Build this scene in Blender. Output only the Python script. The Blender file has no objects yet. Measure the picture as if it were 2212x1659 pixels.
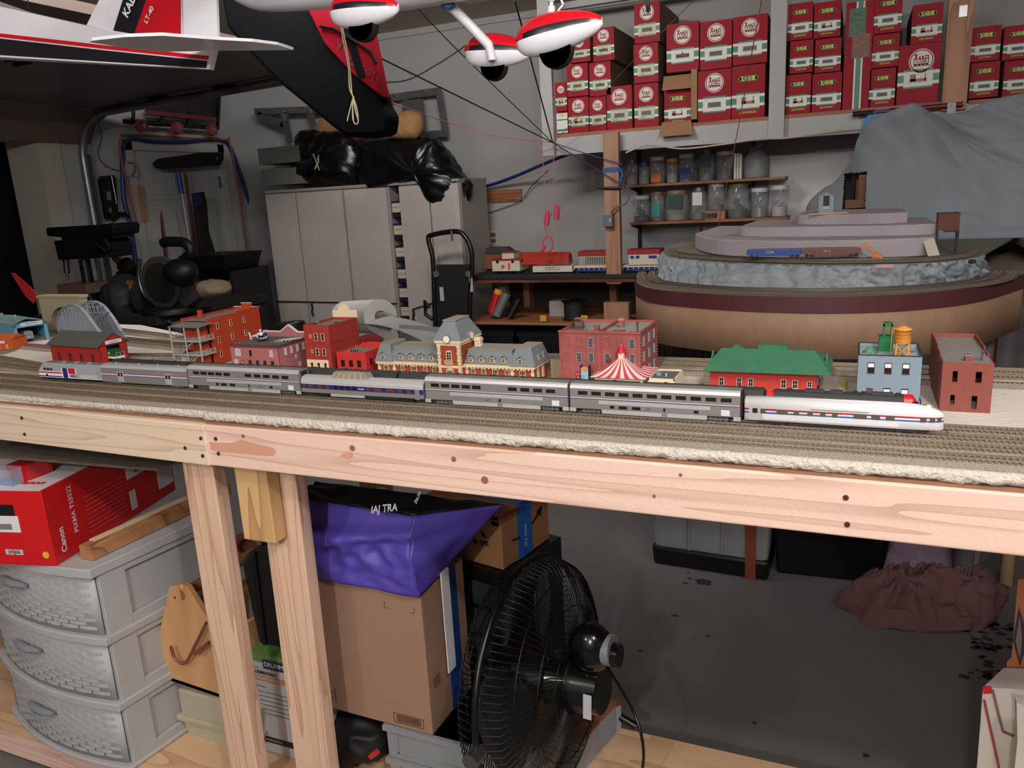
import bpy, math, random
from mathutils import Vector, Matrix, noise
random.seed(7)
S = bpy.context.scene
COL = S.collection
# ---------------------------------------------------------------- camera, light, exposure
F, CX, CY = 1690.0, 1106.0, 829.5
PITCH, ROLL, YAW, CZ = .2380, .0550, -.4170, 1.52
fw = Vector((math.sin(YAW)*math.cos(PITCH), math.cos(YAW)*math.cos(PITCH), -math.sin(PITCH)))
_rt = Vector((math.cos(YAW), -math.sin(YAW), 0)); _dn = fw.cross(_rt)
rgt = _rt*math.cos(ROLL) + _dn*math.sin(ROLL)
dwn = -_rt*math.sin(ROLL) + _dn*math.cos(ROLL)
CAM = Vector((0, 0, CZ))
cd = bpy.data.cameras.new('camera'); cam = bpy.data.objects.new('camera', cd); COL.objects.link(cam)
cd.sensor_width = 36; cd.lens = F/2212*36; cd.clip_start = .02; cd.clip_end = 100
m = Matrix((rgt, -dwn, -fw)).transposed().to_4x4(); m.translation = CAM
cam.matrix_world = m
S.camera = cam
S.view_settings.view_transform = 'Standard'; S.view_settings.look = 'None'
S.view_settings.gamma = 1; S.view_settings.exposure = .2; S.view_settings.use_curve_mapping = False
W = bpy.data.worlds.new('world'); S.world = W; W.use_nodes = True
W.node_tree.nodes['Background'].inputs[0].default_value = (.5, .55, .65, 1)
W.node_tree.nodes['Background'].inputs[1].default_value = .002
def lamp(name, loc, power, col, r=.05, typ='POINT', target=None, size=None, spot=None):
    d = bpy.data.lights.new(name, typ); d.energy = power; d.color = col
    if typ == 'AREA': d.shape = 'RECTANGLE'; d.size, d.size_y = size
    else: d.shadow_soft_size = r
    if spot: d.spot_size = spot[0]; d.spot_blend = spot[1]
    o = bpy.data.objects.new(name, d); COL.objects.link(o); o.location = loc
    if target: o.rotation_euler = (Vector(target)-Vector(loc)).to_track_quat('-Z', 'Y').to_euler()
    return o
lamp('ceiling_or_fill_lamp', (.5, -.1, 2.5), 54, (1, .955, .94), .055)
lamp('ceiling_or_fill_lamp', (-.15, -1.8, 2.4), 108, (1, .955, .94), .055)
lamp('ceiling_or_fill_lamp', (-1.6, -1.2, 2.5), 36, (1, .955, .94), .055)  # extra fill lamp, added to lift the left foreground and train sides
lamp('fill_panel', (1.0, .4, 2.7), 22, (1, .97, .96), typ='AREA', size=(1.4, .25), target=(-1.0, 5, .9))  # added soft fill to brighten the back wall, no real fixture
lamp('fill_panel', (-1.8, 2.6, 2.7), 38, (1, .97, .96), typ='AREA', size=(1.1, .2), target=(-3.8, 5, .9))  # added fill aimed at the cabinets and left corner, no tube hangs here


# ---------------------------------------------------------------- geometry helpers
def at(px, py, x=None, y=None, z=None):
    d = rgt*((px-CX)/F) + dwn*((py-CY)/F) + fw
    if z is not None: t = (z-CZ)/d.z
    elif y is not None: t = y/d.y
    else: t = x/d.x
    return CAM + d*t
def lin(c):
    c = c/255.
    return c/12.92 if c <= .04045 else ((c+.055)/1.055)**2.4
MATS = {}
def mat(name, rgb, rough=.6, metal=0, var=.06, sc=20, bump=0, bsc=60, spec=.5, alpha=1, trans=0, emit=0, wood=None, coat=0):
    if name in MATS: return MATS[name]
    m = bpy.data.materials.new(name); MATS[name] = m; m.use_nodes = True
    nt = m.node_tree; N = nt.nodes; L = nt.links; b = N['Principled BSDF']
    c = tuple(lin(v) for v in rgb)
    b.inputs['Roughness'].default_value = rough; b.inputs['Metallic'].default_value = metal
    b.inputs['Specular IOR Level'].default_value = spec
    b.inputs['Alpha'].default_value = alpha; b.inputs['Transmission Weight'].default_value = trans
    b.inputs['Coat Weight'].default_value = coat
    tc = N.new('ShaderNodeTexCoord')
    r = N.new('ShaderNodeMix'); r.data_type = 'RGBA'
    lo = tuple(max(0, v*(1-var*2)) for v in c); hi = tuple(min(1, v*(1+var)) for v in c)
    if wood:
        lo = tuple(lin(v) for v in wood[0])
        mp = N.new('ShaderNodeMapping'); mp.inputs['Scale'].default_value = wood[1]
        L.new(tc.outputs['Object'], mp.inputs[0])
        t1 = N.new('ShaderNodeTexNoise'); t1.inputs['Scale'].default_value = 1; t1.inputs['Detail'].default_value = 2
        L.new(mp.outputs[0], t1.inputs['Vector'])
        wv = N.new('ShaderNodeMath'); wv.operation = 'MULTIPLY'; wv.inputs[1].default_value = wood[2]
        L.new(t1.outputs[0], wv.inputs[0])
        fr = N.new('ShaderNodeMath'); fr.operation = 'FRACT'; L.new(wv.outputs[0], fr.inputs[0])
        pw = N.new('ShaderNodeMath'); pw.operation = 'POWER'; pw.inputs[1].default_value = 4; L.new(fr.outputs[0], pw.inputs[0])
        iv = N.new('ShaderNodeMath'); iv.operation = 'SUBTRACT'; iv.inputs[0].default_value = 1; L.new(pw.outputs[0], iv.inputs[1])
        L.new(iv.outputs[0], r.inputs['Factor'])
    else:
        t = N.new('ShaderNodeTexNoise'); t.inputs['Scale'].default_value = sc; t.inputs['Detail'].default_value = 4
        L.new(tc.outputs['Object'], t.inputs['Vector']); L.new(t.outputs[0], r.inputs['Factor'])
    r.inputs[6].default_value = (*lo, 1); r.inputs[7].default_value = (*hi, 1)
    L.new(r.outputs[2], b.inputs['Base Color'])
    if emit: L.new(r.outputs[2], b.inputs['Emission Color']); b.inputs['Emission Strength'].default_value = emit
    if bump:
        n2 = N.new('ShaderNodeTexNoise'); n2.inputs['Scale'].default_value = bsc; n2.inputs['Detail'].default_value = 5
        L.new(tc.outputs['Object'], n2.inputs['Vector'])
        bp = N.new('ShaderNodeBump'); bp.inputs['Strength'].default_value = min(1, bump); bp.inputs['Distance'].default_value = .004*max(1, bump)
        L.new(n2.outputs[0], bp.inputs['Height']); L.new(bp.outputs[0], b.inputs['Normal'])
    return m
def empty(name, loc):
    o = bpy.data.objects.new(name, None); COL.objects.link(o); o.location = loc; o.empty_display_size = .05
    return o
def tag(o, label=None, cat=None, group=None, kind=None):
    if label: o['label'] = label
    if cat: o['category'] = cat
    if group: o['group'] = group
    if kind: o['kind'] = kind
    return o
def thing(name, label, cat, loc, group=None):
    return tag(empty(name, loc), label, cat, group)
def wloc(p):
    v = Vector((0, 0, 0))
    while p is not None: v = v + p.location; p = p.parent
    return v
V = Vector
class MB:
    def __init__(s, T=None): s.v = []; s.f = []; s.m = []; s.T = T or Matrix(); s.sm = []
    def add(s, vs, fs, m=0, sm=False):
        b = len(s.v); s.v += [s.T @ V(v) for v in vs]
        for f in fs: s.f.append([b+i for i in f]); s.m.append(m); s.sm.append(sm)
        return s
    def box(s, x0, x1, y0, y1, z0, z1, m=0):
        vs = [(x0,y0,z0),(x1,y0,z0),(x1,y1,z0),(x0,y1,z0),(x0,y0,z1),(x1,y0,z1),(x1,y1,z1),(x0,y1,z1)]
        return s.add(vs, [(0,3,2,1),(4,5,6,7),(0,1,5,4),(1,2,6,5),(2,3,7,6),(3,0,4,7)], m)
    def hexa(s, p, m=0):   # bottom 4 ccw, top 4
        return s.add(p, [(0,3,2,1),(4,5,6,7),(0,1,5,4),(1,2,6,5),(2,3,7,6),(3,0,4,7)], m)
    def bar(s, a, b, w, h, m=0, up=(0,0,1)):
        a, b = V(a), V(b); d = (b-a).normalized(); u = V(up)
        if abs(d.dot(u)) > .98: u = V((0,1,0))
        r = d.cross(u).normalized(); u = r.cross(d).normalized(); r *= w/2; u *= h/2
        return s.hexa([a-r-u, a+r-u, b+r-u, b-r-u, a-r+u, a+r+u, b+r+u, b-r+u], m)
    def cyl(s, a, b, r0, r1=None, n=14, m=0, caps=True, sm=True):
        r1 = r0 if r1 is None else r1
        a, b = V(a), V(b); d = (b-a).normalized(); u = V((0,0,1)) if abs(d.z) < .9 else V((1,0,0))
        e = d.cross(u).normalized(); g = d.cross(e); vs = []
        for i in range(n):
            t = 2*math.pi*i/n; q = e*math.cos(t)+g*math.sin(t); vs += [a+q*r0, b+q*r1]
        fs = [(2*i, (2*i+2) % (2*n), (2*i+3) % (2*n), 2*i+1) for i in range(n)]
        s.add(vs, fs, m, sm)
        if caps: s.add(vs, [[2*i for i in range(n)][::-1], [2*i+1 for i in range(n)]], m)
        return s
    def tube(s, pts, r, n=6, m=0, closed=False):
        pts = [V(p) for p in pts]; k = len(pts); vs = []; pe = None
        for i, p in enumerate(pts):
            a = pts[i-1] if (i or closed) else p; b = pts[(i+1) % k] if (i < k-1 or closed) else p
            d = (b-a).normalized() if (b-a).length > 1e-9 else V((1,0,0))
            if pe is None:
                u = V((0,0,1)) if abs(d.z) < .9 else V((1,0,0)); e = d.cross(u).normalized()
            else:
                e = (pe-d*pe.dot(d)); e = e.normalized() if e.length > 1e-6 else pe
            pe = e; g = d.cross(e)
            rr = r[i] if isinstance(r, (list, tuple)) else r
            for j in range(n):
                t = 2*math.pi*j/n; vs.append(p+(e*math.cos(t)+g*math.sin(t))*rr)
        fs = []
        for i in range(k if closed else k-1):
            for j in range(n):
                i2 = (i+1) % k
                fs.append((i*n+j, i*n+(j+1) % n, i2*n+(j+1) % n, i2*n+j))
        s.add(vs, fs, m, True)
        if not closed: s.add(vs, [list(range(n))[::-1], [(k-1)*n+j for j in range(n)]], m)
        return s
    def lathe(s, c, prof, n=20, m=0, axis=(0,0,1), caps=True):
        c = V(c); d = V(axis).normalized(); u = V((0,0,1)) if abs(d.z) < .9 else V((1,0,0))
        e = d.cross(u).normalized(); g = d.cross(e); vs = []
        for r, h in prof:
            for j in range(n):
                t = 2*math.pi*j/n; vs.append(c+d*h+(e*math.cos(t)+g*math.sin(t))*r)
        fs = [(i*n+j, i*n+(j+1) % n, (i+1)*n+(j+1) % n, (i+1)*n+j) for i in range(len(prof)-1) for j in range(n)]
        s.add(vs, fs, m, True)
        if caps: s.add(vs, [list(range(n))[::-1], [(len(prof)-1)*n+j for j in range(n)]], m)
        return s
    def prism(s, poly, off, m=0):
        poly = [V(p) for p in poly]; off = V(off); n = len(poly)
        return s.add(poly+[p+off for p in poly], [list(range(n))[::-1], [n+i for i in range(n)]]+[(i, (i+1) % n, n+(i+1) % n, n+i) for i in range(n)], m)
    def grid(s, fn, nu, nv, m=0, sm=True, skip=None):
        vs = [fn(i/nu, j/nv) for j in range(nv+1) for i in range(nu+1)]
        fs = [(j*(nu+1)+i, j*(nu+1)+i+1, (j+1)*(nu+1)+i+1, (j+1)*(nu+1)+i) for j in range(nv) for i in range(nu) if not (skip and skip((i+.5)/nu, (j+.5)/nv))]
        return s.add(vs, fs, m, sm)
    def ell(s, c, r, n=16, k=10, m=0):
        c = V(c); vs = []
        for j in range(k+1):
            ph = math.pi*j/k
            for i in range(n):
                t = 2*math.pi*i/n; vs.append(c+V((r[0]*math.sin(ph)*math.cos(t), r[1]*math.sin(ph)*math.sin(t), -r[2]*math.cos(ph))))
        return s.add(vs, [(j*n+i, j*n+(i+1) % n, (j+1)*n+(i+1) % n, (j+1)*n+i) for j in range(k) for i in range(n)], m, True)
    def build(s, name, mats, parent=None, bevel=0, thick=0, sub=0):
        if not isinstance(mats, (list, tuple)): mats = [mats]
        if parent is None:   # own origin at the base centre
            xs = [v.x for v in s.v]; ys = [v.y for v in s.v]; o0 = V(((min(xs)+max(xs))/2, (min(ys)+max(ys))/2, min(v.z for v in s.v)))
        else: o0 = wloc(parent)
        me = bpy.data.meshes.new(name); me.from_pydata([v-o0 for v in s.v], [], s.f)
        for q in mats: me.materials.append(q)
        for p, mi, sm in zip(me.polygons, s.m, s.sm): p.material_index = min(mi, len(mats)-1); p.use_smooth = sm
        me.update()
        o = bpy.data.objects.new(name, me); COL.objects.link(o)
        if parent is None: o.location = o0
        else: o.parent = parent
        if thick: q = o.modifiers.new('t', 'SOLIDIFY'); q.thickness = thick; q.offset = 0
        if bevel: q = o.modifiers.new('b', 'BEVEL'); q.width = bevel; q.segments = 2; q.limit_method = 'ANGLE'
        if sub: q = o.modifiers.new('s', 'SUBSURF'); q.levels = q.render_levels = sub
        return o
def text(s, name, mt, parent, org, u, v, h, align='CENTER', off=.0006, stretch=1, bold=0):
    c = bpy.data.curves.new('t', 'FONT'); c.body = s; c.size = 1; c.align_x = align; c.align_y = 'CENTER'; c.offset = bold
    c.resolution_u = 3
    t = bpy.data.objects.new('t', c); me = bpy.data.meshes.new_from_object(t)
    bpy.data.objects.remove(t); bpy.data.curves.remove(c)
    u, v = V(u).normalized(), V(v).normalized(); n = u.cross(v); org = V(org); o0 = wloc(parent)
    k = h/.7
    for q in me.vertices: q.co = org+u*(q.co.x*k*stretch)+v*(q.co.y*k)+n*off-o0
    me.materials.clear(); me.materials.append(mt); me.name = name
    o = bpy.data.objects.new(name, me); COL.objects.link(o); o.parent = parent
    return o
def copy_tree(o, parent=None):
    c = o.copy(); COL.objects.link(c); c.parent = parent
    for ch in list(o.children): copy_tree(ch, c)
    return c
def struct(name, mb, mt, **k): return tag(mb.build(name, mt, **k), kind='structure')
def simple(name, mb, mt, label, cat, group=None, **k): return tag(mb.build(name, mt, **k), label, cat, group)

# common materials
white = mat('white_plastic', (225,225,228), .35)
wht2 = mat('cream_plastic', (222,198,160), .5)
black = mat('black_plastic', (14,14,15), .35)
blackr = mat('black_rubber', (24,24,26), .7)
steel = mat('steel', (150,150,152), .35, 1)
PINE = dict(rough=.55, bump=.15, bsc=120)
pine = mat('pine_wood_x', (226,194,178), wood=((204,166,148), (.5,4,16), 9), **PINE)
pinez = mat('pine_wood_z', (216,182,158), wood=((188,148,124), (16,16,.7), 8), **PINE)
piney = mat('pine_wood_pale', (220,200,176), wood=((200,172,146), (.6,5,16), 9), **PINE)
ply = mat('plywood', (206,172,138), wood=((186,144,108), (.9,6,6), 7), **PINE)
oldz = mat('old_wood_z', (170,122,88), wood=((135,90,62), (10,10,.8), 4), **PINE)
oldx = mat('old_wood_x', (150,98,62), wood=((105,62,40), (.8,10,10), 4), **PINE)
card = mat('cardboard', (158,118,86), .8, var=.05, sc=8)
cardd = mat('cardboard_dark', (120,90,64), .8, var=.05, sc=8)
# ---------------------------------------------------------------- room
XA, YB = -5.0, 5.65
wallm = mat('wall_paint', (158,155,152), .8, var=.05, sc=3, bump=.15, bsc=40)
ceilm = mat('ceiling_paint', (190,182,164), .85, var=.06, sc=3)
conc = mat('concrete_floor', (112,108,106), .75, var=.16, sc=2.2, bump=.3, bsc=30)
dark = mat('night_black', (6,7,9), .9)
struct('floor', MB().box(-6.5, 3.6, -2.6, 5.8, -.1, 0), conc)
struct('ceiling', MB().box(-5.1, 3.6, -2.6, 5.8, 2.78, 2.88), ceilm)
struct('wall_back', MB().box(-5.1, 3.6, YB, YB+.12, 0, 2.78), wallm)
struct('wall_right', MB().box(3.5, 3.62, -2.6, YB, 0, 2.78), wallm)
struct('wall_front', MB().box(-5, 3.5, -2.6, -2.5, 0, 2.78), wallm)
struct('wall_left', MB().box(XA-.12, XA, 3.8, 4.44, 0, 2.78).box(XA-.12, XA, 5.44, YB, 0, 2.78).box(XA-.12, XA, 4.44, 5.44, 2.03, 2.78)
       .box(XA-.12, XA, -.9, 3.8, 2.08, 2.78).box(XA-.12, XA, -2.5, -.9, 0, 2.78), wallm)
struct('trim_1', MB().box(XA-.3, XA+.004, 3.74, 3.82, 0, 2.06).box(XA-.3, XA+.004, -.9, 3.82, 2.04, 2.09).box(XA-.02, XA+.012, 3.82, 3.9, 0, 2.1), mat('jamb_paint', (165,158,150), .7))
struct('trim_2', MB().box(-5, 3.5, YB-.02, YB, 2.735, 2.78), wallm)   # rail along the top of the back wall
# night outside the open garage doorway
struct('wall_outside', MB().box(-6.5, -6.4, -1.5, 4.6, -.1, 2.6), dark)
# man door
doorm = mat('door_paint', (168,165,160), .55, var=.03)
d = MB()
d.box(XA-.05, XA-.012, 4.5, 5.38, .01, 1.99)
door = tag(d.build('door_1', doorm), kind='structure')
fr = MB().box(XA-.12, XA+.015, 4.43, 4.5, 0, 2.06).box(XA-.12, XA+.015, 5.38, 5.45, 0, 2.06).box(XA-.12, XA+.015, 4.43, 5.45, 1.99, 2.06)
fr.build('door_frame', doorm, door)
for y0, y1 in ((4.6, 4.89), (4.99, 5.28)):
    for z0, z1 in ((1.62, 1.88), (.95, 1.5), (.2, .8)):
        MB().box(XA-.012, XA-.006, y0, y1, z0, z1).box(XA-.006, XA-.001, y0+.04, y1-.04, z0+.04, z1-.04).build('door_panel', doorm, door, bevel=.004)
for z in (1.75, .3): MB().box(XA-.01, XA+.006, 5.36, 5.39, z-.05, z+.05).build('hinge', steel, door)
# garage door track
tr = thing('garage_door_track', 'galvanised steel vertical track beside the dark garage doorway, curving up to the ceiling', 'door track', (XA+.06, 4.05, 0))
galv = mat('galvanised', (150,152,155), .4, .9, var=.2, sc=12)
pts = [(XA+.07, 4.02, .05), (XA+.07, 4.02, 1.9)]+[(XA+.37-.3*math.cos(a), 4.02, 1.9+.3*math.sin(a)) for a in [i*math.pi/16 for i in range(1, 9)]]+[(-2.9, 4.02, 2.25)]
MB().tube(pts, .026, 8).build('track_rail', galv, tr)
MB().bar((XA+.03, 4.1, .05), (XA+.03, 4.1, 1.95), .05, .01).build('track_bracket', galv, tr)
# sectional garage door, raised
gd = thing('garage_door', 'raised dark brown sectional garage door hanging under the ceiling', 'garage door', (-3.2, 2, 2.2))
brown = mat('door_brown', (104,88,78), .4, 0, var=.12, sc=3)
rim_ = mat('door_hinge', (60,60,60), .35, .8)
YD = 1.95
secs = [(XA+.05, 2.02), (XA+.13, 2.14), (XA+.33, 2.22), (-4.15, 2.25), (-3.6, 2.26), (-3.05, 2.275), (-2.75, 2.28)]
for (xa, za), (xb, zb) in zip(secs, secs[1:]):
    b = MB(); b.add([(xa,YD,za),(xb,YD,zb),(xb,4.12,zb),(xa,4.12,za),(xa,YD,za+.04),(xb,YD,zb+.04),(xb,4.12,zb+.04),(xa,4.12,za+.04)], [(0,3,2,1),(4,5,6,7),(0,1,5,4),(1,2,6,5),(2,3,7,6),(3,0,4,7)])
    p = b.build('door_section', brown, gd)
    if xb > -4.5:
        for yy in (4.02, 2.7):
            MB().box(xb-.05, xb+.05, yy-.05, yy+.05, zb-.025, zb-.002).cyl((xb-.06, yy, zb-.03), (xb+.06, yy, zb-.03), .008, n=8).build('hinge', rim_, p)
# ---------------------------------------------------------------- layout table
GZ = 1.116          # top of the foam
RZ = 1.129          # top of the rails
foam = mat('painted_foam', (214,206,198), .85, var=.05, sc=6, bump=.5, bsc=90)
foame = mat('foam_edge', (214,206,194), .9, var=.08, sc=60, bump=2, bsc=140)
hardb = mat('hardboard_edge', (150,108,80), .8, var=.2, sc=50)
YF = 1.16
tb = thing('layout_table', 'long pine-framed model railway table with white foam top crossing the picture', 'table', (-.6, 1.5, 0))
JX = at(447, 960, y=YF).x
fm = MB().box(JX, .95, YF+.022, 1.82, 1.098, GZ)
fm.add([(JX,1.185,1.096),(-3.3,1.21,1.096),(-3.3,2.16,1.096),(-2.45,2.12,1.096),(-1.9,1.9,1.096),(-1.5,1.82,1.096),(JX,1.82,1.096)]+[(JX,1.185,GZ),(-3.3,1.21,GZ),(-3.3,2.16,GZ),(-2.45,2.12,GZ),(-1.9,1.9,GZ),(-1.5,1.82,GZ),(JX,1.82,GZ)],
       [(0,1,2,3,4,5,6),(13,12,11,10,9,8,7)]+[(i,(i+1) % 7,7+(i+1) % 7,7+i) for i in range(7)])
fm.build('foam_top', foam, tb)
def ragged(x0, x1, yf, seed, amp=1):
    n = int(abs(x1-x0)/.006); b = MB()
    def fn(u, v):
        x = x0+(x1-x0)*u; y = yf(x)
        k = (noise.noise(V((x*110, v*7, seed)))*.0036+noise.noise(V((x*30, v*9, seed+5)))*.003)*amp
        prof = [(.018, .0), (.001, .0), (0, -.006), (-.001, -.010), (.002, -.016), (.012, -.018)][round(v*5)]
        return V((x, y+prof[0]+(k if v > .25 else k*.2), GZ+.0003+prof[1]+(k*.5 if v > .5 else 0)))
    b.grid(fn, n, 5); return b
ragged(JX-.005, .95, lambda x: YF+.009, 1).build('foam_edge', foame, tb, thick=.001)
yl = lambda x: 1.172+(.022*(JX-x)/1.0)
ragged(-3.3, JX+.012, lambda x: yl(x)+.006, 9, .45).build('foam_edge', foame, tb, thick=.001)
MB().box(JX, .95, YF+.006, 1.8, 1.0945, 1.098).add([(JX,YF+.012,1.0945),(-3.3,1.215,1.0945),(-3.3,2.1,1.0945),(-1.6,1.8,1.0945),(JX,1.8,1.0945)]+[(JX,YF+.012,1.098),(-3.3,1.215,1.098),(-3.3,2.1,1.098),(-1.6,1.8,1.098),(JX,1.8,1.098)],
    [(0,1,2,3,4),(9,8,7,6,5)]+[(i,(i+1) % 5,5+(i+1) % 5,5+i) for i in range(5)]).build('hardboard_deck', hardb, tb)
MB().box(JX, .95, YF, YF+.038, 1.005, 1.094).build('rim_board', pine, tb, bevel=.003)
lb = MB(Matrix.Translation((JX+.002, YF-.004, 0)) @ Matrix.Rotation(-.022, 4, 'Z'))
lb.box(-2.2, 0, 0, .038, 1.005, 1.094)
rb = lb.build('rim_board', piney, tb, bevel=.003)
knot = mat('dark_knot', (60,38,28), .8); stain = mat('wood_stain', (212,158,130), .6)
def on_board(px, py): return at(px, py, y=YF-.0005)
for px, py in ((466,948),(472,980),(1827,1075),(1830,1133),(434,947),(438,985),(400,968),(47,903),(53,938)):
    p = on_board(px, py) if px > 450 else at(px, py, y=YF-.0045+.022*(JX-at(px,py,y=YF).x))
    MB().cyl(p+V((0,.002,0)), p-V((0,.001,0)), .0042, n=10).build('screw', knot, tb)
def blob(pts, nm, mt):
    b = MB(); P = [on_board(*q) for q in pts]; b.add(P, [list(range(len(P)))[::-1]]); return b.build(nm, mt, tb)
blob([(452,955),(500,957),(521,950),(560,960),(592,968),(597,978),(590,985),(560,984),(520,980),(475,976),(455,972)], 'stain', stain)
blob([(738,981),(755,975),(763,982),(762,988),(750,991),(735,987)], 'stain', stain)
for px, py, r in ((525,942,.004),(761,968,.006),(980,992,.005),(1047,1037,.007),(1413,1072,.003),(1470,1026,.003)):
    p = on_board(px, py); MB().cyl(p+V((0,.002,0)), p-V((0,.0004,0)), r, n=12).build('knot', mat('knot_brown', (150,95,70), .7), tb)
# legs
def leg(x, y0, w=.089, t=.038, z1=1.09, z0=.118, m=pinez, nm='leg', lean=0):
    b = MB(); b.hexa([(x+lean,y0,z0),(x+w+lean,y0,z0),(x+w+lean,y0+t,z0),(x+lean,y0+t,z0),(x,y0,z1),(x+w,y0,z1),(x+w,y0+t,z1),(x,y0+t,z1)]); return b.build(nm, m, tb, bevel=.003)
leg(-1.333, 1.2, w=.087, lean=-.004)
leg(-1.16, 1.24, w=.1, lean=-.01)
leg(-1.187, 1.2, w=.086, z0=.824, z1=.99, m=mat('yellow_pine', (208,170,120), wood=((175,130,85),(12,12,.9),4), **PINE), nm='leg_block')
leg(.75, 1.2); leg(.75, 1.72); leg(-1.25, 1.72); leg(-.2+.95, 1.46)
leg(-2.9, 1.3); leg(-2.9, 1.9)
for x in (-2.6, -1.9, -.9, -.3, .3): MB().box(x, x+.038, 1.2, 1.8, 1.005, 1.0935).build('joist', oldx, tb)
MB().box(-3.2, .9, 1.775, 1.81, 1.005, 1.094).build('back_rail', pine, tb)
MB().box(-2.7, .9, 1.19, 1.755, .1, .118).build('bottom_shelf', ply, tb)
MB().box(-2.7, .9, 1.2, 1.238, .012, .1).box(-2.7, .9, 1.71, 1.748, .012, .1).build('shelf_rail', pine, tb)
# ---------------------------------------------------------------- railway tracks
ball = mat('ballast', (182,170,156), .95, var=.25, sc=400, bump=1.5, bsc=500)
ballg = mat('ballast_grey', (150,138,124), .95, var=.25, sc=400, bump=1.5, bsc=500)
tiem = mat('railway_tie', (122,106,94), .85)
railm = mat('rail_nickel', (226,214,192), .36, 1, var=.1)
def resample(pts, st):
    out = [V(pts[0])]; acc = 0
    for a, b in zip(pts, pts[1:]):
        a, b = V(a), V(b); L = (b-a).length; t = st-acc
        while t <= L: out.append(a+(b-a)*(t/L)); t += st
        acc = (acc+L) % st
    return out
def smooth(pts, n=8):
    P = [V(p) for p in pts]; P = [P[0]*2-P[1]]+P+[P[-1]*2-P[-2]]; out = []
    for i in range(1, len(P)-2):
        a, b, c, d = P[i-1:i+3]
        for k in range(n):
            t = k/n; out.append(.5*((2*b)+(c-a)*t+(2*a-5*b+4*c-d)*t*t+(3*b-a-3*c+d)*t**3))
    out.append(P[-2]); return out
def track(pts, label, group=None, z=GZ, ties=True, bal=True, pitch=.0078, parent_label='track', bm=ball, half=.021, tm=None, rm=None):
    P = [V((p[0], p[1], z)) for p in pts]
    if len(P) > 2: P = smooth(P)
    nr = []
    for i in range(len(P)):
        d = (P[min(i+1, len(P)-1)]-P[max(i-1, 0)]).normalized(); nr.append(V((-d.y, d.x, 0)))
    t = thing('railway_track', label, 'model railway track', P[len(P)//2], group)
    def strip(offs, zs):
        b = MB(); k = len(offs); vs = []
        for p, n in zip(P, nr):
            for o, zz in zip(offs, zs): vs.append(p+n*o+V((0,0,zz)))
        b.add(vs, [(i*k+j, i*k+j+1, (i+1)*k+j+1, (i+1)*k+j) for i in range(len(P)-1) for j in range(k-1)])
        return b
    if bal: strip([-half-.006,-half+.004,half-.004,half+.006], [.0005,.0075,.0075,.0005]).build('ballast', bm, t)
    if ties:
        b = MB(); Q = resample(P, pitch)
        for i in range(len(Q)-1):
            d = (Q[i+1]-Q[i]).normalized(); n = V((-d.y, d.x, 0)); c = Q[i]+V((0,0,.0085))
            b.bar(c-n*.015, c+n*.015, .0032, .0024)
        b.build('ties', tm or tiem, t)
    b = MB()
    for o in (-.00825, .00825):
        s_ = []
        for p, n in zip(P, nr):
            for oo, zz in ((o-.0005,.0095),(o-.0005,.013),(o+.0005,.013),(o+.0005,.0095)): s_.append(p+n*oo+V((0,0,zz)))
        b.add(s_, [(i*4+j, i*4+(j+1), (i+1)*4+(j+1), (i+1)*4+j) for i in range(len(P)-1) for j in range(3)])
    b.build('rails', rm or railm, t)
    return t
track([(.95,1.2075),(-1.2,1.2075),(-2.0,1.222),(-3.2,1.25)], 'front-most railway track on the long table, nearest the foam edge')
track([(.95,1.258),(-1.2,1.258),(-2.0,1.268),(-3.2,1.305)], 'second railway track from the table edge, in front of the silver train')
track([(.95,1.304),(-1.2,1.304),(-2.0,1.318),(-3.2,1.36)], 'railway track that carries the silver passenger train')
track([(.95,1.352),(-1.0,1.352),(-1.7,1.36),(-2.1,1.405),(-2.6,1.47),(-3.2,1.5)], 'railway track that carries the black-roofed train')
track([(-1.75,1.39),(-2.05,1.44),(-2.5,1.53),(-3.2,1.6)], 'short grey track fanning left behind the striped locomotive', bm=ballg)
track([(.95,1.69),(-1.2,1.69),(-1.6,1.70),(-2.2,1.80),(-2.75,1.86),(-3.2,1.9)], 'railway track just behind the row of model buildings')
track([(.95,1.737),(-1.2,1.737),(-1.7,1.755),(-2.3,1.85),(-3.0,1.99)], 'second railway track behind the row of model buildings')
track([(.95,1.784),(-1.2,1.784),(-1.75,1.81),(-2.2,1.93),(-2.9,2.1)], 'rear-most railway track at the back edge of the table')
track([(-1.7,1.64),(-2.0,1.60),(-2.3,1.66),(-2.8,1.72),(-3.2,1.73)], 'railway track running out of the red engine house')
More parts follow.
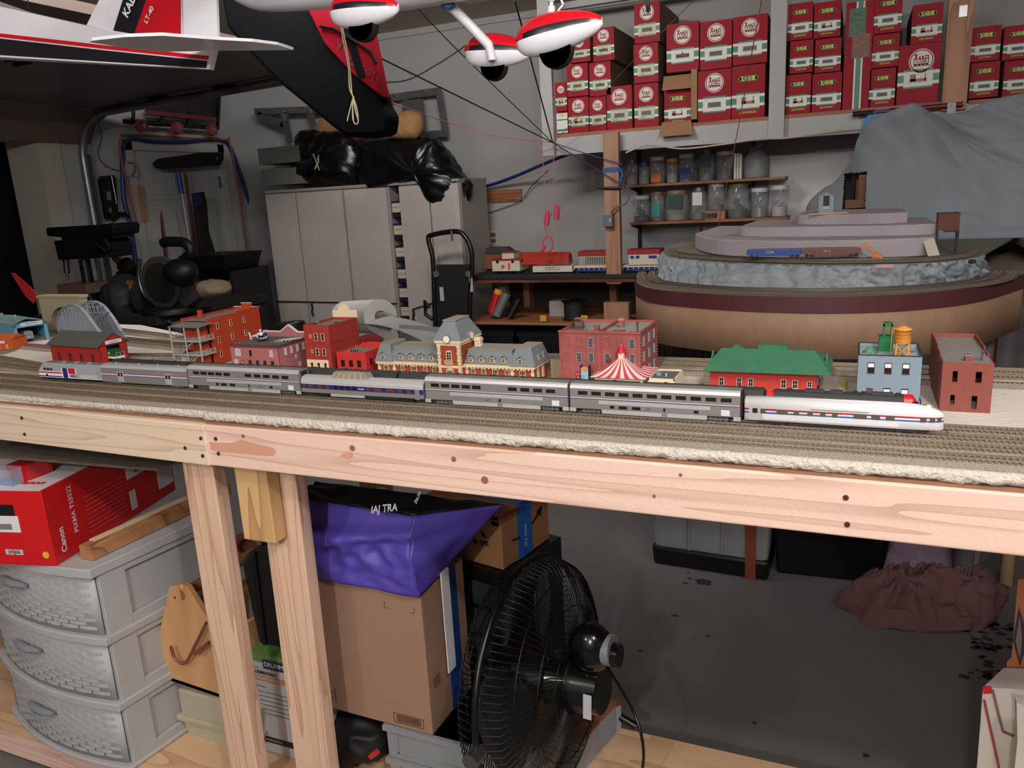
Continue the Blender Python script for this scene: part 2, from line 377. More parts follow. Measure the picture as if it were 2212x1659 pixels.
# ---------------------------------------------------------------- silver train
silver = mat('train_silver', (188,188,190), .34, .25, var=.03)
silverd = mat('train_grey', (134,131,128), .4, .15, var=.04)
roofg = mat('train_roof_grey', (124,121,116), .6, 0, var=.15, sc=80)
roofk = mat('train_roof_black', (50,50,52), .6, var=.1)
glassk = mat('dark_window', (34,30,30), .15)
glassb = mat('brown_window', (96,62,44), .2)
blue = mat('stripe_blue', (28,44,112), .4); lblue = mat('stripe_light_blue', (40,110,180), .4)
red = mat('stripe_red', (196,30,48), .4); wst = mat('stripe_white', (238,238,240), .4)
maroon = mat('stripe_maroon', (128,34,66), .4); pinkst = mat('stripe_pale', (225,205,210), .4)
under = mat('underframe', (26,26,30), .6)
truckm = mat('truck_silver', (120,124,130), .4, .6)
def car_shell(x0, x1, yc, prof, mats, nm, par, n0=0):
    # prof: list of (y, z, mat index of the strip that starts here), left side bottom to right side bottom
    b = MB(); k = len(prof)
    for x in (x0, x1): b.v += [V((x, yc+p[0], RZ+p[1])) for p in prof]
    for i in range(k-1): b.f.append([i, i+1, k+i+1, k+i]); b.m.append(prof[i][2]); b.sm.append(False)
    b.f += [list(range(k))[::-1], [k+i for i in range(k)]]; b.m += [0, 0]; b.sm += [False, False]
    return b.build(nm, mats, par)
def sym(half):  # half: bottom-left up to the centre line: (y, z, m)
    out = list(half); rev = [(-y, z) for y, z, _ in half][::-1]; ms = [m_ for _, _, m_ in half][::-1]
    for i, (y, z) in enumerate(rev): out.append((y, z, ms[i+1] if i+1 < len(ms) else 0))
    return out
def truck(x, yc, par, mt=under, w=.0135, nm='truck'):
    b = MB(); z = RZ
    for s in (-1, 1):
        b.box(x-.017, x+.017, yc+s*.0115-.0015, yc+s*.0115+.0015, z+.0035, z+.0075)
        for dx in (-.0135, -.0045, .0045, .0135): b.box(x+dx-.002, x+dx+.002, yc+s*.0135-.001, yc+s*.0135+.001, z+.0025, z+.0085)
        b.tube([(x-.016, yc+s*.014, z+.006), (x, yc+s*.014, z+.0035), (x+.016, yc+s*.014, z+.006)], .0009, 5)
    o = b.build(nm, mt, par)
    for dx in (-.0115, .0115):
        w_ = MB()
        for s in (-1, 1): w_.cyl((x+dx, yc+s*.0075, z+.0053), (x+dx, yc+s*.0095, z+.0053), .0055, n=16)
        w_.cyl((x+dx, yc-.008, z+.0053), (x+dx, yc+.008, z+.0053), .0012, n=8)
        w_.build('wheelset', steel, o)
    return o
def side_box(x0, x1, yc, z0, z1, par, nm, mt, out=.0003, both=True, half=.0172):
    b = MB()
    b.box(x0, x1, yc-half-out, yc-half+.001, RZ+z0, RZ+z1)
    return b.build(nm, mt, par)
def X_(px): return at(px, 860, y=1.287).x
def superliner(x0, x1, label, upper, lower, doorx, grp):
    t = thing('passenger_car', label, 'model train car', ((x0+x1)/2, 1.304, RZ), grp)
    L = x1-x0
    half = [(-.0168,.0105,0),(-.0172,.012,0),(-.0172,.0205,0),(-.0172,.0285,3),(-.0172,.0298,2),(-.0172,.0312,0),(-.0172,.0475,1),(-.0155,.0525,1),(-.012,.0552,4),(-.006,.0562,4),(0,.0565,4)]
    half = [(a,b_,{0:0,1:1,2:3,3:2,4:4}[m_]) for a,b_,m_ in half]
    car_shell(x0+.0015, x1-.0015, 1.304, sym(half), [silverd, silver, blue, pinkst, roofg], 'car_body', t)  # lighter silver on the shoulder strip paints in its highlight line
    side_box(x0+.06, x1-.055, 1.304, .0035, .0108, t, 'skirt', silver)
    side_box(x0+.055, x1-.05, 1.304, .0208, .0275, t, 'ribbed_panel', silver, .0002)
    for i, f in enumerate(upper):
        o = side_box(x0+f*L-.0088, x0+f*L+.0088, 1.304, .0362, .0430, t, 'window', glassk)
    for f, w in lower: side_box(x0+f*L-w, x0+f*L+w, 1.304, .0135, .0188, t, 'window', glassk)
    d = side_box(x0+doorx*L-.005, x0+doorx*L+.005, 1.304, .0045, .0215, t, 'door', silverd, .0006)
    side_box(x0+doorx*L-.0018, x0+doorx*L+.0018, 1.304, .0135, .0195, d, 'door_window', glassk, .0008)
    side_box(x1-.032, x1-.018, 1.304, .0125, .0225, t, 'vent_panel', mat('vent_white', (215,218,225), .5), .0004)
    for a, c in ((x0, 1), (x1, -1)):
        MB().box(min(a, a+c*.012), max(a, a+c*.012), 1.304-.0176, 1.304-.0165, RZ+.0045, RZ+.0115).box(min(a+c*.002,a+c*.008), max(a+c*.002,a+c*.008), 1.304-.0179, 1.304-.017, RZ+.006, RZ+.0085).build('step', silver, t)
        MB().box(a-.0016 if c > 0 else a-.0022, a+.0022 if c > 0 else a+.0016, 1.304-.009, 1.304+.009, RZ+.012, RZ+.052).build('end_diaphragm', blackr, t)
    truck(x0+.04, 1.304, t, truckm); truck(x1-.037, 1.304, t, truckm)
    MB().box(x0+.02, x1-.02, 1.304-.012, 1.304+.012, RZ+.006, RZ+.0107).build('underframe', under, t)
    return t
grp = 'grey double-deck passenger cars of the silver train'
U11 = [.085+.0835*i for i in range(11)]
x6a, x6b = X_(1230), X_(1601); x5a, x5b = X_(919), X_(1228); x3a, x3b = X_(413), X_(652)
lw = [(.265,.004),(.33,.0075),(.41,.0075),(.755,.004)]
c6 = superliner(x6a, x6b, 'grey double-deck passenger car with eleven upper windows, just left of the rounded silver car', U11, lw, .575, grp)
c5 = superliner(x5a, x5b, 'grey double-deck passenger car with two groups of upper windows, right of the dome car', [.08,.155,.23,.305,.38,.63,.715,.8,.885], [], .54, grp)
c3 = superliner(x3a, x3b, 'grey double-deck passenger car between the baggage car and the dome car', [.085,.155,.225,.295,.37,.56,.64,.72,.8,.88], [(.27,.004),(.33,.0075),(.41,.0075),(.75,.004)], .56, grp)
for c, a, b, f in ((c6, x6a, x6b, .475), (c5, x5a, x5b, .45), (c3, x3a, x3b, .65)):
    x = a+f*(b-a); z = RZ+.016; g = MB()
    for k in range(3): g.add([(x-.005+k*.0015,1.2864,z-.002+k*.0014),(x+.003+k*.0012,1.2864,z-.0014+k*.0014),(x+.005+k*.001,1.2864,z-.0004+k*.0014),(x-.003+k*.0015,1.2864,z-.001+k*.0014)], [(0,1,2,3)])
    g.build('arrow_logo', lblue, c)
# locomotive
la, lb_ = X_(93), X_(227)
t = thing('locomotive', 'silver diesel locomotive with red, white and blue stripes at the left head of the train', 'model locomotive', ((la+lb_)/2, 1.304, RZ))
yc = 1.306
b = MB(); P = [(la+.004,.0085),(la+.001,.014),(la+.001,.022),(la+.006,.0285),(la+.016,.0425),(la+.02,.0445),(lb_-.003,.0445),(lb_-.001,.0425),(lb_-.001,.0085)]
for s, w in ((-1,.0172),(1,.0172)): b.v += [V((x, yc+s*(w if z < .036 else .0125), RZ+z)) for x, z in P]
n = len(P); b.f = [list(range(n)), [n+i for i in range(n)][::-1]]; b.m = [0, 0]; b.sm = [False]*2
for i in range(n): b.f.append([i, n+i, n+(i+1) % n, (i+1) % n]); b.m.append(1 if i in (4,5,6) else 0); b.sm.append(False)
lgrey = mat('loco_grey', (160,163,170), .4, .1, var=.04)
b.build('loco_body', [lgrey, roofg], t)
LL = lb_-la
def st(x0, x1, z0, z1, mt, nm='stripe', o=.0002): MB().box(la+x0*LL, la+x1*LL, yc-.0172-o, yc-.0165, RZ+z0, RZ+z1).build(nm, mt, t)
st(.01,.43,.0100,.0125,blue); st(.01,.42,.0125,.0185,wst); st(.01,.42,.0185,.0222,red); st(.02,.42,.0222,.0238,wst)
st(.385,.4,.0085,.0335,wst,o=.0003); st(.40,.475,.0085,.0335,blue,o=.0004); st(.475,.49,.0085,.0335,wst,o=.0003); st(.49,.60,.0195,.0335,red,o=.0004); st(.60,.612,.0195,.0335,wst,o=.0003); st(.49,.6,.0185,.0196,wst,o=.0003)
st(.66,.93,.0105,.019,mat('louvre', (185,188,195), .5),'louvre_panel',.0004); st(.01,1,.0083,.0095,wst,'sill_stripe',.0004)
st(.9,.915,.012,.03,silver,'hand_rail',.0008); st(.94,.95,.012,.03,silver,'hand_rail',.0008)
for f in (.10,.15,.2): st(f,f+.025,.026,.032,glassk,'window')
st(.12,.15,.0115,.0165,blue,'number_panel')
text('Amtrak', 'lettering', blue, t, (la+.56*LL, yc-.0176, RZ+.0148), (1,0,0), (0,0,1), .0042, bold=.02)
MB().box(la+.01, lb_-.01, yc-.013, yc+.013, RZ+.004, RZ+.0084).box(la+.38*LL, la+.62*LL, yc-.015, yc+.015, RZ+.002, RZ+.008).build('fuel_tank', under, t)
MB().add([(la+.006,yc-.012,RZ+.002),(la-.004,yc,RZ+.002),(la+.006,yc+.012,RZ+.002),(la+.006,yc-.014,RZ+.0085),(la-.002,yc,RZ+.0085),(la+.006,yc+.014,RZ+.0085)],[(0,1,4,3),(1,2,5,4),(0,2,1),(3,4,5),(0,3,5,2)]).build('pilot_plow', under, t)
truck(la+.05, yc, t); truck(lb_-.045, yc, t)
for f in (.35,.55,.75): MB().cyl((la+f*LL,yc,RZ+.0443),(la+f*LL,yc,RZ+.046),.006,n=16).build('roof_fan', silver, t)
# baggage car
ba, bb = X_(228), X_(412)
t = thing('baggage_car', 'silver baggage car with red, white and blue stripe behind the locomotive', 'model train car', ((ba+bb)/2, 1.304, RZ))
half = [(-.0165,.0055,0),(-.0172,.007,0),(-.0172,.0225,3),(-.0172,.0245,2),(-.0172,.0265,1),(-.0172,.0285,0),(-.0172,.0405,4),(-.0155,.045,4),(-.011,.0475,4),(0,.049,4)]
car_shell(ba+.0015, bb-.0015, 1.304, sym(half), [silverd, red, wst, lblue, silver], 'car_body', t)
for f in (.235,.785):
    x = ba+f*(bb-ba)
    d = side_box(x-.0095, x+.0095, 1.304, .0085, .033, t, 'baggage_door', silver, .0006)
    for s in (-.0045,.0045): side_box(x+s-.003, x+s+.003, 1.304, .0215, .0305, d, 'door_window', glassk, .0009)
for f in (.13,.4,.62,.85): MB().cyl((ba+f*(bb-ba),1.304,RZ+.0485),(ba+f*(bb-ba),1.304,RZ+.051),.002,n=10).build('roof_vent', silver, t)
truck(ba+.04, 1.304, t, silverd); truck(bb-.038, 1.304, t, silverd)
MB().box(ba+.02, bb-.02, 1.293, 1.315, RZ+.004, RZ+.0058).build('underframe', under, t)
MB().box(bb-.0018, bb+.0012, 1.296, 1.312, RZ+.01, RZ+.044).build('end_diaphragm', blackr, t)
# dome car
da, db = X_(653), X_(917)
t = thing('dome_car', 'silver dome car with blue window band and glass dome on its roof', 'model train car', ((da+db)/2, 1.304, RZ))
half = [(-.0165,.0095,0),(-.0172,.011,0),(-.0172,.0185,2),(-.0172,.0285,3),(-.0172,.0298,1),(-.0172,.0325,1),(-.0155,.0385,1),(-.0105,.0425,1),(0,.0445,1)]
car_shell(da+.0015, db-.0015, 1.304, sym(half), [silverd, silver, blue, pinkst], 'car_body', t)
DL = db-da
for f, w in ((.03,.0025),(.085,.006),(.165,.006),(.23,.0045),(.3,.004),(.35,.004),(.4,.004),(.45,.004),(.565,.004),(.64,.0095),(.74,.0095),(.815,.0055),(.885,.004)):
    side_box(da+f*DL-w, da+f*DL+w, 1.304, .0195, .0275, t, 'window', glassb if f < .27 or f > .5 else glassk)
text('Amtrak', 'lettering', wst, t, (da+.51*DL, 1.2864, RZ+.0235), (1,0,0), (0,0,1), .0032, bold=.02)
side_box(da+.93*DL, da+.965*DL, 1.304, .008, .028, t, 'door', silverd, .0005)
side_box(da+.25*DL, da+.53*DL, 1.304, .0045, .0098, t, 'equipment_skirt', silver); side_box(da+.53*DL, da+.8*DL, 1.304, .0035, .0095, t, 'equipment_box', under, -.002)
dx0, dx1 = da+.25*DL, da+.56*DL
b = MB(); b.hexa([(dx0,1.292,RZ+.0405),(dx1,1.292,RZ+.0405),(dx1,1.316,RZ+.0405),(dx0,1.316,RZ+.0405),(dx0+.008,1.296,RZ+.0535),(dx1-.008,1.296,RZ+.0535),(dx1-.008,1.312,RZ+.0535),(dx0+.008,1.312,RZ+.0535)])
dm = b.build('dome_glass', mat('dome_glass', (170,150,128), .15, .1, alpha=.85), t)
for k in range(7):
    x = dx0+.008+(dx1-dx0-.016)*k/6; xb = dx0+.002+(dx1-dx0-.004)*k/6
    MB().tube([(xb,1.2915,RZ+.041),(x,1.2955,RZ+.0537),(x,1.3125,RZ+.0537),(xb,1.3165,RZ+.041)], .0007, 5).build('dome_rib', silver, dm)
MB().bar((dx0+.008,1.2955,RZ+.0537),(dx1-.008,1.2955,RZ+.0537),.0012,.0012).build('dome_rail', silver, dm)
truck(da+.045, 1.304, t); truck(db-.045, 1.304, t)
MB().box(db-.0018, db+.0012, 1.296, 1.312, RZ+.01, RZ+.042).build('end_diaphragm', blackr, t)
# observation car
oa, ob = X_(1607), X_(2046)
t = thing('observation_car', 'shiny silver observation car with rounded end and tricolour window band at the train rear', 'model train car', ((oa+ob)/2, 1.304, RZ))
half = [(-.0150,.0075,0),(-.0172,.010,0),(-.0172,.0205,1),(-.0172,.0232,2),(-.0172,.0259,3),(-.0172,.0288,0),(-.0172,.034,0),(-.016,.039,0),(-.012,.043,0),(-.006,.0452,0),(0,.046,0)]
prof = sym(half); OL = ob-oa; k = len(prof); b = MB()
N_ = 14; xr = ob-.062
rings = [oa+.0015, xr]+[xr+(ob-.0005-xr)*math.sin(math.pi/2*i/N_) for i in range(1, N_+1)]
for i, x in enumerate(rings):
    f = 1 if x <= xr else math.sqrt(max(0, 1-((x-xr)/(ob-xr))**2))
    for y, z, _ in prof:
        zt = .0265; zz = z if z < zt else zt+(z-zt)*(.12+.88*f) if x > xr else z
        fy = f if x <= xr else max(.0, f**.62)
        b.v.append(V((x, 1.304+y*fy, RZ+zz)))
for i in range(len(rings)-1):
    for j in range(k-1): b.f.append([i*k+j, i*k+j+1, (i+1)*k+j+1, (i+1)*k+j]); b.m.append(prof[j][2]); b.sm.append(True)
b.f.append(list(range(k))[::-1]); b.m.append(0); b.sm.append(False)
shiny = mat('train_bright_silver', (232,232,236), .25, .15, var=.02)
b.build('car_body', [shiny, lblue, wst, red], t)
for f, w in ((.105,.004),(.205,.0085),(.28,.0042),(.35,.0042),(.415,.0042),(.475,.0042),(.60,.0095),(.675,.0062),(.745,.0062),(.81,.0062),(.875,.0055)):
    if oa+f*OL+w < xr+.01: side_box(oa+f*OL-w, oa+f*OL+w, 1.304, .0205, .0288, t, 'window', mat('olive_window', (88,84,72), .15), .0004)
def obs(x):  # y offset of the tapered side
    f = math.sqrt(max(0, 1-((x-xr)/(ob-xr))**2)); return 1.304-.0172*f**.62
for xa, xb in ((.885,.915),(.93,.955),(.965,.985)):
    x0_, x1_ = oa+xa*OL, oa+xb*OL
    MB().add([(x0_,obs(x0_)-.0005,RZ+.0205),(x1_,obs(x1_)-.0005,RZ+.0205),(x1_,obs(x1_)-.0005,RZ+.0282),(x0_,obs(x0_)-.0005,RZ+.0282)],[(0,1,2,3)]).build('window', mat('olive_window', (88,84,72), .15), t, thick=.0004)
side_box(oa+.008, oa+.028, 1.304, .009, .034, t, 'door', silver, .0004); side_box(oa+.014, oa+.022, 1.304, .021, .029, t, 'door_window', glassk, .0007)
side_box(oa+.35*OL, oa+.64*OL, 1.304, .0308, .0322, t, 'letter_board', silverd, .0003)
text('Amtrak', 'lettering', wst, t, (oa+.535*OL, 1.2862, RZ+.0258), (1,0,0), (0,0,1), .0026, bold=.02)
b = MB()
for z in (.0115,.013,.0145,.016,.0175,.019): b.box(oa+.03, xr, 1.304-.0176, 1.304-.017, RZ+z, RZ+z+.0007)
b.build('fluting', shiny, t)
MB().lathe((ob-.022,1.304,RZ+.0405), [(.004,0),(.003,.003),(.001,.004)], 12).build('tail_light', wst, t)
MB().box(oa+.02, ob-.02, 1.294, 1.314, RZ+.004, RZ+.0076).box(oa+.3*OL, oa+.55*OL, 1.29, 1.318, RZ+.002, RZ+.007).build('underframe', under, t)
MB().tube([(ob-.003,1.304,RZ+.006),(ob+.006,1.304,RZ+.006),(ob+.006,1.303,RZ+.001)],.001,6).build('coupler', under, t)
truck(oa+.05, 1.304, t); truck(ob-.05, 1.304, t)
# ---------------------------------------------------------------- second, black-roofed train
y2 = 1.352
def roofcar(x0, x1, label, body, grp='black-roofed passenger cars behind the silver train', top=.0475):
    t = thing('passenger_car', label, 'model train car', ((x0+x1)/2, y2, RZ), grp)
    half = [(-.0165,.009,0),(-.017,.011,0),(-.017,.018,1),(-.017,.030,0),(-.017,.0345,2),(-.0155,.0405,2),(-.0105,top-.002,2),(-.004,top,2),(0,top,2)]
    car_shell(x0+.0015, x1-.0015, y2, sym(half), [body, mat('stripe_orange', (214,120,40), .5), roofk], 'car_body', t)
    L = x1-x0
    for f in [.12+.095*i for i in range(9)]: side_box(x0+f*L-.006, x0+f*L+.006, y2, .020, .028, t, 'window', glassk, half=.017)
    for f in (.2,.5,.8): MB().box(x0+f*L-.003,x0+f*L+.003,y2-.003,y2+.003,RZ+top-.001,RZ+top+.0015).build('roof_vent', roofk, t)
    MB().box(x1-.002, x1+.0015, y2-.009, y2+.009, RZ+.012, RZ+.042).build('end_diaphragm', blackr, t)
    truck(x0+.04, y2, t); truck(x1-.04, y2, t)
    return t
bred = mat('car_body_red', (160,34,30), .5); bgr = mat('car_body_green', (40,60,50), .5)
bx = [at(p, 830, y=y2).x for p in (257, 420, 640, 868, 1120, 1385, 1656)]
nm = ['left-most black-roofed passenger car, behind the baggage car', 'black-roofed passenger car behind the double-deck car in front of the brick house with the helicopter',
      'black-roofed passenger car behind the dome', 'black-roofed passenger car in front of the mansard-roofed station',
      'black-roofed passenger car in front of the striped tent roof', 'black-roofed car with red and orange side, next to the red-nosed locomotive']
for i in range(6): roofcar(bx[i]+.002, bx[i+1]-.002, nm[i], bred if i == 5 else bgr)
# red nosed streamlined locomotive
ea, eb = at(1674, 840, y=y2).x, at(2022, 865, y=y2-.01).x
t = thing('locomotive', 'black and red streamlined diesel locomotive with bulldog nose, behind the rounded silver car', 'model locomotive', ((ea+eb)/2, y2, RZ))
car_shell(ea, eb-.045, y2, sym([(-.0165,.009,0),(-.017,.011,0),(-.017,.02,0),(-.017,.0255,1),(-.017,.0275,0),(-.017,.0325,1),(-.017,.034,2),(-.0155,.040,2),(-.0105,.0445,2),(0,.0465,2)]), [maroon, wst, roofk], 'loco_body', t)
nred = mat('nose_red', (206,24,36), .35)
b = MB()
def nose(u, v):
    x = eb-.045+u*.045; a = math.pi*v
    hw = .017*(1-max(0, u-.45)**2*1.6); top = .0465 if u < .28 else (.0465-(u-.28)*.07 if u < .5 else .031*(1-(u-.5)**2*.55))
    if u > .93: hw *= 1-(u-.93)*6; top = .009+(top-.009)*(1-(u-.93)*5)
    c, s = math.cos(a), math.sin(a); e = .6
    return V((x, y2-hw*abs(c)**e*(1 if c > 0 else -1), RZ+.009+(top-.009)*abs(s)**e))
b.grid(nose, 16, 16); b.build('nose', nred, t)
MB().box(eb-.0325, eb-.0245, y2-.0152, y2-.0142, RZ+.0335, RZ+.0395).build('cab_window', glassk, t)
MB().box(eb-.022, eb-.0205, y2-.0115, y2+.0115, RZ+.0325, RZ+.040).build('windshield', glassk, t)
car_shell(ea-.005, ea+.006, y2, sym([(-.0165,.009,0),(-.017,.03,0),(-.0165,.037,0),(-.011,.0425,0),(0,.0435,0)]), [nred], 'rear_cap', t)
EL = eb-ea
for f0, f1 in ((.2,.32),(.36,.44),(.62,.75)): MB().box(ea+f0*EL, ea+f1*EL, y2-.006, y2+.006, RZ+.0455, RZ+.0485).build('roof_grille', mat('grille', (78,78,80), .5, .4), t)
for f in (.10,.52,.57,.78): MB().cyl((ea+f*EL,y2,RZ+.046),(ea+f*EL,y2,RZ+.0482),.0045,n=14).build('roof_fan', roofk, t)
MB().box(ea+.01, eb-.012, y2-.012, y2+.012, RZ+.003, RZ+.0095).build('underframe', under, t)
truck(ea+.05, y2, t); truck(eb-.05, y2, t)
# ---------------------------------------------------------------- model buildings
def wall_frame(face, c):
    # face 'f': front wall (facing -y) at y=c; 's': right side wall (facing +x) at x=c
    if face == 'f': return lambda u, z, d=0: V((u, c-d, z))
    return lambda u, z, d=0: V((c+d, u, z))
def win(par, face, c, u, z, w, h, fm=white, gm=glassk, bars=(1,1), nm='window', arch=False, sill=True, d=.0012):
    P = wall_frame(face, c); b = MB(); t = max(.0007, w*.1)
    def bx(u0, u1, z0, z1, d0, d1, m):
        a, e = P(u0, z0, d0), P(u1, z1, d1)
        b.box(min(a.x,e.x), max(a.x,e.x), min(a.y,e.y), max(a.y,e.y), min(a.z,e.z), max(a.z,e.z), m)
    bx(u-w/2, u+w/2, z, z+h, -.0005, d*.4, 1)
    bx(u-w/2-t*.5, u-w/2+t*.5, z, z+h, -.0005, d, 0); bx(u+w/2-t*.5, u+w/2+t*.5, z, z+h, -.0005, d, 0)
    bx(u-w/2, u+w/2, z+h-t*.5, z+h+t*.5, -.0005, d, 0)
    if sill: bx(u-w/2-t, u+w/2+t, z-t*.8, z+t*.2, -.0005, d*1.3, 0)
    for i in range(1, bars[0]+1): bx(u-w/2+w*i/(bars[0]+1)-t*.25, u-w/2+w*i/(bars[0]+1)+t*.25, z, z+h, 0, d*.8, 0)
    for i in range(1, bars[1]+1): bx(u-w/2, u+w/2, z+h*i/(bars[1]+1)-t*.25, z+h*i/(bars[1]+1)+t*.25, 0, d*.8, 0)
    if arch:
        A = [P(u-w/2-t*.8, z+h, 0)]+[P(u-(w/2+t*.8)*math.cos(a), z+h+(w*.28)*math.sin(a), 0) for a in [math.pi*i/6 for i in range(1, 6)]]+[P(u+w/2+t*.8, z+h, 0)]
        b.prism(A, P(0,0,d)-P(0,0,0), 0)
    return b.build(nm, [fm, gm], par)
def shell(par, x0, x1, y0, y1, z0, z1, wm, rm, par_h=.006, th=.0022, nm='walls', front=None):
    b = MB()
    b.box(x0, x1, y0, y0+th, z0, z1 if front is None else front); b.box(x0, x1, y1-th, y1, z0, z1); b.box(x0, x0+th, y0+th, y1-th, z0, z1); b.box(x1-th, x1, y0+th, y1-th, z0, z1)
    o = b.build(nm, wm, par)
    if rm: MB().box(x0+th, x1-th, y0+th, y1-th, z1-par_h-.001, z1-par_h).build('roof', rm, par)
    return o
def B(label, x, y, nm='model_building', cat='model building'): return thing(nm, label, cat, (x, y, GZ))
roofgr = mat('roof_weathered', (128,124,118), .85, var=.15, sc=60)
brick = lambda n, c: mat(n, c, .7, var=.09, sc=90, bump=.25, bsc=900)
# brown building, far right
t = B('dull red-brown two-storey building with open dark windows at the right end of the row', .186, 1.6)
bb_ = brick('brown_brick', (140,72,62))
b = MB(); x0, x1, y0, y1, zt = .148, .224, 1.483, 1.72, 1.202; th = .0025
b.box(x0, x0+th, y0+th, y0+.06, GZ, zt).box(x0, x0+th, y0+.06, y0+.11, GZ, zt+.004).box(x0, x0+th, y0+.11, y1, GZ, zt+.008)
b.box(x1-th, x1, y0+th, y0+.06, GZ, zt).box(x1-th, x1, y0+.06, y0+.11, GZ, zt+.004).box(x1-th, x1, y0+.11, y1, GZ, zt+.008).box(x0, x1, y1-th, y1, GZ, zt+.008)
W_, H_ = x1-x0, zt-GZ
ops = [(.21,.31,.61,.83),(.66,.78,.61,.83),(.2,.29,.15,.34),(.62,.73,.07,.34)]
xs = [0,.2,.21,.29,.31,.62,.66,.73,.78,1]; zs = [0,.07,.15,.34,.61,.83,1]
for i in range(len(xs)-1):
    for j in range(len(zs)-1):
        u, w = (xs[i]+xs[i+1])/2, (zs[j]+zs[j+1])/2
        if any(a < u < c and d < w < e for a, c, d, e in ops): continue
        b.box(x0+xs[i]*W_, x0+xs[i+1]*W_, y0, y0+th, GZ+zs[j]*H_, GZ+zs[j+1]*H_)
b.build('walls', bb_, t)
MB().box(x0+th, x1-th, y0+th, y1-th, zt-.001, zt).build('roof', roofgr, t)
for a, c, d, e in ops: MB().box(x0+a*W_, x0+c*W_, y0-.0006, y0+.0006, GZ+d*H_-.0012, GZ+d*H_).build('window_sill', bb_, t)
MB().box(x0+th, x1-th, y0+.02, y0+.022, GZ+.04, GZ+.042).box(x0+th, x1-th, y0+th, y1-th, GZ+.042, GZ+.044).build('inner_floor', bb_, t)
c = MB().box(.182, .194, 1.495, 1.507, zt, zt+.009).build('chimney', bb_, t); MB().box(.181, .195, 1.494, 1.508, zt+.009, zt+.011).build('chimney_cap', roofgr, c)
MB().cyl((.1885,1.501,zt+.011),(.1885,1.501,zt+.0145),.0012).lathe((.1885,1.501,zt+.0145),[(.0026,0),(.001,.0018)]).build('vent_cowl', roofgr, t)
MB().cyl((.208,1.505,zt),(.208,1.505,zt+.0165),.0018).lathe((.208,1.505,zt+.0165),[(.0038,0),(.0012,.0022)]).build('stove_pipe', mat('pipe_grey', (90,94,104), .5, .3), t)
# blue-grey building with tank and cooler
t = B('blue-grey two-storey model factory with lit windows, tank and green cooler on its roof', .066, 1.55)
x0, x1, y0, y1, zt = .016, .117, 1.49, 1.605, 1.209
bl = mat('bluegrey_wall', (128,146,160), .6, var=.03)
shell(t, x0, x1, y0, y1, GZ, zt, bl, mat('light_roof', (158,162,165), .7), .0055)
MB().box(x0-.001,x1+.001,y0-.001,y0+.002,zt,zt+.0012).box(x0-.001,x0+.002,y0,y1,zt,zt+.0012).box(x1-.002,x1+.001,y0,y1,zt,zt+.0012).box(x0,x1,y1-.002,y1+.001,zt,zt+.0012).build('coping', mat('coping_dark', (40,44,50), .6), t)
lit = mat('lit_pane', (255,250,235), .5, emit=.5, var=.02); brf = mat('brown_frame', (70,52,50), .6)
W_ = x1-x0
for f in (.21,.48,.76):
    w = win(t, 'f', y0, x0+f*W_, GZ+.0615, .0105, .0185, brf, glassk, (2,1), d=.001)
    MB().box(x0+f*W_-.0046, x0+f*W_+.0046, y0-.0007, y0-.0003, GZ+.072, GZ+.0785).build('lit_pane', lit, w)
for f in (.48,.76):
    w = win(t, 'f', y0, x0+f*W_, GZ+.016, .0105, .0185, brf, glassk, (2,1), d=.001)
    MB().box(x0+f*W_-.0046, x0+f*W_+.0046, y0-.0007, y0-.0003, GZ+.026, GZ+.0325).build('lit_pane', lit, w)
MB().box(x0+.155*W_, x0+.26*W_, y0-.0008, y0+.0005, GZ, GZ+.034).build('door', mat('door_brown2', (92,66,60), .7), t)
grn = mat('green_plastic', (30,112,64), .45)
rz_ = zt-.0055
b = MB(); b.box(.05, .073, 1.555, 1.58, rz_, rz_+.026)
for k in range(6): b.box(.0495, .0735, 1.5545, 1.5805, rz_+.003+k*.0037, rz_+.0045+k*.0037)
cw = b.build('cooling_unit', grn, t)
b = MB()   # arched hood on the cooler
b.box(.0555,.0585,1.558,1.577,rz_+.026,rz_+.05).box(.0685,.0715,1.558,1.577,rz_+.026,rz_+.05).box(.0555,.0715,1.558,1.577,rz_+.046,rz_+.052)
b.prism([(.0585,1.558,rz_+.046),(.0585,1.558,rz_+.041),(.0615,1.558,rz_+.046)],(0,.019,0)).prism([(.0685,1.558,rz_+.046),(.0655,1.558,rz_+.046),(.0685,1.558,rz_+.041)],(0,.019,0)).build('cooler_hood', grn, cw)
MB().box(.0485,.0745,1.5535,1.5815,rz_+.026,rz_+.0272).build('cooler_deck', grn, cw)
org = mat('tank_orange', (224,150,62), .5)
tx, ty = .086, 1.508
tk = MB().lathe((tx,ty,rz_+.026),[(.0125,0),(.013,.001),(.013,.0235),(.0145,.0238),(.0145,.0245),(.009,.0275),(.001,.0295)],24)
for k in (.006,.012,.018): tk.lathe((tx,ty,rz_+.026+k),[(.0133,0),(.0133,.0008)],24)
tk = tk.build('tank', org, t)
for s in (-.003,.003): MB().cyl((tx+s,ty,rz_+.054),(tx+s,ty,rz_+.06),.0005,n=6).build('tank_rod', org, tk)
MB().tube([(tx-.012,ty,rz_+.052),(tx-.016,ty,rz_+.0515),(tx-.0175,ty,rz_+.049),(tx-.0185,ty-.002,rz_+.001)],.0006,6).build('tank_pipe', org, tk)
for sx in (-1,1):
    for sy in (-1,1): MB().bar((tx+sx*.0105,ty+sy*.009,rz_),(tx+sx*.0095,ty+sy*.008,rz_+.026),.002,.002).build('tank_leg', org, tk)
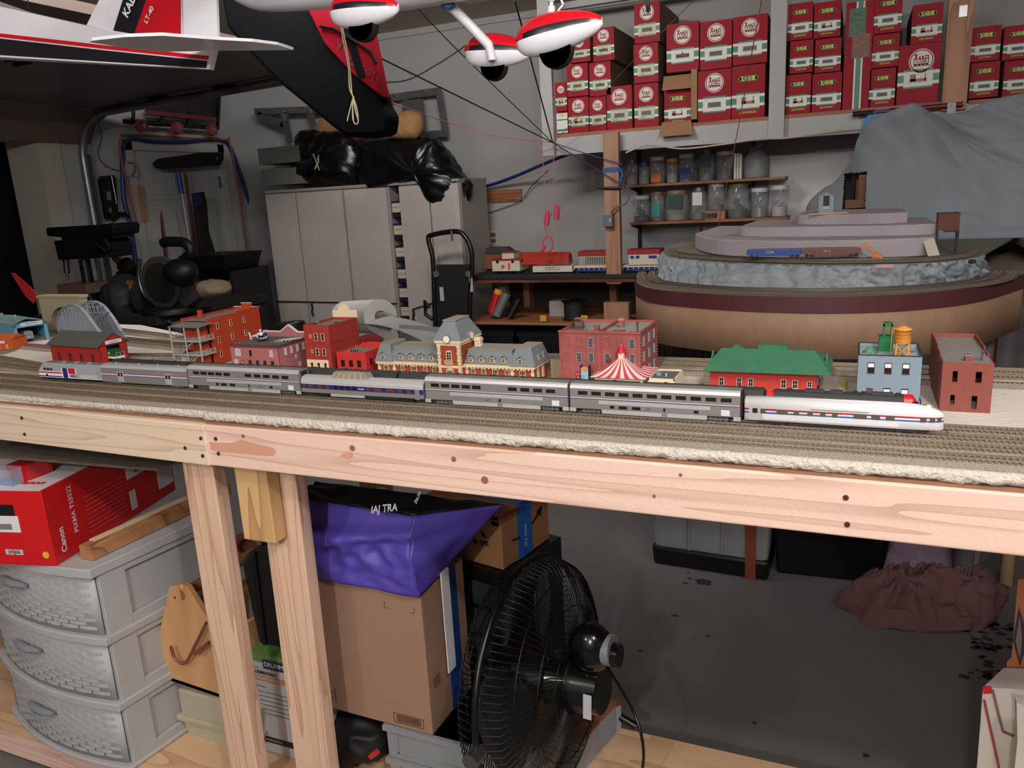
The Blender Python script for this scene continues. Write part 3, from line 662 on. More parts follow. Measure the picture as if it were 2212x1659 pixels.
for sy in (-1,1):
    MB().bar((tx-.01,ty+sy*.009,rz_+.002),(tx+.01,ty+sy*.009,rz_+.024),.0012,.0012).bar((tx+.01,ty+sy*.009,rz_+.002),(tx-.01,ty+sy*.009,rz_+.024),.0012,.0012).build('tank_brace', org, tk)
g2 = mat('green_pale', (86,136,104), .6)
MB().lathe((.036,1.54,rz_),[(.014,.0),(.0135,.002),(.003,.012),(.001,.0125)],4).build('skylight_large', g2, t)
MB().lathe((.039,1.508,rz_),[(.0105,.0),(.0025,.0085),(.001,.0088)],4).build('skylight_small', g2, t)
MB().box(.098,.11,1.545,1.56,rz_,rz_+.0025).build('roof_hatch', g2, t)
# red depot with green roof
t = B('long red depot with green shingled hip roof', -.14, 1.55)
rd = mat('depot_red', (196,58,44), .6, var=.05); gr = mat('roof_green', (58,120,88), .7, var=.12, sc=40, bump=.4, bsc=700)
x0, x1, y0, y1 = -.247, -.052, 1.51, 1.60
MB().box(x0, x1, y0, y1, GZ, 1.172).build('walls', rd, t)
e0, e1, f0, f1, ze = -.256, -.028, 1.487, 1.622, 1.170
zr = 1.202
MB().add([(e0,f0,ze),(e1,f0,ze),(e1,f1,ze),(e0,f1,ze),(-.232,1.556,zr),(-.06,1.556,zr),(e0,f0,ze+.002),(e1,f0,ze+.002),(e1,f1,ze+.002),(e0,f1,ze+.002)],
    [(0,3,2,1),(0,1,7,6),(1,2,8,7),(2,3,9,8),(3,0,6,9),(6,7,5,4),(7,8,5),(8,9,4,5),(9,6,4)]).build('roof', gr, t)
MB().prism([(-.225,1.575,1.19),(-.185,1.575,1.19),(-.205,1.575,1.207)],(0,.012,0)).build('dormer', gr, t)
MB().box(-.165,-.11,1.58,1.60,1.196,1.2045).build('ridge_vent', gr, t)
MB().prism([(e1-.008,1.53,1.176),(e1-.008,1.585,1.176),(e1-.008,1.5575,1.197)],(-.003,0,0)).build('gable_end', gr, t)
MB().prism([(e0+.006,1.53,1.176),(e0+.006,1.585,1.176),(e0+.006,1.5575,1.197)],(.003,0,0)).build('gable_end', gr, t)
W_ = x1-x0
for f in (.115,.285,.395,.70,.805): win(t, 'f', y0, x0+f*W_, GZ+.022, .0085, .0155, white, glassk, (1,1), d=.0015)
win(t, 'f', y0, x0+.935*W_, GZ+.026, .0075, .010, white, glassk, (1,1), d=.0015)
win(t, 's', x1, 1.54, GZ+.024, .008, .012, white, glassk, (1,1))
MB().box(x0-.001,x1+.001,y0-.001,y1+.001,GZ,GZ+.006).build('plinth', mat('plinth_grey', (170,166,158), .8), t)
# concrete platform with yellow patch
t = B('grey concrete loading platform with yellow patch, right of the green-roofed depot', -.02, 1.6, 'loading_platform', 'model platform')
pcx = at(1850, 838, z=GZ).x
MB().box(-.05, -.001, 1.515, 1.665, GZ, GZ+.011).build('platform_slab', mat('concrete_light', (178,172,162), .85), t)
MB().box(-.047, -.015, 1.55, 1.66, GZ+.011, GZ+.0115).build('platform_floor', mat('concrete_mid', (160,152,140), .85), t)
MB().box(-.012, -.004, 1.565, 1.635, GZ+.011, GZ+.0116).build('yellow_patch', mat('patch_yellow', (206,204,70), .7), t)
# striped tent-roofed kiosk
t = B('snack kiosk with red and white striped tent roof and little red cupola', -.42, 1.52)
x0, x1, y0, y1, ze = -.477, -.362, 1.462, 1.572, 1.154
cr = mat('cream_wall', (226,214,190), .6)
MB().box(x0+.008, x1-.008, y0+.01, y1-.008, GZ, ze).build('walls', cr, t)
pk = mat('tent_white', (236,214,206), .6); rs = mat('tent_red', (204,70,84), .6)
ax, ay = -.4235, 1.512
def tentz(u):  # concave slope, 0 at eave, 1 at the top
    return ze+.031*(u**1.7)
b = MB()
sides = [((x0,y0),(x1,y0)),((x1,y0),(x1,y1)),((x1,y1),(x0,y1)),((x0,y1),(x0,y0))]
for a, c in sides:
    n = 11
    for i in range(n):
        def fn(u, v, i=i, a=a, c=c):
            s_ = (i+u)/n; ex, ey = a[0]+(c[0]-a[0])*s_, a[1]+(c[1]-a[1])*s_
            k = v*.9; return V((ex+(ax-ex)*k, ey+(ay-ey)*k, tentz(v)))
        b.grid(fn, 1, 8, i % 2, sm=False)
tent = b.build('tent_roof', [pk, rs], t)
MB().box(ax-.0055, ax+.0055, ay-.0055, ay+.0055, tentz(1)-.004, tentz(1)+.011).build('cupola', cr, t)
MB().lathe((ax,ay,tentz(1)+.011),[(.0105,0),(.009,.003),(.0045,.010),(.003,.0135)],4).build('cupola_roof', mat('cupola_red', (206,30,58), .5), t)
MB().ell((ax,ay,tentz(1)+.0258),(.0014,.0014,.0022),8,6).build('finial', mat('finial_yellow', (230,160,40), .4), t)
MB().box(-.361,-.309,1.476,1.56,GZ,1.150).box(-.361,-.309,1.476,1.478,1.150,1.154).box(-.361,-.309,1.558,1.56,1.150,1.154).box(-.361,-.359,1.476,1.56,1.150,1.154).box(-.311,-.309,1.476,1.56,1.150,1.154).build('annex_walls', cr, t)
MB().box(-.3585,-.3115,1.4785,1.5575,1.150,1.1508).build('annex_roof', mat('annex_roof', (96,98,98), .8), t)
MB().box(-.352,-.343,1.512,1.524,1.1508,1.158).build('roof_unit', mat('unit_grey', (136,142,144), .6), t)
MB().cyl((-.332,1.508,1.1508),(-.332,1.508,1.1565),.0012).lathe((-.332,1.508,1.1565),[(.0022,0),(.001,.001)]).build('roof_vent', white, t)
MB().cyl((-.3155,1.4745,GZ+.005),(-.3155,1.4745,GZ+.03),.0009,n=6).build('lamp_post', white, t)
# brick double warehouse
t = B('large weathered red-brick double warehouse with two flat roofs', -.475, 1.595)
wb = mat('warehouse_brick', (162,84,80), .65, var=.24, sc=22, bump=.3, bsc=700); wr = mat('warehouse_roof', (150,150,148), .8)
x0, xm, x1, y0, y1, zt = -.560, -.473, -.387, 1.52, 1.67, 1.237
shell(t, x0, xm, y0, y1, GZ, zt, wb, wr, .008, nm='left_walls'); shell(t, xm, x1, y0, y1, GZ, zt, wb, wr, .006, nm='right_walls')
MB().box(x0-.001,x1+.001,y0-.0022,y0,zt-.004,zt+.001).box(x1,x1+.0022,y0,y1,zt-.004,zt+.001).build('cornice', wb, t)
bwf = mat('window_bluegrey', (150,168,184), .5)
for xx in (x0+.005, xm-.006, xm+.005, x1-.005):
    b = MB()
    for k in range(17): b.box(xx-.0014, xx+.0014, y0-.0018, y0, GZ+.002+k*.0068, GZ+.0055+k*.0068)
    b.build('quoins', wb, t)
for yy in (y0+.004, y1-.004):
    b = MB()
    for k in range(17): b.box(x1, x1+.0018, yy-.0018, yy+.0018, GZ+.002+k*.0068, GZ+.0055+k*.0068)
    b.build('quoins', wb, t)
def blind(face, c, u, z, w=.0095, h=.019):
    P = wall_frame(face, c); b = MB()
    for (u0,u1,z0,z1) in ((u-w/2-.0008,u-w/2,z,z+h),(u+w/2,u+w/2+.0008,z,z+h),(u-w/2-.0008,u+w/2+.0008,z+h,z+h+.0014),(u-w/2-.0014,u+w/2+.0014,z-.0014,z)):
        a, e = P(u0,z0,-.0003), P(u1,z1,.0011); b.box(min(a.x,e.x),max(a.x,e.x),min(a.y,e.y),max(a.y,e.y),z0,z1)
    return b.build('blind_window', wb, t)
for i, f in enumerate((.2,.5,.8)):
    for j, z in enumerate((.088,.056,.022)):
        for xa in (x0, xm):
            u = xa+f*.087; left = xa == x0
            glazed = (left and ((i == 2 and j < 2) or (i == 1 and j == 1))) or (not left and ((i == 2) or (i == 0 and j == 1)))
            if glazed: win(t, 'f', y0, u, GZ+z, .0095, .019, bwf, glassk, (2,3), d=.0012)
            elif not (left and j == 2 and i > 0): blind('f', y0, u, GZ+z)
MB().box(x0+.045,x0+.07,y0-.001,y0+.0005,GZ+.01,GZ+.033).build('loading_door', mat('door_pale_blue', (150,190,212), .6), t)
for yy in (1.55,1.595,1.64):
    for z in (.088,.056,.022): win(t, 's', x1, yy, GZ+z, .010, .019, bwf, glassk, (2,3), d=.001)
MB().cyl((xm+.021,y0-.004,GZ+.061),(xm+.021,y0,GZ+.061),.005,n=16).build('round_sign', mat('bronze', (110,70,50), .5, .5), t)
c = MB().box(-.452,-.443,1.60,1.609,zt-.006,zt+.012).build('chimney', wb, t); MB().box(-.4535,-.4415,1.5985,1.6105,zt+.009,zt+.0135).build('chimney_cap', mat('chimney_pink', (196,120,112), .8), c)
c = MB().box(-.487,-.478,1.535,1.544,zt-.008,zt+.008).build('chimney', wb, t); MB().box(-.4885,-.4765,1.5335,1.5455,zt+.005,zt+.009).build('chimney_cap', wb, c)
MB().box(-.452,-.428,1.54,1.56,zt-.006,zt-.0025).build('roof_hatch', mat('hatch_brown', (112,98,78), .8), t)
MB().box(-.497,-.486,1.56,1.58,zt-.008,zt-.005).build('roof_hatch', mat('hatch_brown', (112,98,78), .8), t)
MB().cyl((-.398,1.545,zt-.006),(-.398,1.545,zt+.013),.0019).cyl((-.398,1.545,zt+.013),(-.398,1.545,zt+.016),.0028).build('stove_pipe', mat('rust_pipe', (96,62,50), .7), t)
bh = MB().box(-.546,-.53,1.585,1.60,zt-.008,zt+.008)
for k in range(5): bh.box(-.5465+k*.004,-.5455+k*.004,1.584,1.585,zt+.008,zt+.014)
bh = bh.build('roof_house', mat('roofhouse_brown', (110,80,66), .8), t); MB().box(-.5475,-.5285,1.583,1.6015,zt+.014,zt+.0152).build('roof_house_cap', mat('roofhouse_cap', (130,110,96), .8), bh)
b = MB()
for k in range(7):
    x = -.547+.0055*k; b.bar((x,1.531,zt-.008),(x+.003,1.545,zt+.006),.0008,.0008,0); b.bar((x+.003,1.545,zt+.006),(x+.003,1.56,zt-.008),.0008,.0008,0)
b.box(-.544,-.508,1.5445,1.5455,zt+.0055,zt+.0065); b.build('skylight_frame', mat('skylight_dark', (60,60,62), .6), t)
# stop sign and little petrol kiosk
t = B('tiny red octagonal stop sign in front of the brick warehouse', at(1249, 805, y=1.44).x, 1.44, 'stop_sign', 'model sign')
p = at(1249, 811, y=1.44)
MB().cyl((p.x,1.44,GZ),(p.x,1.44,p.z+.004),.0007,n=6).build('sign_post', white, t)
MB().cyl((p.x,1.439,p.z+.003),(p.x,1.4385,p.z+.003),.0052,n=8).build('sign_plate', red, t)
text('STOP', 'lettering', wst, t, (p.x,1.4383,p.z+.003), (1,0,0), (0,0,1), .0022)
t = B('small pale blue doorway booth with orange sign in front of the warehouse', -.52, 1.49, 'ticket_booth', 'model booth')
p = at(1262, 800, y=1.48)
MB().box(p.x-.008,p.x+.008,1.482,1.495,GZ,p.z+.004).build('booth_walls', mat('door_pale_blue', (150,190,212), .6), t)
MB().box(p.x-.0055,p.x+.0055,1.4812,1.482,p.z-.002,p.z+.006).build('orange_sign', mat('sign_orange', (230,130,70), .6), t)
MB().box(p.x+.008,p.x+.0095,1.481,1.496,GZ,p.z+.009).box(p.x-.0095,p.x-.008,1.481,1.496,GZ,p.z+.009).build('booth_post', under, t)
# small red building and tall red narrow building
rb1 = brick('bright_red_brick', (196,44,38)); rb2 = brick('dark_red_brick', (158,48,38)); trim = mat('cream_trim', (226,204,170), .6)
t = B('small bright red two-storey shop with grey roof hatches', -1.066, 1.53)
x0, x1, y0, y1, zt = -1.107, -1.026, 1.49, 1.565, 1.183
shell(t, x0, x1, y0, y1, GZ, zt, rb1, roofgr, .005)
for f in (.2,.48,.76): win(t, 'f', y0, x0+f*(x1-x0), GZ+.032, .0095, .0145, mat('dark_frame', (70,20,20), .6), glassk, (0,1), d=.0008)
for yy in (1.51,1.54): win(t, 's', x1, yy, GZ+.034, .0085, .0145, mat('dark_frame', (70,20,20), .6), glassk, (0,1), d=.0008)
MB().prism([(x0+.02,y1,zt),(x1+.005,y1,zt),(x1+.005,y1,zt+.008),(x1-.008,y1,zt+.010),(x0+.038,y1,zt+.010),(x0+.034,y1,zt+.0075),(x0+.02,y1,zt+.0075)],(0,.003,0)).build('false_front', rb1, t)
def sky(par, x, y, z, s=1):
    o = MB().prism([(x,y,z),(x,y+.011*s,z),(x,y+.0055*s,z+.007*s)],(.024*s,0,0)).build('roof_skylight', mat('skylight_grey', (120,124,128), .6), par)
    for k in range(4): MB().bar((x+(.004+k*.0055)*s,y+.0008*s,z+.0015*s),(x+(.004+k*.0055)*s,y+.0045*s,z+.0062*s),.003*s,.0008*s).build('skylight_pane', glassk, o)
sky(t, x0+.026, 1.505, zt-.005, 1.1)
t = B('tall narrow red-brown building with cream false front and cream ground floor', -1.157, 1.55)
x0, x1, y0, y1, zt = -1.194, -1.122, 1.49, 1.61, 1.244
shell(t, x0, x1, y0, y1, GZ+.045, zt, rb2, roofgr, .006)
MB().box(x0-.0005, x1-.01, y0-.0006, y1, GZ, GZ+.045).build('ground_floor', trim, t)
MB().box(x1-.0105, x1, y0, y1, GZ, GZ+.045).build('side_wall', rb2, t)
MB().box(x0-.001, x1+.001, y0-.001, y1, GZ+.084, GZ+.0855).build('belt_course', rb2, t)
for z in (.092,.056):
    win(t, 'f', y0, x0+.018, GZ+z+.006, .004, .008, trim, glassk, (0,1), d=.0012)
    for f in (.47,.74): win(t, 'f', y0, x0+f*(x1-x0), GZ+z, .0078, .0165, trim, glassk, (0,1), d=.0014)
for f in (.2,.47,.74): win(t, 'f', y0-.0006, x0+f*(x1-x0), GZ+.022, .0078, .016, trim, glassk, (0,1), d=.0012)
zf = zt+.001
P = [(x0,y1,zf-.006),(x1,y1,zf-.006),(x1,y1,zf+.018),(x0+.052,y1,zf+.0165)]+[(x0+.034-.017*math.cos(a),y1,zf+.0165+.0155*math.sin(a)) for a in [math.pi-math.pi*i/10 for i in range(0, 11)]]+[(x0,y1,zf+.0165)]
MB().prism(P,(0,.003,0)).build('false_front', trim, t)
sky(t, x0+.045, 1.545, zt-.006, 1.0)
MB().cyl((x0+.014,1.53,zt-.006),(x0+.014,1.53,zt+.001),.002).cyl((x0+.010,1.527,zt+.002),(x0+.018,1.527,zt+.002),.0035).build('roof_siren', mat('siren_grey', (120,120,118), .6), t)
# grand station
t = B('long orange-brick station with grey mansard roof, cream trim and central clock tower', -.8, 1.53)
sb = brick('station_brick', (156,66,38)); sl = mat('slate_grey', (122,130,135), .7, var=.07, sc=60, bump=.3, bsc=800); st_top = mat('slate_top', (150,146,134), .8)
x0, x1, y0, y1, ze = -1.0, -.612, 1.50, 1.58, 1.163
MB().box(x0, x1, y0, y1, GZ, ze).build('walls', sb, t)
def mansard(x0, x1, y0, y1, z0, z1, ins, nm, par):
    o = MB().hexa([(x0,y0,z0),(x1,y0,z0),(x1,y1,z0),(x0,y1,z0),(x0+ins,y0+ins,z1),(x1-ins,y0+ins,z1),(x1-ins,y1-ins,z1),(x0+ins,y1-ins,z1)]).build(nm, sl, par)
    MB().box(x0+ins-.001,x1-ins+.001,y0+ins-.001,y1-ins+.001,z1,z1+.0015).build('roof_deck', st_top, o)
    return o
mansard(x0-.004, -.955, y0-.008, y1+.004, ze, ze+.037, .012, 'left_pavilion_roof', t)
mansard(-.665, x1+.006, y0-.008, y1+.004, ze, ze+.037, .012, 'right_pavilion_roof', t)
mansard(-.965, -.828, y0-.003, y1, ze, ze+.031, .008, 'left_wing_roof', t)
mansard(-.775, -.655, y0-.003, y1, ze, ze+.031, .008, 'right_wing_roof', t)
b = MB(); b.box(x0-.003, x1+.004, y0-.006, y0, ze-.006, ze).box(x1, x1+.004, y0, y1, ze-.006, ze)
k = 0
while x0+.004+k*.0085 < x1: b.box(x0+.002+k*.0085, x0+.006+k*.0085, y0-.0055, y0, ze-.009, ze-.005); k += 1
b.build('cornice', trim, t)
def dormer(x, y, z, par):
    o = MB().box(x-.005, x+.005, y, y+.012, z, z+.0105).build('dormer', trim, par)
    MB().prism([(x-.008,y-.002,z+.009),(x,y-.002,z+.0155),(x+.008,y-.002,z+.009),(x+.008,y-.002,z+.0103),(x,y-.002,z+.0168),(x-.008,y-.002,z+.0103)],(0,.016,0)).build('dormer_roof', sl, o)
    b = MB(); b.box(x-.003,x+.003,y-.0006,y,z+.002,z+.009,1); b.box(x-.0003,x+.0003,y-.001,y,z+.002,z+.009,0); b.box(x-.003,x+.003,y-.001,y,z+.0052,z+.0058,0); b.build('dormer_window', [trim, glassk], o)
for x in (-.983,-.935,-.909,-.883,-.856,-.758,-.732,-.706,-.680,-.641): dormer(x, y0-.0055, ze+.0055, t)
for k, yy in enumerate((1.525,1.553)):
    o = MB().box(x1-.008,x1+.003,yy-.005,yy+.005,ze+.0055,ze+.016).build('dormer', trim, t)
    MB().prism([(x1+.005,yy-.008,ze+.0145),(x1+.005,yy,ze+.021),(x1+.005,yy+.008,ze+.0145),(x1+.005,yy+.008,ze+.0158),(x1+.005,yy,ze+.0223),(x1+.005,yy-.008,ze+.0158)],(-.016,0,0)).build('dormer_roof', sl, o)
for x, w in ((-.978,.012),(-.935,.008),(-.905,.013),(-.876,.009),(-.852,.009),(-.755,.009),(-.73,.009),(-.702,.012),(-.674,.009),(-.638,.012)): win(t, 'f', y0, x, GZ+.018, w, .018, trim, glassk, (2,1), arch=True, d=.002)
for yy in (1.522,1.55): win(t, 's', x1, yy, GZ+.014, .009, .024, trim, glassk, (1,1), arch=True, d=.002)
b = MB()
for xx in (x0+.003, -.957, -.83, -.770, -.662, x1-.003):
    for k in range(6): b.box(xx-.003-(k % 2)*.001, xx+.003+(k % 2)*.001, y0-.0016, y0, GZ+.004+k*.0072, GZ+.0105+k*.0072)
b.build('quoins', trim, t)
tx0, tx1, ty0, ty1, tz = -.828, -.774, 1.478, 1.575, 1.216
tw = MB().box(tx0, tx1, ty0, ty1, GZ, tz).build('tower_wall', sb, t)
for xx, yy in ((tx0+.003, ty0), (tx1-.003, ty0), (tx1, ty1-.003)):
    b = MB()
    for k in range(13):
        e = .0012*(k % 2)
        if yy == ty0: b.box(xx-.003-e, xx+.003+e, ty0-.0016, ty0+.0016, GZ+.004+k*.0074, GZ+.0105+k*.0074)
        if xx >= tx1-.003: b.box(tx1-.001, tx1+.0016, yy-.003-e, yy+.003+e, GZ+.004+k*.0074, GZ+.0105+k*.0074)
    b.build('tower_quoins', trim, tw)
MB().box(tx0-.005,tx1+.005,ty0-.005,ty1+.005,tz-.003,tz+.003).box(tx0-.002,tx1+.002,ty0-.002,ty1+.002,tz-.009,tz-.003).box(tx0-.001,tx1+.001,ty0-.001,ty1,ze-.006,ze).build('tower_cornice', trim, tw)
tr_ = MB().hexa([(tx0-.006,ty0-.006,tz+.003),(tx1+.006,ty0-.006,tz+.003),(tx1+.006,ty1+.006,tz+.003),(tx0-.006,ty1+.006,tz+.003),(tx0+.009,ty0+.02,tz+.042),(tx1-.017,ty0+.02,tz+.042),(tx1-.017,ty1-.012,tz+.042),(tx0+.009,ty1-.012,tz+.042)]).build('tower_roof', sl, tw)
MB().box(tx0+.007,tx1-.015,ty0+.018,ty1-.010,tz+.042,tz+.0445).build('tower_cap', st_top, tr_)
c = MB().cyl(((tx0+tx1)/2,ty0-.007,tz+.006),((tx0+tx1)/2,ty0+.006,tz+.006),.0095,n=20).build('clock_hood', sl, tr_)
MB().cyl(((tx0+tx1)/2,ty0-.0082,tz+.006),((tx0+tx1)/2,ty0-.007,tz+.006),.0075,n=20).build('clock_face', mat('clock_cream', (236,226,206), .5), c)
c = MB().cyl((tx1+.007,(ty0+ty1)/2,tz+.006),(tx1-.006,(ty0+ty1)/2,tz+.006),.0095,n=20).build('clock_hood', sl, tr_)
MB().cyl((tx1+.0082,(ty0+ty1)/2,tz+.006),(tx1+.007,(ty0+ty1)/2,tz+.006),.0075,n=20).build('clock_face', mat('clock_cream', (236,226,206), .5), c)
win(tw, 'f', ty0, (tx0+tx1)/2, tz-.045, .012, .022, trim, glassk, (1,3), arch=True, d=.002)
b = MB().box((tx0+tx1)/2-.010,(tx0+tx1)/2+.010,ty0-.006,ty0,tz-.050,tz-.0485)
for k in range(7): b.box((tx0+tx1)/2-.0098+k*.0031,(tx0+tx1)/2-.0088+k*.0031,ty0-.0058,ty0-.005,tz-.0485,tz-.042)
b.box((tx0+tx1)/2-.010,(tx0+tx1)/2+.010,ty0-.006,ty0-.005,tz-.042,tz-.041).build('balcony', trim, tw)
win(tw, 'f', ty0, (tx0+tx1)/2, GZ+.014, .016, .022, trim, glassk, (3,1), arch=True, d=.002)
for xx, yy in ((tx0-.012,1.515),(tx1+.016,1.54)):
    c = MB().box(xx-.0075,xx+.0075,yy-.006,yy+.006,ze+.03,ze+.05).build('chimney', trim, t); MB().box(xx-.0092,xx+.0092,yy-.0075,yy+.0075,ze+.046,ze+.049).box(xx-.007,xx+.007,yy-.006,yy+.006,ze+.05,ze+.053).build('chimney_cap', trim, c)
# annex of the station at its right rear
cream2 = mat('old_cream', (176,160,128), .8)
b = MB().box(x1+.006, -.572, 1.585, 1.68, GZ, ze-.004); o = b.build('rear_annex', cream2, t)
for k in range(5): MB().box(-.572,-.5705,1.592+k*.018,1.602+k*.018,GZ+.012,GZ+.034).build('annex_window', glassk, o)
MB().box(x1+.006,-.57,1.583,1.682,ze-.004,ze-.002).build('annex_roof', mat('gravel_roof', (170,170,168), .95, var=.3, sc=500), o)
# mauve brick building with gable front behind
t = B('mauve brick building with arched white windows and a helicopter on its flat roof', -1.35, 1.55)
mv = mat('mauve_brick', (176,108,108), .7, var=.14, sc=14, bump=.25, bsc=900)
x0, x1, y0, y1, zt = -1.428, -1.273, 1.49, 1.605, 1.192
MB().box(x0, x1, y0, y1, GZ, zt-.002).build('walls', mv, t)
MB().box(x0-.001,x1+.001,y0-.0012,y1,zt-.0025,zt).build('roof', mat('tar_roof', (100,96,90), .9, var=.15), t)
MB().box(x0-.0015,x1+.0015,y0-.002,y0+.001,zt-.006,zt+.001).box(x1-.0015,x1+.002,y0,y1,zt-.004,zt+.001).build('cornice', mat('mauve_dark', (96,52,58), .7), t)
wo = white
for f, w in ((.155,.014),(.825,.008)): win(t, 'f', y0, x0+f*(x1-x0), zt-.028, w, .0135, wo, mat('pane_pale', (170,175,182), .4), (1,2), arch=True, d=.0016)
win(t, 'f', y0, x0+.41*(x1-x0), zt-.028, .006, .0135, mat('mauve_dark', (96,52,58), .7), glassk, (0,1), arch=True, d=.0012)
for i, f in enumerate((.09,.22,.38,.53,.68,.83)):
    win(t, 'f', y0, x0+f*(x1-x0), GZ+.018, .0085 if i != 1 else .006, .0175, wo if i == 0 else mat('mauve_dark', (96,52,58), .7), glassk if i > 1 else mat('pane_pale', (170,175,182), .4), (2,3) if i != 1 else (0,0), arch=True, d=.0014)
for yy in (1.51,1.533,1.556,1.58): win(t, 's', x1, yy, zt-.026, .007, .015, wo, mat('pane_pale', (170,175,182), .4), (1,2), arch=True, d=.0014)
win(t, 's', x1, 1.548, GZ+.034, .006, .009, wo, glassk, (1,1), d=.0014); win(t, 's', x1, 1.56, GZ+.012, .008, .010, wo, glassk, (1,1), d=.0014)
MB().tube([(x1-.004,y0-.002,zt-.004),(x1-.004,y0-.0025,zt-.012),(x1-.002,y0-.0025,zt-.014),(x1-.002,y0-.0025,GZ+.002)],.0009,6).build('down_pipe', mat('mauve_dark', (96,52,58), .7), t)
zz = zt+.002; ya = y1
P = [(x0+.01,ya,zt-.002),(x1,ya,zt-.002),(x1,ya,zz+.010),(x1-.034,ya,zz+.010),(x1-.061,ya,zz+.028),(x1-.088,ya,zz+.010),(x0+.01,ya,zz+.010)]
MB().prism(P,(0,.003,0)).build('gable_front', mv, t)
for a, c in ((P[2],P[3]),(P[3],P[4]),(P[4],P[5]),(P[5],P[6])): MB().bar(V(a)+V((0,.0015,.001)),V(c)+V((0,.0015,.001)),.005,.0028).build('gable_coping', wo, t)
# helicopter
hx, hy, hz = at(566, 735, y=1.535).x, 1.535, zt
t = thing('toy_helicopter', 'tiny white police-style helicopter parked on the mauve building roof', 'toy helicopter', (hx, hy, hz))
MB().ell((hx,hy,hz+.0105),(.0125,.0065,.007),16,10).build('fuselage', white, t)
MB().tube([(hx-.008,hy,hz+.012),(hx-.022,hy,hz+.009),(hx-.027,hy,hz+.0085)],[.003,.0014,.0011],8).build('tail_boom', white, t)
MB().prism([(hx-.024,hy,hz+.003),(hx-.0275,hy,hz+.003),(hx-.0305,hy,hz+.0165),(hx-.028,hy,hz+.0165)],(0,.0012,0)).build('tail_fin', white, t)
MB().box(hx-.0005,hx+.009,hy-.0068,hy-.0055,hz+.0085,hz+.0125).ell((hx+.008,hy,hz+.012),(.0045,.0058,.0045),10,8).build('cockpit_window', mat('heli_window', (28,36,70), .2), t)
MB().box(hx-.002,hx-.0002,hy-.0069,hy-.0055,hz+.0065,hz+.014).build('blue_stripe', blue, t)
MB().cyl((hx-.001,hy,hz+.016),(hx-.001,hy,hz+.022),.0012,n=8).ell((hx-.001,hy,hz+.0215),(.0024,.0024,.0016),8,6).build('rotor_mast', white, t)
MB().bar((hx-.011,hy-.006,hz+.0215),(hx+.0125,hy+.006,hz+.0215),.0016,.0006).build('rotor_blades', mat('rotor_grey', (110,100,90), .5), t)
for s in (-1,1):
    MB().tube([(hx-.009,hy+s*.006,hz+.0012),(hx+.009,hy+s*.006,hz+.0012),(hx+.011,hy+s*.006,hz+.0025)],.0006,6).bar((hx-.004,hy+s*.006,hz+.001),(hx-.003,hy+s*.003,hz+.006),.0008,.0008).bar((hx+.005,hy+s*.006,hz+.001),(hx+.004,hy+s*.003,hz+.006),.0008,.0008).build('landing_skid', under, t)
t.scale = (1.35, 1.35, 1.35)
# ducts on the roof
sx, sy = at(620, 727, y=1.55).x, 1.545
t = thing('roof_ducts', 'row of pale grey duct pieces lying on the mauve building roof', 'model roof ducts', (sx, sy, zt))
lg = mat('pale_grey_plastic', (168,170,172), .5)
for k in range(4):
    MB().tube([(sx-.014+k*.009,sy-.016+k*.004,zt+.001),(sx-.014+k*.009,sy-.013+k*.004,zt+.004),(sx-.006+k*.009,sy-.004+k*.004,zt+.0045),(sx+.012+k*.006,sy+.014+k*.004,zt+.0055)],.0018,8).build('duct', lg, t)
for k in range(2): MB().tube([(sx-.018+k*.017+.004*math.cos(a),sy-.019,zt+.004*math.sin(a)+.0005) for a in [math.pi*i/8 for i in range(9)]],.0011,6).build('duct_elbow', lg, t)
# orange-red building with porches
t = B('tall orange-red tenement with grey wooden porches and stairs on its front', -1.58, 1.62)
ob_ = brick('orange_brick', (186,62,26)); gp = mat('porch_grey', (176,172,166), .7)
x0, x1, y0, y1, zt = -1.648, -1.556, 1.555, 1.76, 1.243
b = MB(); th = .003
b.box(x0,x1,y0,y0+th,GZ,zt-.012).box(x0,x1,y1-th,y1,GZ,zt+.002).box(x0+.028,x1-.028,y1-th,y1,zt+.002,zt+.013).box(x0,x0+th,y0,y1,GZ,zt)
b.box(x1-th,x1,y0,y0+.11,GZ,zt).box(x1-th,x1,y0+.11,y1,GZ,zt+.004); b.build('walls', ob_, t)
MB().box(x0+th,x1-th,y0+th,y1-th,zt-.0065,zt-.0055).build('roof', roofgr, t)
MB().box(x0-.001,x0+.028,y1-.004,y1+.001,zt+.002,zt+.0035).box(x0+.027,x1-.027,y1-.004,y1+.001,zt+.013,zt+.0145).box(x1-.028,x1+.001,y1-.004,y1+.001,zt+.002,zt+.0035).build('parapet_cap', trim, t)
MB().box(x0+.016,x0+.028,1.60,1.608,zt-.006,zt+.016).build('chimney', ob_, t)
for z in (.095,.058,.02):
    for yy in (1.588,1.638,1.69): win(t, 's', x1, yy, GZ+z, .007, .017, trim, glassk, (0,1), d=.0018)
    for f in (.2,.5,.82): win(t, 'f', y0, x0+f*(x1-x0), GZ+z, .0065, .016, trim, glassk, (0,1), d=.0014)
px0, px1, py0 = -1.638, -1.52-.035, 1.505
px0, px1 = at(371, 740, y=1.505).x, at(432, 740, y=1.505).x
pr_ = MB().hexa([(px0-.004,py0-.004,zt-.0135),(px1+.006,py0-.004,zt-.0135),(px1+.006,y0+.002,zt-.0095),(px0-.004,y0+.002,zt-.0095),(px0-.004,py0-.004,zt-.0125),(px1+.006,py0-.004,zt-.0125),(px1+.006,y0+.002,zt-.0085),(px0-.004,y0+.002,zt-.0085)]).build('porch_roof', roofgr, t)
for x in (px0, (px0+px1)/2, px1): MB().box(x-.0014,x+.0014,py0-.0014,py0+.0014,GZ,zt-.013).build('porch_post', gp, t)
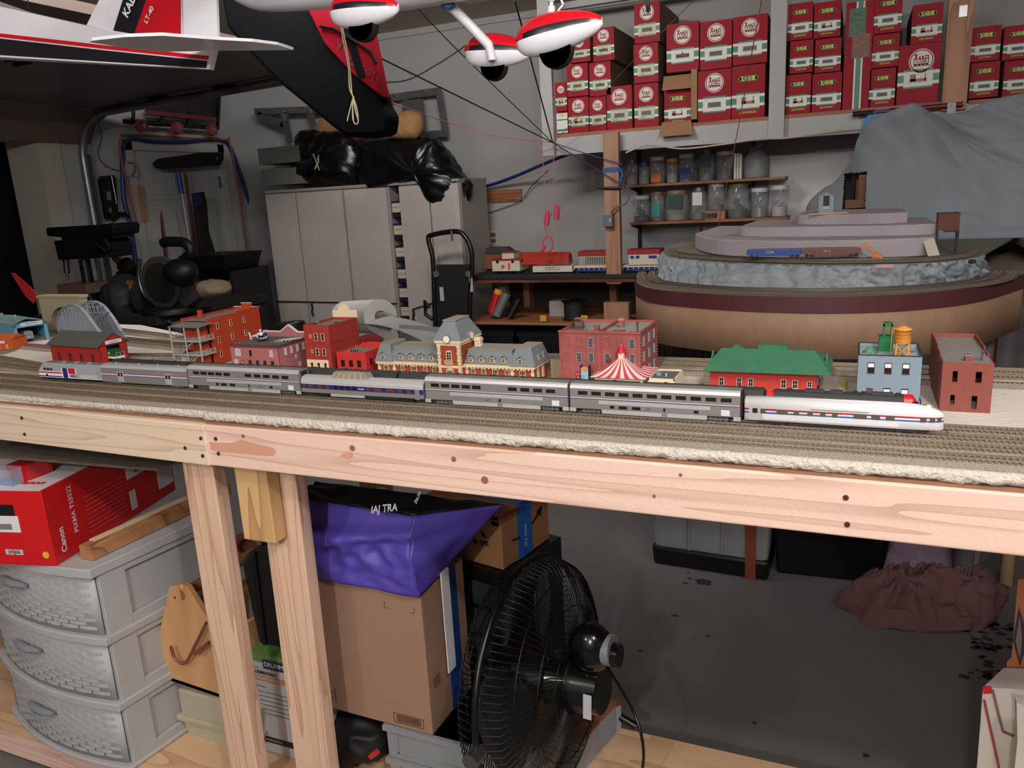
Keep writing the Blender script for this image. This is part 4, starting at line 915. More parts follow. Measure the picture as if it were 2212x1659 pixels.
for z in (.078,.041):
    dk = MB().box(px0-.002,px1+.003,py0-.002,y0,GZ+z-.0028,GZ+z).build('porch_deck', gp, t)
    b = MB()
    for k in range(3): b.box(px1+.001,px1+.0022,py0,y0,GZ+z+.003+k*.0038,GZ+z+.0042+k*.0038).box(px0-.0012,px0,py0,y0,GZ+z+.003+k*.0038,GZ+z+.0042+k*.0038)
    for k in range(3): b.box(px0,px0+.014,py0-.0006,py0+.0006,GZ+z+.003+k*.0038,GZ+z+.0042+k*.0038)
    for k in range(4): b.box(px1+.0008,px1+.0024,py0+k*.0155,py0+.0014+k*.0155,GZ+z,GZ+z+.0125)
    b.build('porch_railing', gp, t)
for z0, z1, a, c in ((.041,.078,.2,.75),(.002,.041,.3,.85)):
    X0, X1 = px0+(px1-px0)*a, px0+(px1-px0)*c; b = MB()
    for s in (0,.008): b.bar((X0,py0+.006+s,GZ+z0),(X1,py0+.006+s,GZ+z1),.0012,.0018)
    for k in range(9): f = (k+.5)/9; b.box(X0+(X1-X0)*f-.0012,X0+(X1-X0)*f+.0012,py0+.006,py0+.014,GZ+z0+(z1-z0)*f,GZ+z0+(z1-z0)*f+.0007)
    b.bar((X0,py0+.005,GZ+z0+.008),(X1,py0+.005,GZ+z1+.008),.0009,.0009).build('porch_stairs', gp, t)
MB().box(px0+.004,px0+.022,y0-.03,y0,GZ,GZ+.041).build('porch_shed', mat('shed_cream', (196,190,178), .7), t)
# engine house
t = B('low red engine house with grey gabled roof and arched mesh windows', -1.97, 1.56, 'engine_house')
eh = mat('engine_red', (168,40,34), .65, var=.08, sc=40, bump=.3, bsc=600)
A, Bq = at(108, 745, y=1.50), at(250, 738, y=1.47)
ca, cb = V((A.x, 1.50, 0)), V((-1.885, 1.482, 0)); du = (cb-ca).normalized(); dv = V((-du.y, du.x, 0)); L_ = (cb-ca).length; D_ = .085
zw = 1.176; zr = 1.205
M_ = Matrix(((du.x,dv.x,0,ca.x),(du.y,dv.y,0,ca.y),(0,0,1,0),(0,0,0,1)))
b = MB(M_); b.box(0,L_,0,.002,GZ,zw).box(0,L_,D_-.002,D_,GZ,zw).box(0,.002,0,D_,GZ,zw)
b.box(L_-.003,L_,0,.022,GZ,zw).box(L_-.003,L_,D_-.022,D_,GZ,zw)
for xx in (0, L_-.003): b.prism([(xx,0,zw-.004),(xx,D_,zw-.004),(xx,D_,zw),(xx,D_/2,zr),(xx,0,zw)],(.003,0,0))
for f in (.02,.27,.5,.74,.98): b.box(L_*f-.003,L_*f+.003,-.0012,0,GZ,zw-.004)
b.build('walls', eh, t)
b = MB(M_); b.hexa([(-.006,-.008,zw-.004),(L_+.004,-.008,zw-.004),(L_+.004,D_/2,zr),(-.006,D_/2,zr),(-.006,-.008,zw-.002),(L_+.004,-.008,zw-.002),(L_+.004,D_/2,zr+.002),(-.006,D_/2,zr+.002)])
b.hexa([(-.006,D_/2,zr),(L_+.004,D_/2,zr),(L_+.004,D_+.008,zw-.004),(-.006,D_+.008,zw-.004),(-.006,D_/2,zr+.002),(L_+.004,D_/2,zr+.002),(L_+.004,D_+.008,zw-.002),(-.006,D_+.008,zw-.002)])
b.build('roof', mat('tar_paper', (86,84,80), .8, var=.15), t)
wl = mat('inner_red', (110,26,24), .7)
for f in (.16,.385,.62,.85):
    b = MB(M_); cx = L_*f; w, h = .0115, .020; z = GZ+.012
    b.box(cx-w/2,cx+w/2,-.0008,0,z,z+h,1)
    b.prism([(cx-w/2,-.0008,z+h)]+[(cx-w/2*math.cos(a),-.0008,z+h+.004*math.sin(a)) for a in [math.pi*i/6 for i in range(1,6)]]+[(cx+w/2,-.0008,z+h)],(0,.0008,0),1)
    for k in range(5): b.box(cx-w/2+k*w/4-.0003,cx-w/2+k*w/4+.0003,-.0013,-.0007,z,z+h+.003,0)
    for k in range(6): b.box(cx-w/2,cx+w/2,-.0013,-.0007,z+k*.0042-.0003,z+k*.0042+.0003,0)
    b.build('arched_window', [wl, mat('pane_dim', (70,54,48), .4)], t)
b = MB(M_); b.box(L_+.004,L_+.0055,D_/2-.025,D_/2+.025,zw+.001,zw+.011); o = b.build('name_board', white, t)
q = M_ @ V((L_+.0056, D_/2, zw+.006)); text('Southtown', 'lettering', under, o, q, dv, (0,0,1), .0042, off=.0004)
# green locomotive peeking out
q = M_ @ V((L_+.014, D_*.42, 0)); t = thing('diesel_switcher', 'green and white diesel switcher poking out of the red engine house', 'model locomotive', (q.x, q.y, RZ))
b = MB(M_ @ Matrix.Translation((L_-.03, D_*.42, 0)))
b.box(0,.052,-.010,.010,RZ+.0135,RZ+.034); b.build('hood', mat('loco_green', (26,86,50), .45), t)
MB(M_ @ Matrix.Translation((L_-.03, D_*.42, 0))).box(0,.066,-.0135,.0135,RZ+.009,RZ+.0135).build('running_board', wst, t)
MB(M_ @ Matrix.Translation((L_-.03, D_*.42, 0))).cyl((.03,-.0106,RZ+.0225),(.03,-.010,RZ+.0225),.0042,n=12).build('round_logo', mat('logo_yellow', (214,200,60), .5), t)
b = MB(M_ @ Matrix.Translation((L_-.03, D_*.42, 0))); b.box(0,.062,-.010,.010,RZ+.001,RZ+.009); b.build('trucks', under, t)
b = MB(M_ @ Matrix.Translation((L_-.03, D_*.42, 0)))
for s in (-.012,0,.012): b.cyl((.0655,s,RZ+.002),(.0655,s,RZ+.026),.0008,n=6)
b.bar((.0655,-.012,RZ+.0255),(.0655,.012,RZ+.0255),.001,.001); b.build('end_railing', mat('rail_grey', (150,160,150), .5), t)
# rail car shed
t = B('light blue rail car shed with grey roof and open front at the left end', -2.45, 1.75, 'rail_car_shed')
P1, P2 = at(42, 744, z=GZ), at(104, 737, z=GZ)
ang = .38; du = V((math.cos(ang), math.sin(ang), 0)); ang = 1.3; du = V((math.cos(ang), math.sin(ang), 0)); dv = V((-du.y, du.x, 0)); Wd = .108
M_ = Matrix(((du.x,dv.x,0,P1.x-.010*du.x),(du.y,dv.y,0,P1.y-.010*du.y),(0,0,1,0),(0,0,0,1)))
sbm = mat('shed_blue', (96,158,180), .6, var=.05); sgr = mat('shed_roof', (110,134,142), .7); D_ = .3; H = .066
b = MB(M_); b.box(0,.012,0,.003,GZ,GZ+H).box(Wd-.012,Wd,0,.003,GZ,GZ+H).box(0,Wd,0,.003,GZ+H-.012,GZ+H).box(0,.002,0,D_,GZ,GZ+H).box(Wd-.002,Wd,0,D_,GZ,GZ+H).box(0,Wd,D_-.002,D_,GZ,GZ+H).build('walls', sbm, t)
MB(M_).hexa([(-.002,-.003,GZ+H),(Wd+.002,-.003,GZ+H),(Wd+.002,D_,GZ+H),(-.002,D_,GZ+H),(-.002,-.003,GZ+H+.001),(Wd+.002,-.003,GZ+H+.001),(Wd*.5+.01,D_,GZ+H+.014),(Wd*.5-.01,D_,GZ+H+.014)]).hexa([(-.002,-.003,GZ+H+.001),(Wd/2,.03,GZ+H+.012),(Wd/2,D_,GZ+H+.014),(-.002,D_,GZ+H+.002),(-.002,-.003,GZ+H+.002),(Wd/2,.03,GZ+H+.013),(Wd/2,D_,GZ+H+.015),(-.002,D_,GZ+H+.003)]).hexa([(Wd/2,.03,GZ+H+.012),(Wd+.002,-.003,GZ+H+.001),(Wd+.002,D_,GZ+H+.002),(Wd/2,D_,GZ+H+.014),(Wd/2,.03,GZ+H+.013),(Wd+.002,-.003,GZ+H+.002),(Wd+.002,D_,GZ+H+.003),(Wd/2,D_,GZ+H+.015)]).build('roof', sgr, t)
o = MB(M_).box(Wd*.22,Wd*.86,-.002,-.0005,GZ+H-.007,GZ+H+.004).build('name_board', white, t)
q = M_ @ V((Wd*.54,-.0022,GZ+H-.0015)); text('Rail Car Service', 'lettering', under, o, q, du, (0,0,1), .0042, off=.0004)
for f in (.12,.32):
    q = M_ @ V((Wd*.35,D_*f*2,GZ+H+.012)); MB().cyl(q,q+V((0,0,.008)),.0016).lathe(q+V((0,0,.008)),[(.001,0),(.0045,.003),(.0045,.0045),(.001,.0075)],12).build('roof_vent', mat('vent_pale', (150,165,160), .5), t)
q = M_ @ V((Wd*.48,.045,0)); t = thing('rail_car', 'small silver rail car parked inside the light blue shed', 'model train car', (q.x, q.y, RZ))
MR = M_ @ Matrix.Translation((Wd*.47, .02, 0))
MB(MR).box(-.014,.014,0,.09,GZ+.011,GZ+.034).hexa([(-.014,0,GZ+.034),(.014,0,GZ+.034),(.014,.09,GZ+.034),(-.014,.09,GZ+.034),(-.009,.003,GZ+.038),(.009,.003,GZ+.038),(.009,.088,GZ+.038),(-.009,.088,GZ+.038)]).build('car_body', mat('dusty_silver', (160,162,168), .5, .3), t)
MB(MR).box(-.009,.009,-.0006,0,GZ+.02,GZ+.029).build('end_panel', mat('panel_grey', (130,132,138), .5), t)
MB(MR).box(-.011,.011,.004,.086,GZ+.001,GZ+.011).build('trucks', under, t)
# stone tunnel portal
t = B('beige stone tunnel portal with dark red inside, behind the blue shed', -2.5, 1.9, 'tunnel_portal')
PL, PR = at(103, 716, z=GZ), at(172, 712, z=GZ)
yb_ = 1.93; xa, xb = at(92, 690, y=yb_).x, at(163, 690, y=yb_).x; zt = at(125, 643, y=yb_).z
beige = mat('beige_stone', (158,146,116), .9, var=.08, sc=60, bump=.3, bsc=400)
cx = at(141,700,y=yb_).x; xb += .03; r = cx-at(110,700,y=yb_).x; hz = at(141,663,y=yb_).z-r; b = MB()
n = 12
arc = [(cx-r*math.cos(math.pi*i/n), hz+r*math.sin(math.pi*i/n)) for i in range(n+1)]
outer = [(xa,GZ),(cx-r,GZ)]+arc+[(cx+r,GZ),(xb+.01,GZ),(xb+.01,zt),(xa,zt)]
b.prism([(x,yb_,z) for x, z in outer],(0,.03,0)); b.build('portal_wall', beige, t)
MB().box(xa-.006,xb+.014,yb_-.004,yb_+.034,zt-.001,zt+.008).build('portal_cap', beige, t)
MB().prism([(x,yb_+.03,z) for x, z in [(cx-r-.01,GZ)]+[(cx-(r+.01)*math.cos(math.pi*i/n), hz+(r+.01)*math.sin(math.pi*i/n)) for i in range(n+1)]+[(cx+r+.01,GZ)]],(0,.004,0)).build('portal_lining', mat('lining_red', (74,30,26), .8), t)
# arch bridge (two bowstring trusses)
t = B('pale grey plastic bowstring arch bridge standing behind the engine house', -2.28, 1.83, 'arch_bridge', 'model bridge')
bg = mat('bridge_grey', (138,144,154), .55, var=.06)
def truss(px, y, yb, dy, n=15):
    A = smooth([at(q[0], q[1], y=y+(yb-y)*i/(len(px)-1)) for i, q in enumerate(px)], 4); b = MB()
    for p, q in zip(A, A[1:]): b.bar(p, q, .010, .0045)
    b.build('arch_chord', bg, t)
    z0 = GZ+.012; lo = [V((p.x, p.y, z0)) for p in A]
    for i in range(1, len(A), 2):
        if A[i].z-z0 > .008:
            MB().bar(A[i], lo[i]+V((.006,0,0)), .0085, .004, up=(0,1,0)).build('hanger', bg, t)
            MB().bar(A[i], lo[i]+V((.018,0,0)), .005, .003, up=(0,1,0)).build('diagonal', bg, t)
    MB().bar(lo[0], lo[-1], .006, .008).build('bottom_chord', bg, t)
    return A, lo
t1, l1 = truss([(126,712),(125,695),(131,676),(142,662),(155,657),(170,662),(185,676),(200,697),(216,718)], 1.79, 1.71, 0)
t2, l2 = truss([(160,712),(162,690),(172,665),(186,653),(203,651),(220,658),(235,674),(250,695),(262,716)], 1.90, 1.82, 0)
for i in (12,15,18,21,24): MB().bar(t1[i], t2[i], .009, .003).build('top_brace', bg, t)
MB().hexa([l1[0]-V((0,0,.006)),l1[-1]-V((0,0,.006)),l2[-1]-V((0,0,.006)),l2[0]-V((0,0,.006)),l1[0],l1[-1],l2[-1],l2[0]]).build('bridge_deck', bg, t)
# orange building at the far left
t = B('small orange building with white sign at the left edge of the picture', -2.45, 1.58)
q = at(30, 758, z=GZ); oo = mat('orange_plastic', (190,88,34), .6, var=.08)
M_ = Matrix.Translation((q.x, q.y, 0)) @ Matrix.Rotation(.34, 4, 'Z')
MB(M_).box(-.16,0,0,.07,GZ,GZ+.036).prism([(-.16,0,GZ+.036),(-.16,.035,GZ+.052),(-.16,.07,GZ+.036)],(.16,0,0)).box(-.012,0,-.001,.071,GZ+.036,GZ+.041).build('walls', oo, t)
MB(M_).box(-.16,.01,-.06,0,GZ,GZ+.004).build('apron', mat('apron_grey', (120,120,112), .9), t)
o = MB(M_).box(-.075,-.025,-.0015,-.0002,GZ+.026,GZ+.034).build('name_board', white, t)
for x in (-.018,-.045): MB(M_).box(x-.005,x+.003,-.001,0,GZ+.008,GZ+.022).build('window', mat('pane_amber', (226,150,96), .5), t)
# red pennant on a rod at the left edge
p, q = at(24, 590, y=2.3), at(73, 655, y=2.2)
t = thing('red_pennant', 'narrow red cloth pennant hanging in front of the dark doorway', 'flag', (q.x, q.y, q.z))
rc = mat('red_cloth', (170,24,30), .8)
cc = [at(24,591,y=2.3),at(30,590,y=2.3),at(62,618,y=2.25),at(84,640,y=2.25),at(72,656,y=2.25),at(55,640,y=2.25),at(40,615,y=2.28)]
MB().prism(cc,(0,.004,0)).build('pennant_cloth', rc, t)
MB().cyl(at(24,588,y=2.302),at(92,645,y=2.25),.0015,n=6).build('pennant_rod', steel, t)
# ---------------------------------------------------------------- red train boxes on the high shelf
wp = mat('white_paint', (172,170,168), .6, var=.05, sc=8)
YS = 5.0
def xy(px, py, y): return at(px, py, y=y)
sh = thing('storage_shelf', 'high wooden shelf on white-painted beams holding the red train boxes', 'shelf', (-.6, 5.3, 1.8))
plk = mat('shelf_plank', (150,92,56), wood=((112,62,36), (.8,8,20), 4), **PINE)
zs = at(1198, 291, y=YS).z
xl, xr_ = at(1190, 291, y=YS).x, at(1680, 262, y=YS).x
MB().box(xl, at(2040,230,y=YS).x, YS, YB, zs-.02, zs).build('plank', plk, sh)
zr2 = at(2150, 212, y=YS).z
MB().box(at(2092,220,y=YS).x, 1.4, YS, YB, zr2-.022, zr2).build('plank', plk, sh)
MB().box(xl, 1.4, YS+.001, YS+.04, zs-.13, zs-.0205).build('front_beam', wp, sh)
MB().box(at(1168,100,y=YS).x, at(1190,100,y=YS).x+.01, YS-.04, YS, zs-.13, 2.777).build('post', wp, sh)
xq0, xq1 = at(1664,150,y=YS).x, at(1698,150,y=YS).x
MB().box(xq0, xq1, YS-.04, YS-.0005, zs-.13, 2.777).build('post', wp, sh)
xq0, xq1 = at(2038,150,y=YS).x, at(2092,150,y=YS).x
o = MB().box(xq0, xq1, YS-.04, YS, zs-.05, 2.777).build('post', oldz, sh); 
pl = MB().box(xq0+.05, xq1-.03, YS-.042, YS-.04, at(2070,40,y=YS).z, at(2070,16,y=YS).z).build('metal_plate', steel, o)
MB().bar((xl-.12,YS+.3,2.7),(1.4,YS+.3,2.7),.04,.04).build('top_rail', wp, sh)
lred = mat('box_red', (150,18,34), .5, var=.04, spec=.15); lgre = mat('box_green', (24,122,90), .45); lwh = mat('box_white', (220,216,206), .5); lcr = mat('label_cream', (196,186,158), .5)
lpic = mat('label_picture', (92,92,86), .6); lgy = mat('letter_green', (70,130,40), .5); lye = mat('letter_yellow', (214,214,90), .5); lbox = mat('box_side', (122,98,76), .8)
def emblem(par, c, r):
    o = MB().cyl(c, c-V((0,.0016,0)), r, n=28).build('emblem', lwh, par); y = c.y-.0018
    b = MB(); n = 28
    ring = [(math.cos(2*math.pi*i/n), math.sin(2*math.pi*i/n)) for i in range(n)]
    vs = [V((c.x+x*r*.93, y, c.z+z*r*.93)) for x, z in ring]+[V((c.x+x*r*.85, y, c.z+z*r*.85)) for x, z in ring]
    b.add(vs, [(i, (i+1) % n, n+(i+1) % n, n+i) for i in range(n)])
    def q(x0, x1, z0, z1): b.add([(c.x+x0*r,y,c.z+z0*r),(c.x+x1*r,y,c.z+z0*r),(c.x+x1*r,y,c.z+z1*r),(c.x+x0*r,y,c.z+z1*r)], [(0,1,2,3)])
    q(-.6,.55,-.32,-.24); q(-.62,.6,.12,.2); q(-.6,-.54,-.3,.2); q(.52,.58,-.3,.2); q(-.52,-.38,.2,.5); q(-.58,-.32,.46,.56); q(-.22,-.08,.2,.36); q(.02,.16,.2,.4); q(.26,.58,.36,.44); q(.28,.34,.2,.4); q(.5,.56,.2,.4); q(-.68,.68,-.44,-.38)
    for k in (-.45,-.15,.15,.45): q(k-.09, k+.09, -.38, -.24)
    b.build('engine_drawing', lred, o)
    text('LGB', 'letters', lred, o, (c.x, y, c.z-.06*r), (1,0,0), (0,0,1), .22*r*1.15, off=.0002, stretch=1.25, bold=.03)
def oval(par, c, w):
    o = MB().box(c.x-w/2, c.x+w/2, c.y-.0016, c.y, c.z-w*.16, c.z+w*.16).cyl(c+V((-w/2,0,0)), c+V((-w/2,-.0016,0)), w*.10, n=10).cyl(c+V((w/2,0,0)), c+V((w/2,-.0016,0)), w*.10, n=10).build('letter_plate', lgy, par)
    text('L·G·B', 'letters', lye, o, (c.x, c.y-.0018, c.z), (1,0,0), (0,0,1), w*.24, off=.0003, bold=.03)
rows = {}
def rbox(q, style, label, num=None, pic='car', y=YS, dep=.56, dz=0):
    x0, y0, x1, y1 = q; cx, cy = (x0+x1)/2, (y0+y1)/2
    a, c_ = at(x0, cy, y=y), at(x1, cy, y=y); X0, X1 = a.x+.0015, c_.x-.0015
    Z0, Z1 = at(cx, y1, y=y).z+.0015, at(cx, y0, y=y).z-.0015
    if dz is not None and Z0 < zs+.06: Z0 = zs+.0005
    w, h = X1-X0, Z1-Z0; mx = (X0+X1)/2
    t = thing('train_box', label, 'box', (mx, y+dep/2, Z0), 'red model train boxes on the high shelf')
    MB().box(X0, X1, y+.002, y+dep, Z0, Z1).build('carton', lbox, t, bevel=.002)
    o = MB().box(X0, X1, y, y+.0022, Z0, Z1).build('front_panel', lred, t)
    def rect(nm, f0, f1, g0, g1, mt, k=.0006, par=t): return MB().box(X0+f0*w, X0+f1*w, y-k, y, Z0+g0*h, Z0+g1*h).build(nm, mt, par)
    if style == 'tall':
        rect('white_stripe', .36,.66,0,1,lwh); rect('green_stripe', .42,.6,0,1,lgre,.001)
        rect('picture', .12,.72,.68,.94,mat('pic_green', (70,110,80), .5, var=.5, sc=60),.0016); rect('picture', .26,.9,.48,.7,mat('pic_brown', (130,84,66), .5, var=.4, sc=70),.002); return t
    if style == 'white':  # lamp glare on this box is painted as a white front panel
        rect('picture', .06,.98,.05,.95,lwh,.001); rect('green_stripe', .08,.98,.12,.22,lgre,.0014); rect('green_stripe', .08,.98,.62,.68,lgre,.0014); text('LGB','letters',lgy,t,(mx,y-.0015,Z0+.85*h),(1,0,0),(0,0,1),h*.1); return t
    g = .12 if style == 'low' else (.2 if style != 'face' else .3)
    rect('white_stripe', 0,1,g+.02,g+.25,lwh); rect('green_stripe', 0,1,g+.075,g+.195,lgre,.001)
    lab = rect('label', .15,.85,g-.02,g+.27,lcr if num else lwh,.0016); rect('label_edge', .15,.85,g+.25,g+.285,lgre,.0018,lab); rect('label_edge', .15,.85,g-.035,g-.005,lgre,.0018,lab)
    b = MB(); u0, u1, v0, v1 = X0+.3*w, X0+.7*w, Z0+(g+.08)*h, Z0+(g+.17)*h
    if pic == 'tank': b.cyl((u0,y-.002,(v0+v1)/2),(u1,y-.002,(v0+v1)/2),(v1-v0)*.42,n=10).box((u0+u1)/2-.004,(u0+u1)/2+.004,y-.003,y-.001,v1-.002,v1+h*.03)
    elif pic == 'loco': b.box(u0,u1,y-.0026,y-.0016,v0,v0+(v1-v0)*.5).box(u0,u0+(u1-u0)*.35,y-.0026,y-.0016,v0,v1+h*.03).box(u1-.01,u1-.004,y-.0026,y-.0016,v0,v1+h*.04)
    else: b.box(u0,u1,y-.0026,y-.0016,v0,v1)
    b.box(u0-.004,u1+.004,y-.0024,y-.0016,v0-h*.012,v0-h*.004); b.build('picture', lpic if pic != 'loco' else mat('pic_orange', (150,96,60), .5), lab)
    if num: text(num, 'number', black, lab, (X0+.34*w, y-.0017, Z0+(g+.02)*h), (1,0,0), (0,0,1), h*.035)
    c = V((X0+.5*w, y, Z0+.75*h))
    if style in ('ring', 'low'): emblem(t, c, min(w*.3, h*.19))
    elif style == 'face': emblem(t, V((X0+.55*w,y,Z0+.72*h)), w*.3)
    else:
        oval(t, c, w*.52); text('LEHMANN','maker_name',lye,t,(mx,y-.001,Z0+(g-.09)*h),(1,0,0),(0,0,1),h*.05)
    return t
c1 = lambda q: (1150+q[0]/4.02, q[1]/4.02, 1150+q[2]/4.02, q[3]/4.02)
c2 = lambda q: (1660+q[0]/4.007, q[1]/4.007, 1660+q[2]/4.007, q[3]/4.007)
L1 = [((197,712,300,968),'ring','narrow red train box, upper one at the far left end of the stack','46740','loco'),
 ((203,972,310,1160),'white','train box with painted white glare on its front, at the lower left end of the shelf',None,'car'),
 ((315,310,502,542),'ring','red train box on the top row directly behind the red wheel fairing','41820','car'),
 ((525,235,712,530),'ring','red train box with a tank wagon picture on the top row of the left stack','42070','tank'),
 ((298,552,484,838),'ring','red train box with a grey van picture in the middle row of the left stack','43020','car'),
 ((494,536,682,833),'ring','red train box with a tank wagon picture in the middle row, second column','41870','tank'),
 ((310,842,490,1135),'ring','pinkish faded red train box in the bottom row, second from the left','41740','loco'),
 ((494,838,642,1118),'ring','red train box with two bogies pictured, bottom row, partly hidden on its right','40040','car'),
 ((645,745,866,1098),'ring','pale red train box standing forward above the wooden post','31570','car'),
 ((883,15,1108,372),'ring','red train box at the very top of the middle column','31070','car'),
 ((878,376,1095,718),'ring','red train box in the middle of the middle column','31580','car'),
 ((883,722,1095,1075),'ring','red train box at the bottom of the middle column','31090','car'),
 ((1163,195,1447,620),'ring','large red train box, leftmost of the three on the upper row',None,'tank'),
 ((1455,175,1733,600),'ring','large red train box, middle of the three on the upper row',None,'car'),
 ((1740,130,2042,556),'ring','large red train box, rightmost of the three on the upper row',None,'car'),
 ((1437,604,1727,1030),'ring','large red train box with round emblem in the bottom row, left of the green-lettered one',None,'car'),
 ((1730,562,2020,1008),'green','large red train box with green lettering next to the white post',None,'loco')]
for q, st_, lb, num, pic in L1: rbox(c1(q), st_, lb, num, pic)
L2 = [((168,22,385,345),'green','red train box with price sticker at the upper left of the right-hand bay',None,'car'),
 ((392,10,628,325),'green','red train box with green round sticker, second on the upper row of the right-hand bay',None,'loco'),
 ((183,348,388,632),'green','red train box in the middle row at the left of the right-hand bay',None,'car'),
 ((400,330,630,625),'green','red train box in the middle row with a cream sticker on its green lettering',None,'car'),
 ((150,640,368,980),'green','red train box with a blue sticker and clear tape, bottom left of the right-hand bay',None,'loco'),
 ((376,629,634,955),'green','red train box in the bottom row beside the tall upright box',None,'car'),
 ((655,12,903,940),'tall','tall upright red box with a vertical green stripe and two pictures',None,'car'),
 ((914,-60,1160,285),'green','red train box at the top, right of the tall upright box',None,'car'),
 ((895,292,1132,582),'green','red train box in the middle, right of the tall upright box',None,'car'),
 ((872,590,1100,900),'green','glare-whitened train box at the bottom, right of the tall upright box',None,'car'),
 ((1240,30,1510,374),'green','red train box leaning beside the wooden post, above the box with the pale emblem',None,'loco'),
 ((1118,380,1485,860),'face','big glossy red train box with a pale emblem beside the wooden post',None,'loco'),
 ((1752,225,2012,530),'green','red train box right of the wooden post, upper one',None,'car'),
 ((1742,535,1998,845),'green','red train box right of the wooden post, lower one',None,'car'),
 ((2033,215,2290,516),'green','red train box at the right edge of the picture, upper one',None,'car'),
 ((2033,520,2290,832),'green','red train box at the right edge of the picture, lower one',None,'car')]
for i, (q, st_, lb, num, pic) in enumerate(L2):
    o = rbox(c2(q), st_, lb, num, pic, dz=0 if i < 12 else None)
# box with open cardboard flaps
qa = c1((1143,775,1378,1055)); o = rbox(qa, 'green', 'red train box with its cardboard flaps hanging open above and below', None, 'loco', y=YS+.06, dep=.5)
a, b_ = at(1150+1125/4.02, 632/4.02, y=YS), at(1150+1380/4.02, 632/4.02, y=YS); zt_, zb_ = at(1460, 160, y=YS).z, at(1460, 193, y=YS).z
MB().hexa([(a.x,YS-.004,zb_),(b_.x,YS-.004,zb_),(b_.x,YS,zb_),(a.x,YS,zb_),(a.x,YS+.05,zt_),(b_.x,YS+.05,zt_),(b_.x,YS+.054,zt_),(a.x,YS+.054,zt_)]).build('flap', card, o)
zt_, zb_ = at(1460, 262, y=YS).z, at(1460, 293, y=YS-.06).z
MB().hexa([(a.x-.01,YS-.07,zb_),(b_.x+.02,YS-.07,zb_),(b_.x+.02,YS-.066,zb_),(a.x-.01,YS-.066,zb_),(a.x,YS-.005,zt_),(b_.x,YS-.005,zt_),(b_.x,YS-.002,zt_),(a.x,YS-.002,zt_)]).build('flap', card, o)
z1_, z0_ = at(1495, 150, y=YS).z, at(1495, 258, y=YS).z
MB().box(at(1493,200,y=YS).x, at(1506,200,y=YS).x, YS-.003, YS+.001, z0_, z1_).build('flap', card, o)
# red rod and tag hanging on shelf, blue disc
t = thing('red_rod', 'dark red rod lying along the front of the shelf with a white tag', 'rod', at(1950, 240, y=YS-.06))
MB().cyl(at(1842,247,y=YS-.06), at(2080,225,y=YS-.06), .014, n=10).build('rod', mat('rod_red', (96,30,28), .4), t)
MB().cyl(at(1842,247,y=YS-.06), at(1886,243,y=YS-.06), .015, n=10).build('rod_grip', blackr, t)
q = at(2056,224,y=YS-.09); MB().box(q.x-.02,q.x+.02,q.y-.001,q.y+.001,q.z-.06,q.z+.005).cyl(q+V((0,-.0015,-.01)),q+V((0,.0,-.01)),.004,n=8,m=1).build('tag', [wp, black], t)
q = at(1905,275,y=4.93); simple('blue_disc', MB().cyl(q, q+V((0,.03,0)), .1, n=32), mat('disc_blue', (40,120,180), .5), 'round bright blue plastic lid behind the grey mountain cloth', 'lid')
# wooden post with blue tape, junction box
t = thing('wooden_post', 'unpainted timber post under the high shelf wrapped with blue tape and cord', 'post', (at(1325,450,y=4.97).x, 4.97, 0))
xa, xb = at(1308,350,y=4.955).x, at(1340,350,y=4.955).x
pm = mat('post_wood', (160,120,94), wood=((136,94,70), (14,14,.8), 4), **PINE)
MB().box(xa, xb, 4.91, 4.958, .92, at(1325,285,y=4.91).z).build('upper_post', pm, t)
MB().box(xa-.02, xb+.05, 4.90, 4.955, .3, .80).build('lower_block', pm, t)
tp = mat('tape_blue', (26,74,140), .5)
z_ = at(1325,366,y=4.9).z; MB().box(xa-.004, xb+.006, 4.905, 4.962, z_-.014, z_+.014).build('blue_tape', tp, t)
MB().tube([(xb+.004,4.9,z_+.012),(xb+.03,4.9,z_-.03),(xb+.012,4.9,z_-.08)],.012,6).build('tape_tail', tp, t)
z_ = at(1325,405,y=4.9).z; MB().tube([(xa-.04,4.9,z_+.01),(xa,4.9,z_),(xb+.02,4.9,z_-.006)],.01,6).build('black_clip', black, t)
q0, q1 = at(1306,462,y=4.9), at(1326,489,y=4.9)
jb = thing('junction_box', 'grey metal electrical junction box on the wooden post', 'junction box', V(((q0.x+q1.x)/2, 4.89, q1.z)))
MB().box(q0.x, q1.x, 4.86, 4.908, q1.z, q0.z).build('box', mat('box_metal', (120,128,132), .4, .6), jb, bevel=.003)
MB().box(q0.x+.04, q0.x+.055, 4.857, 4.86, q1.z+.03, q1.z+.05).build('switch', wp, jb)
MB().tube([V((q0.x+.045,4.88,q0.z)),at(1330,448,y=4.88),at(1352,440,y=4.88),at(1360,425,y=4.88),at(1356,405,y=4.88)],.006,6).build('conduit', mat('cable_grey', (90,90,92), .6), jb)
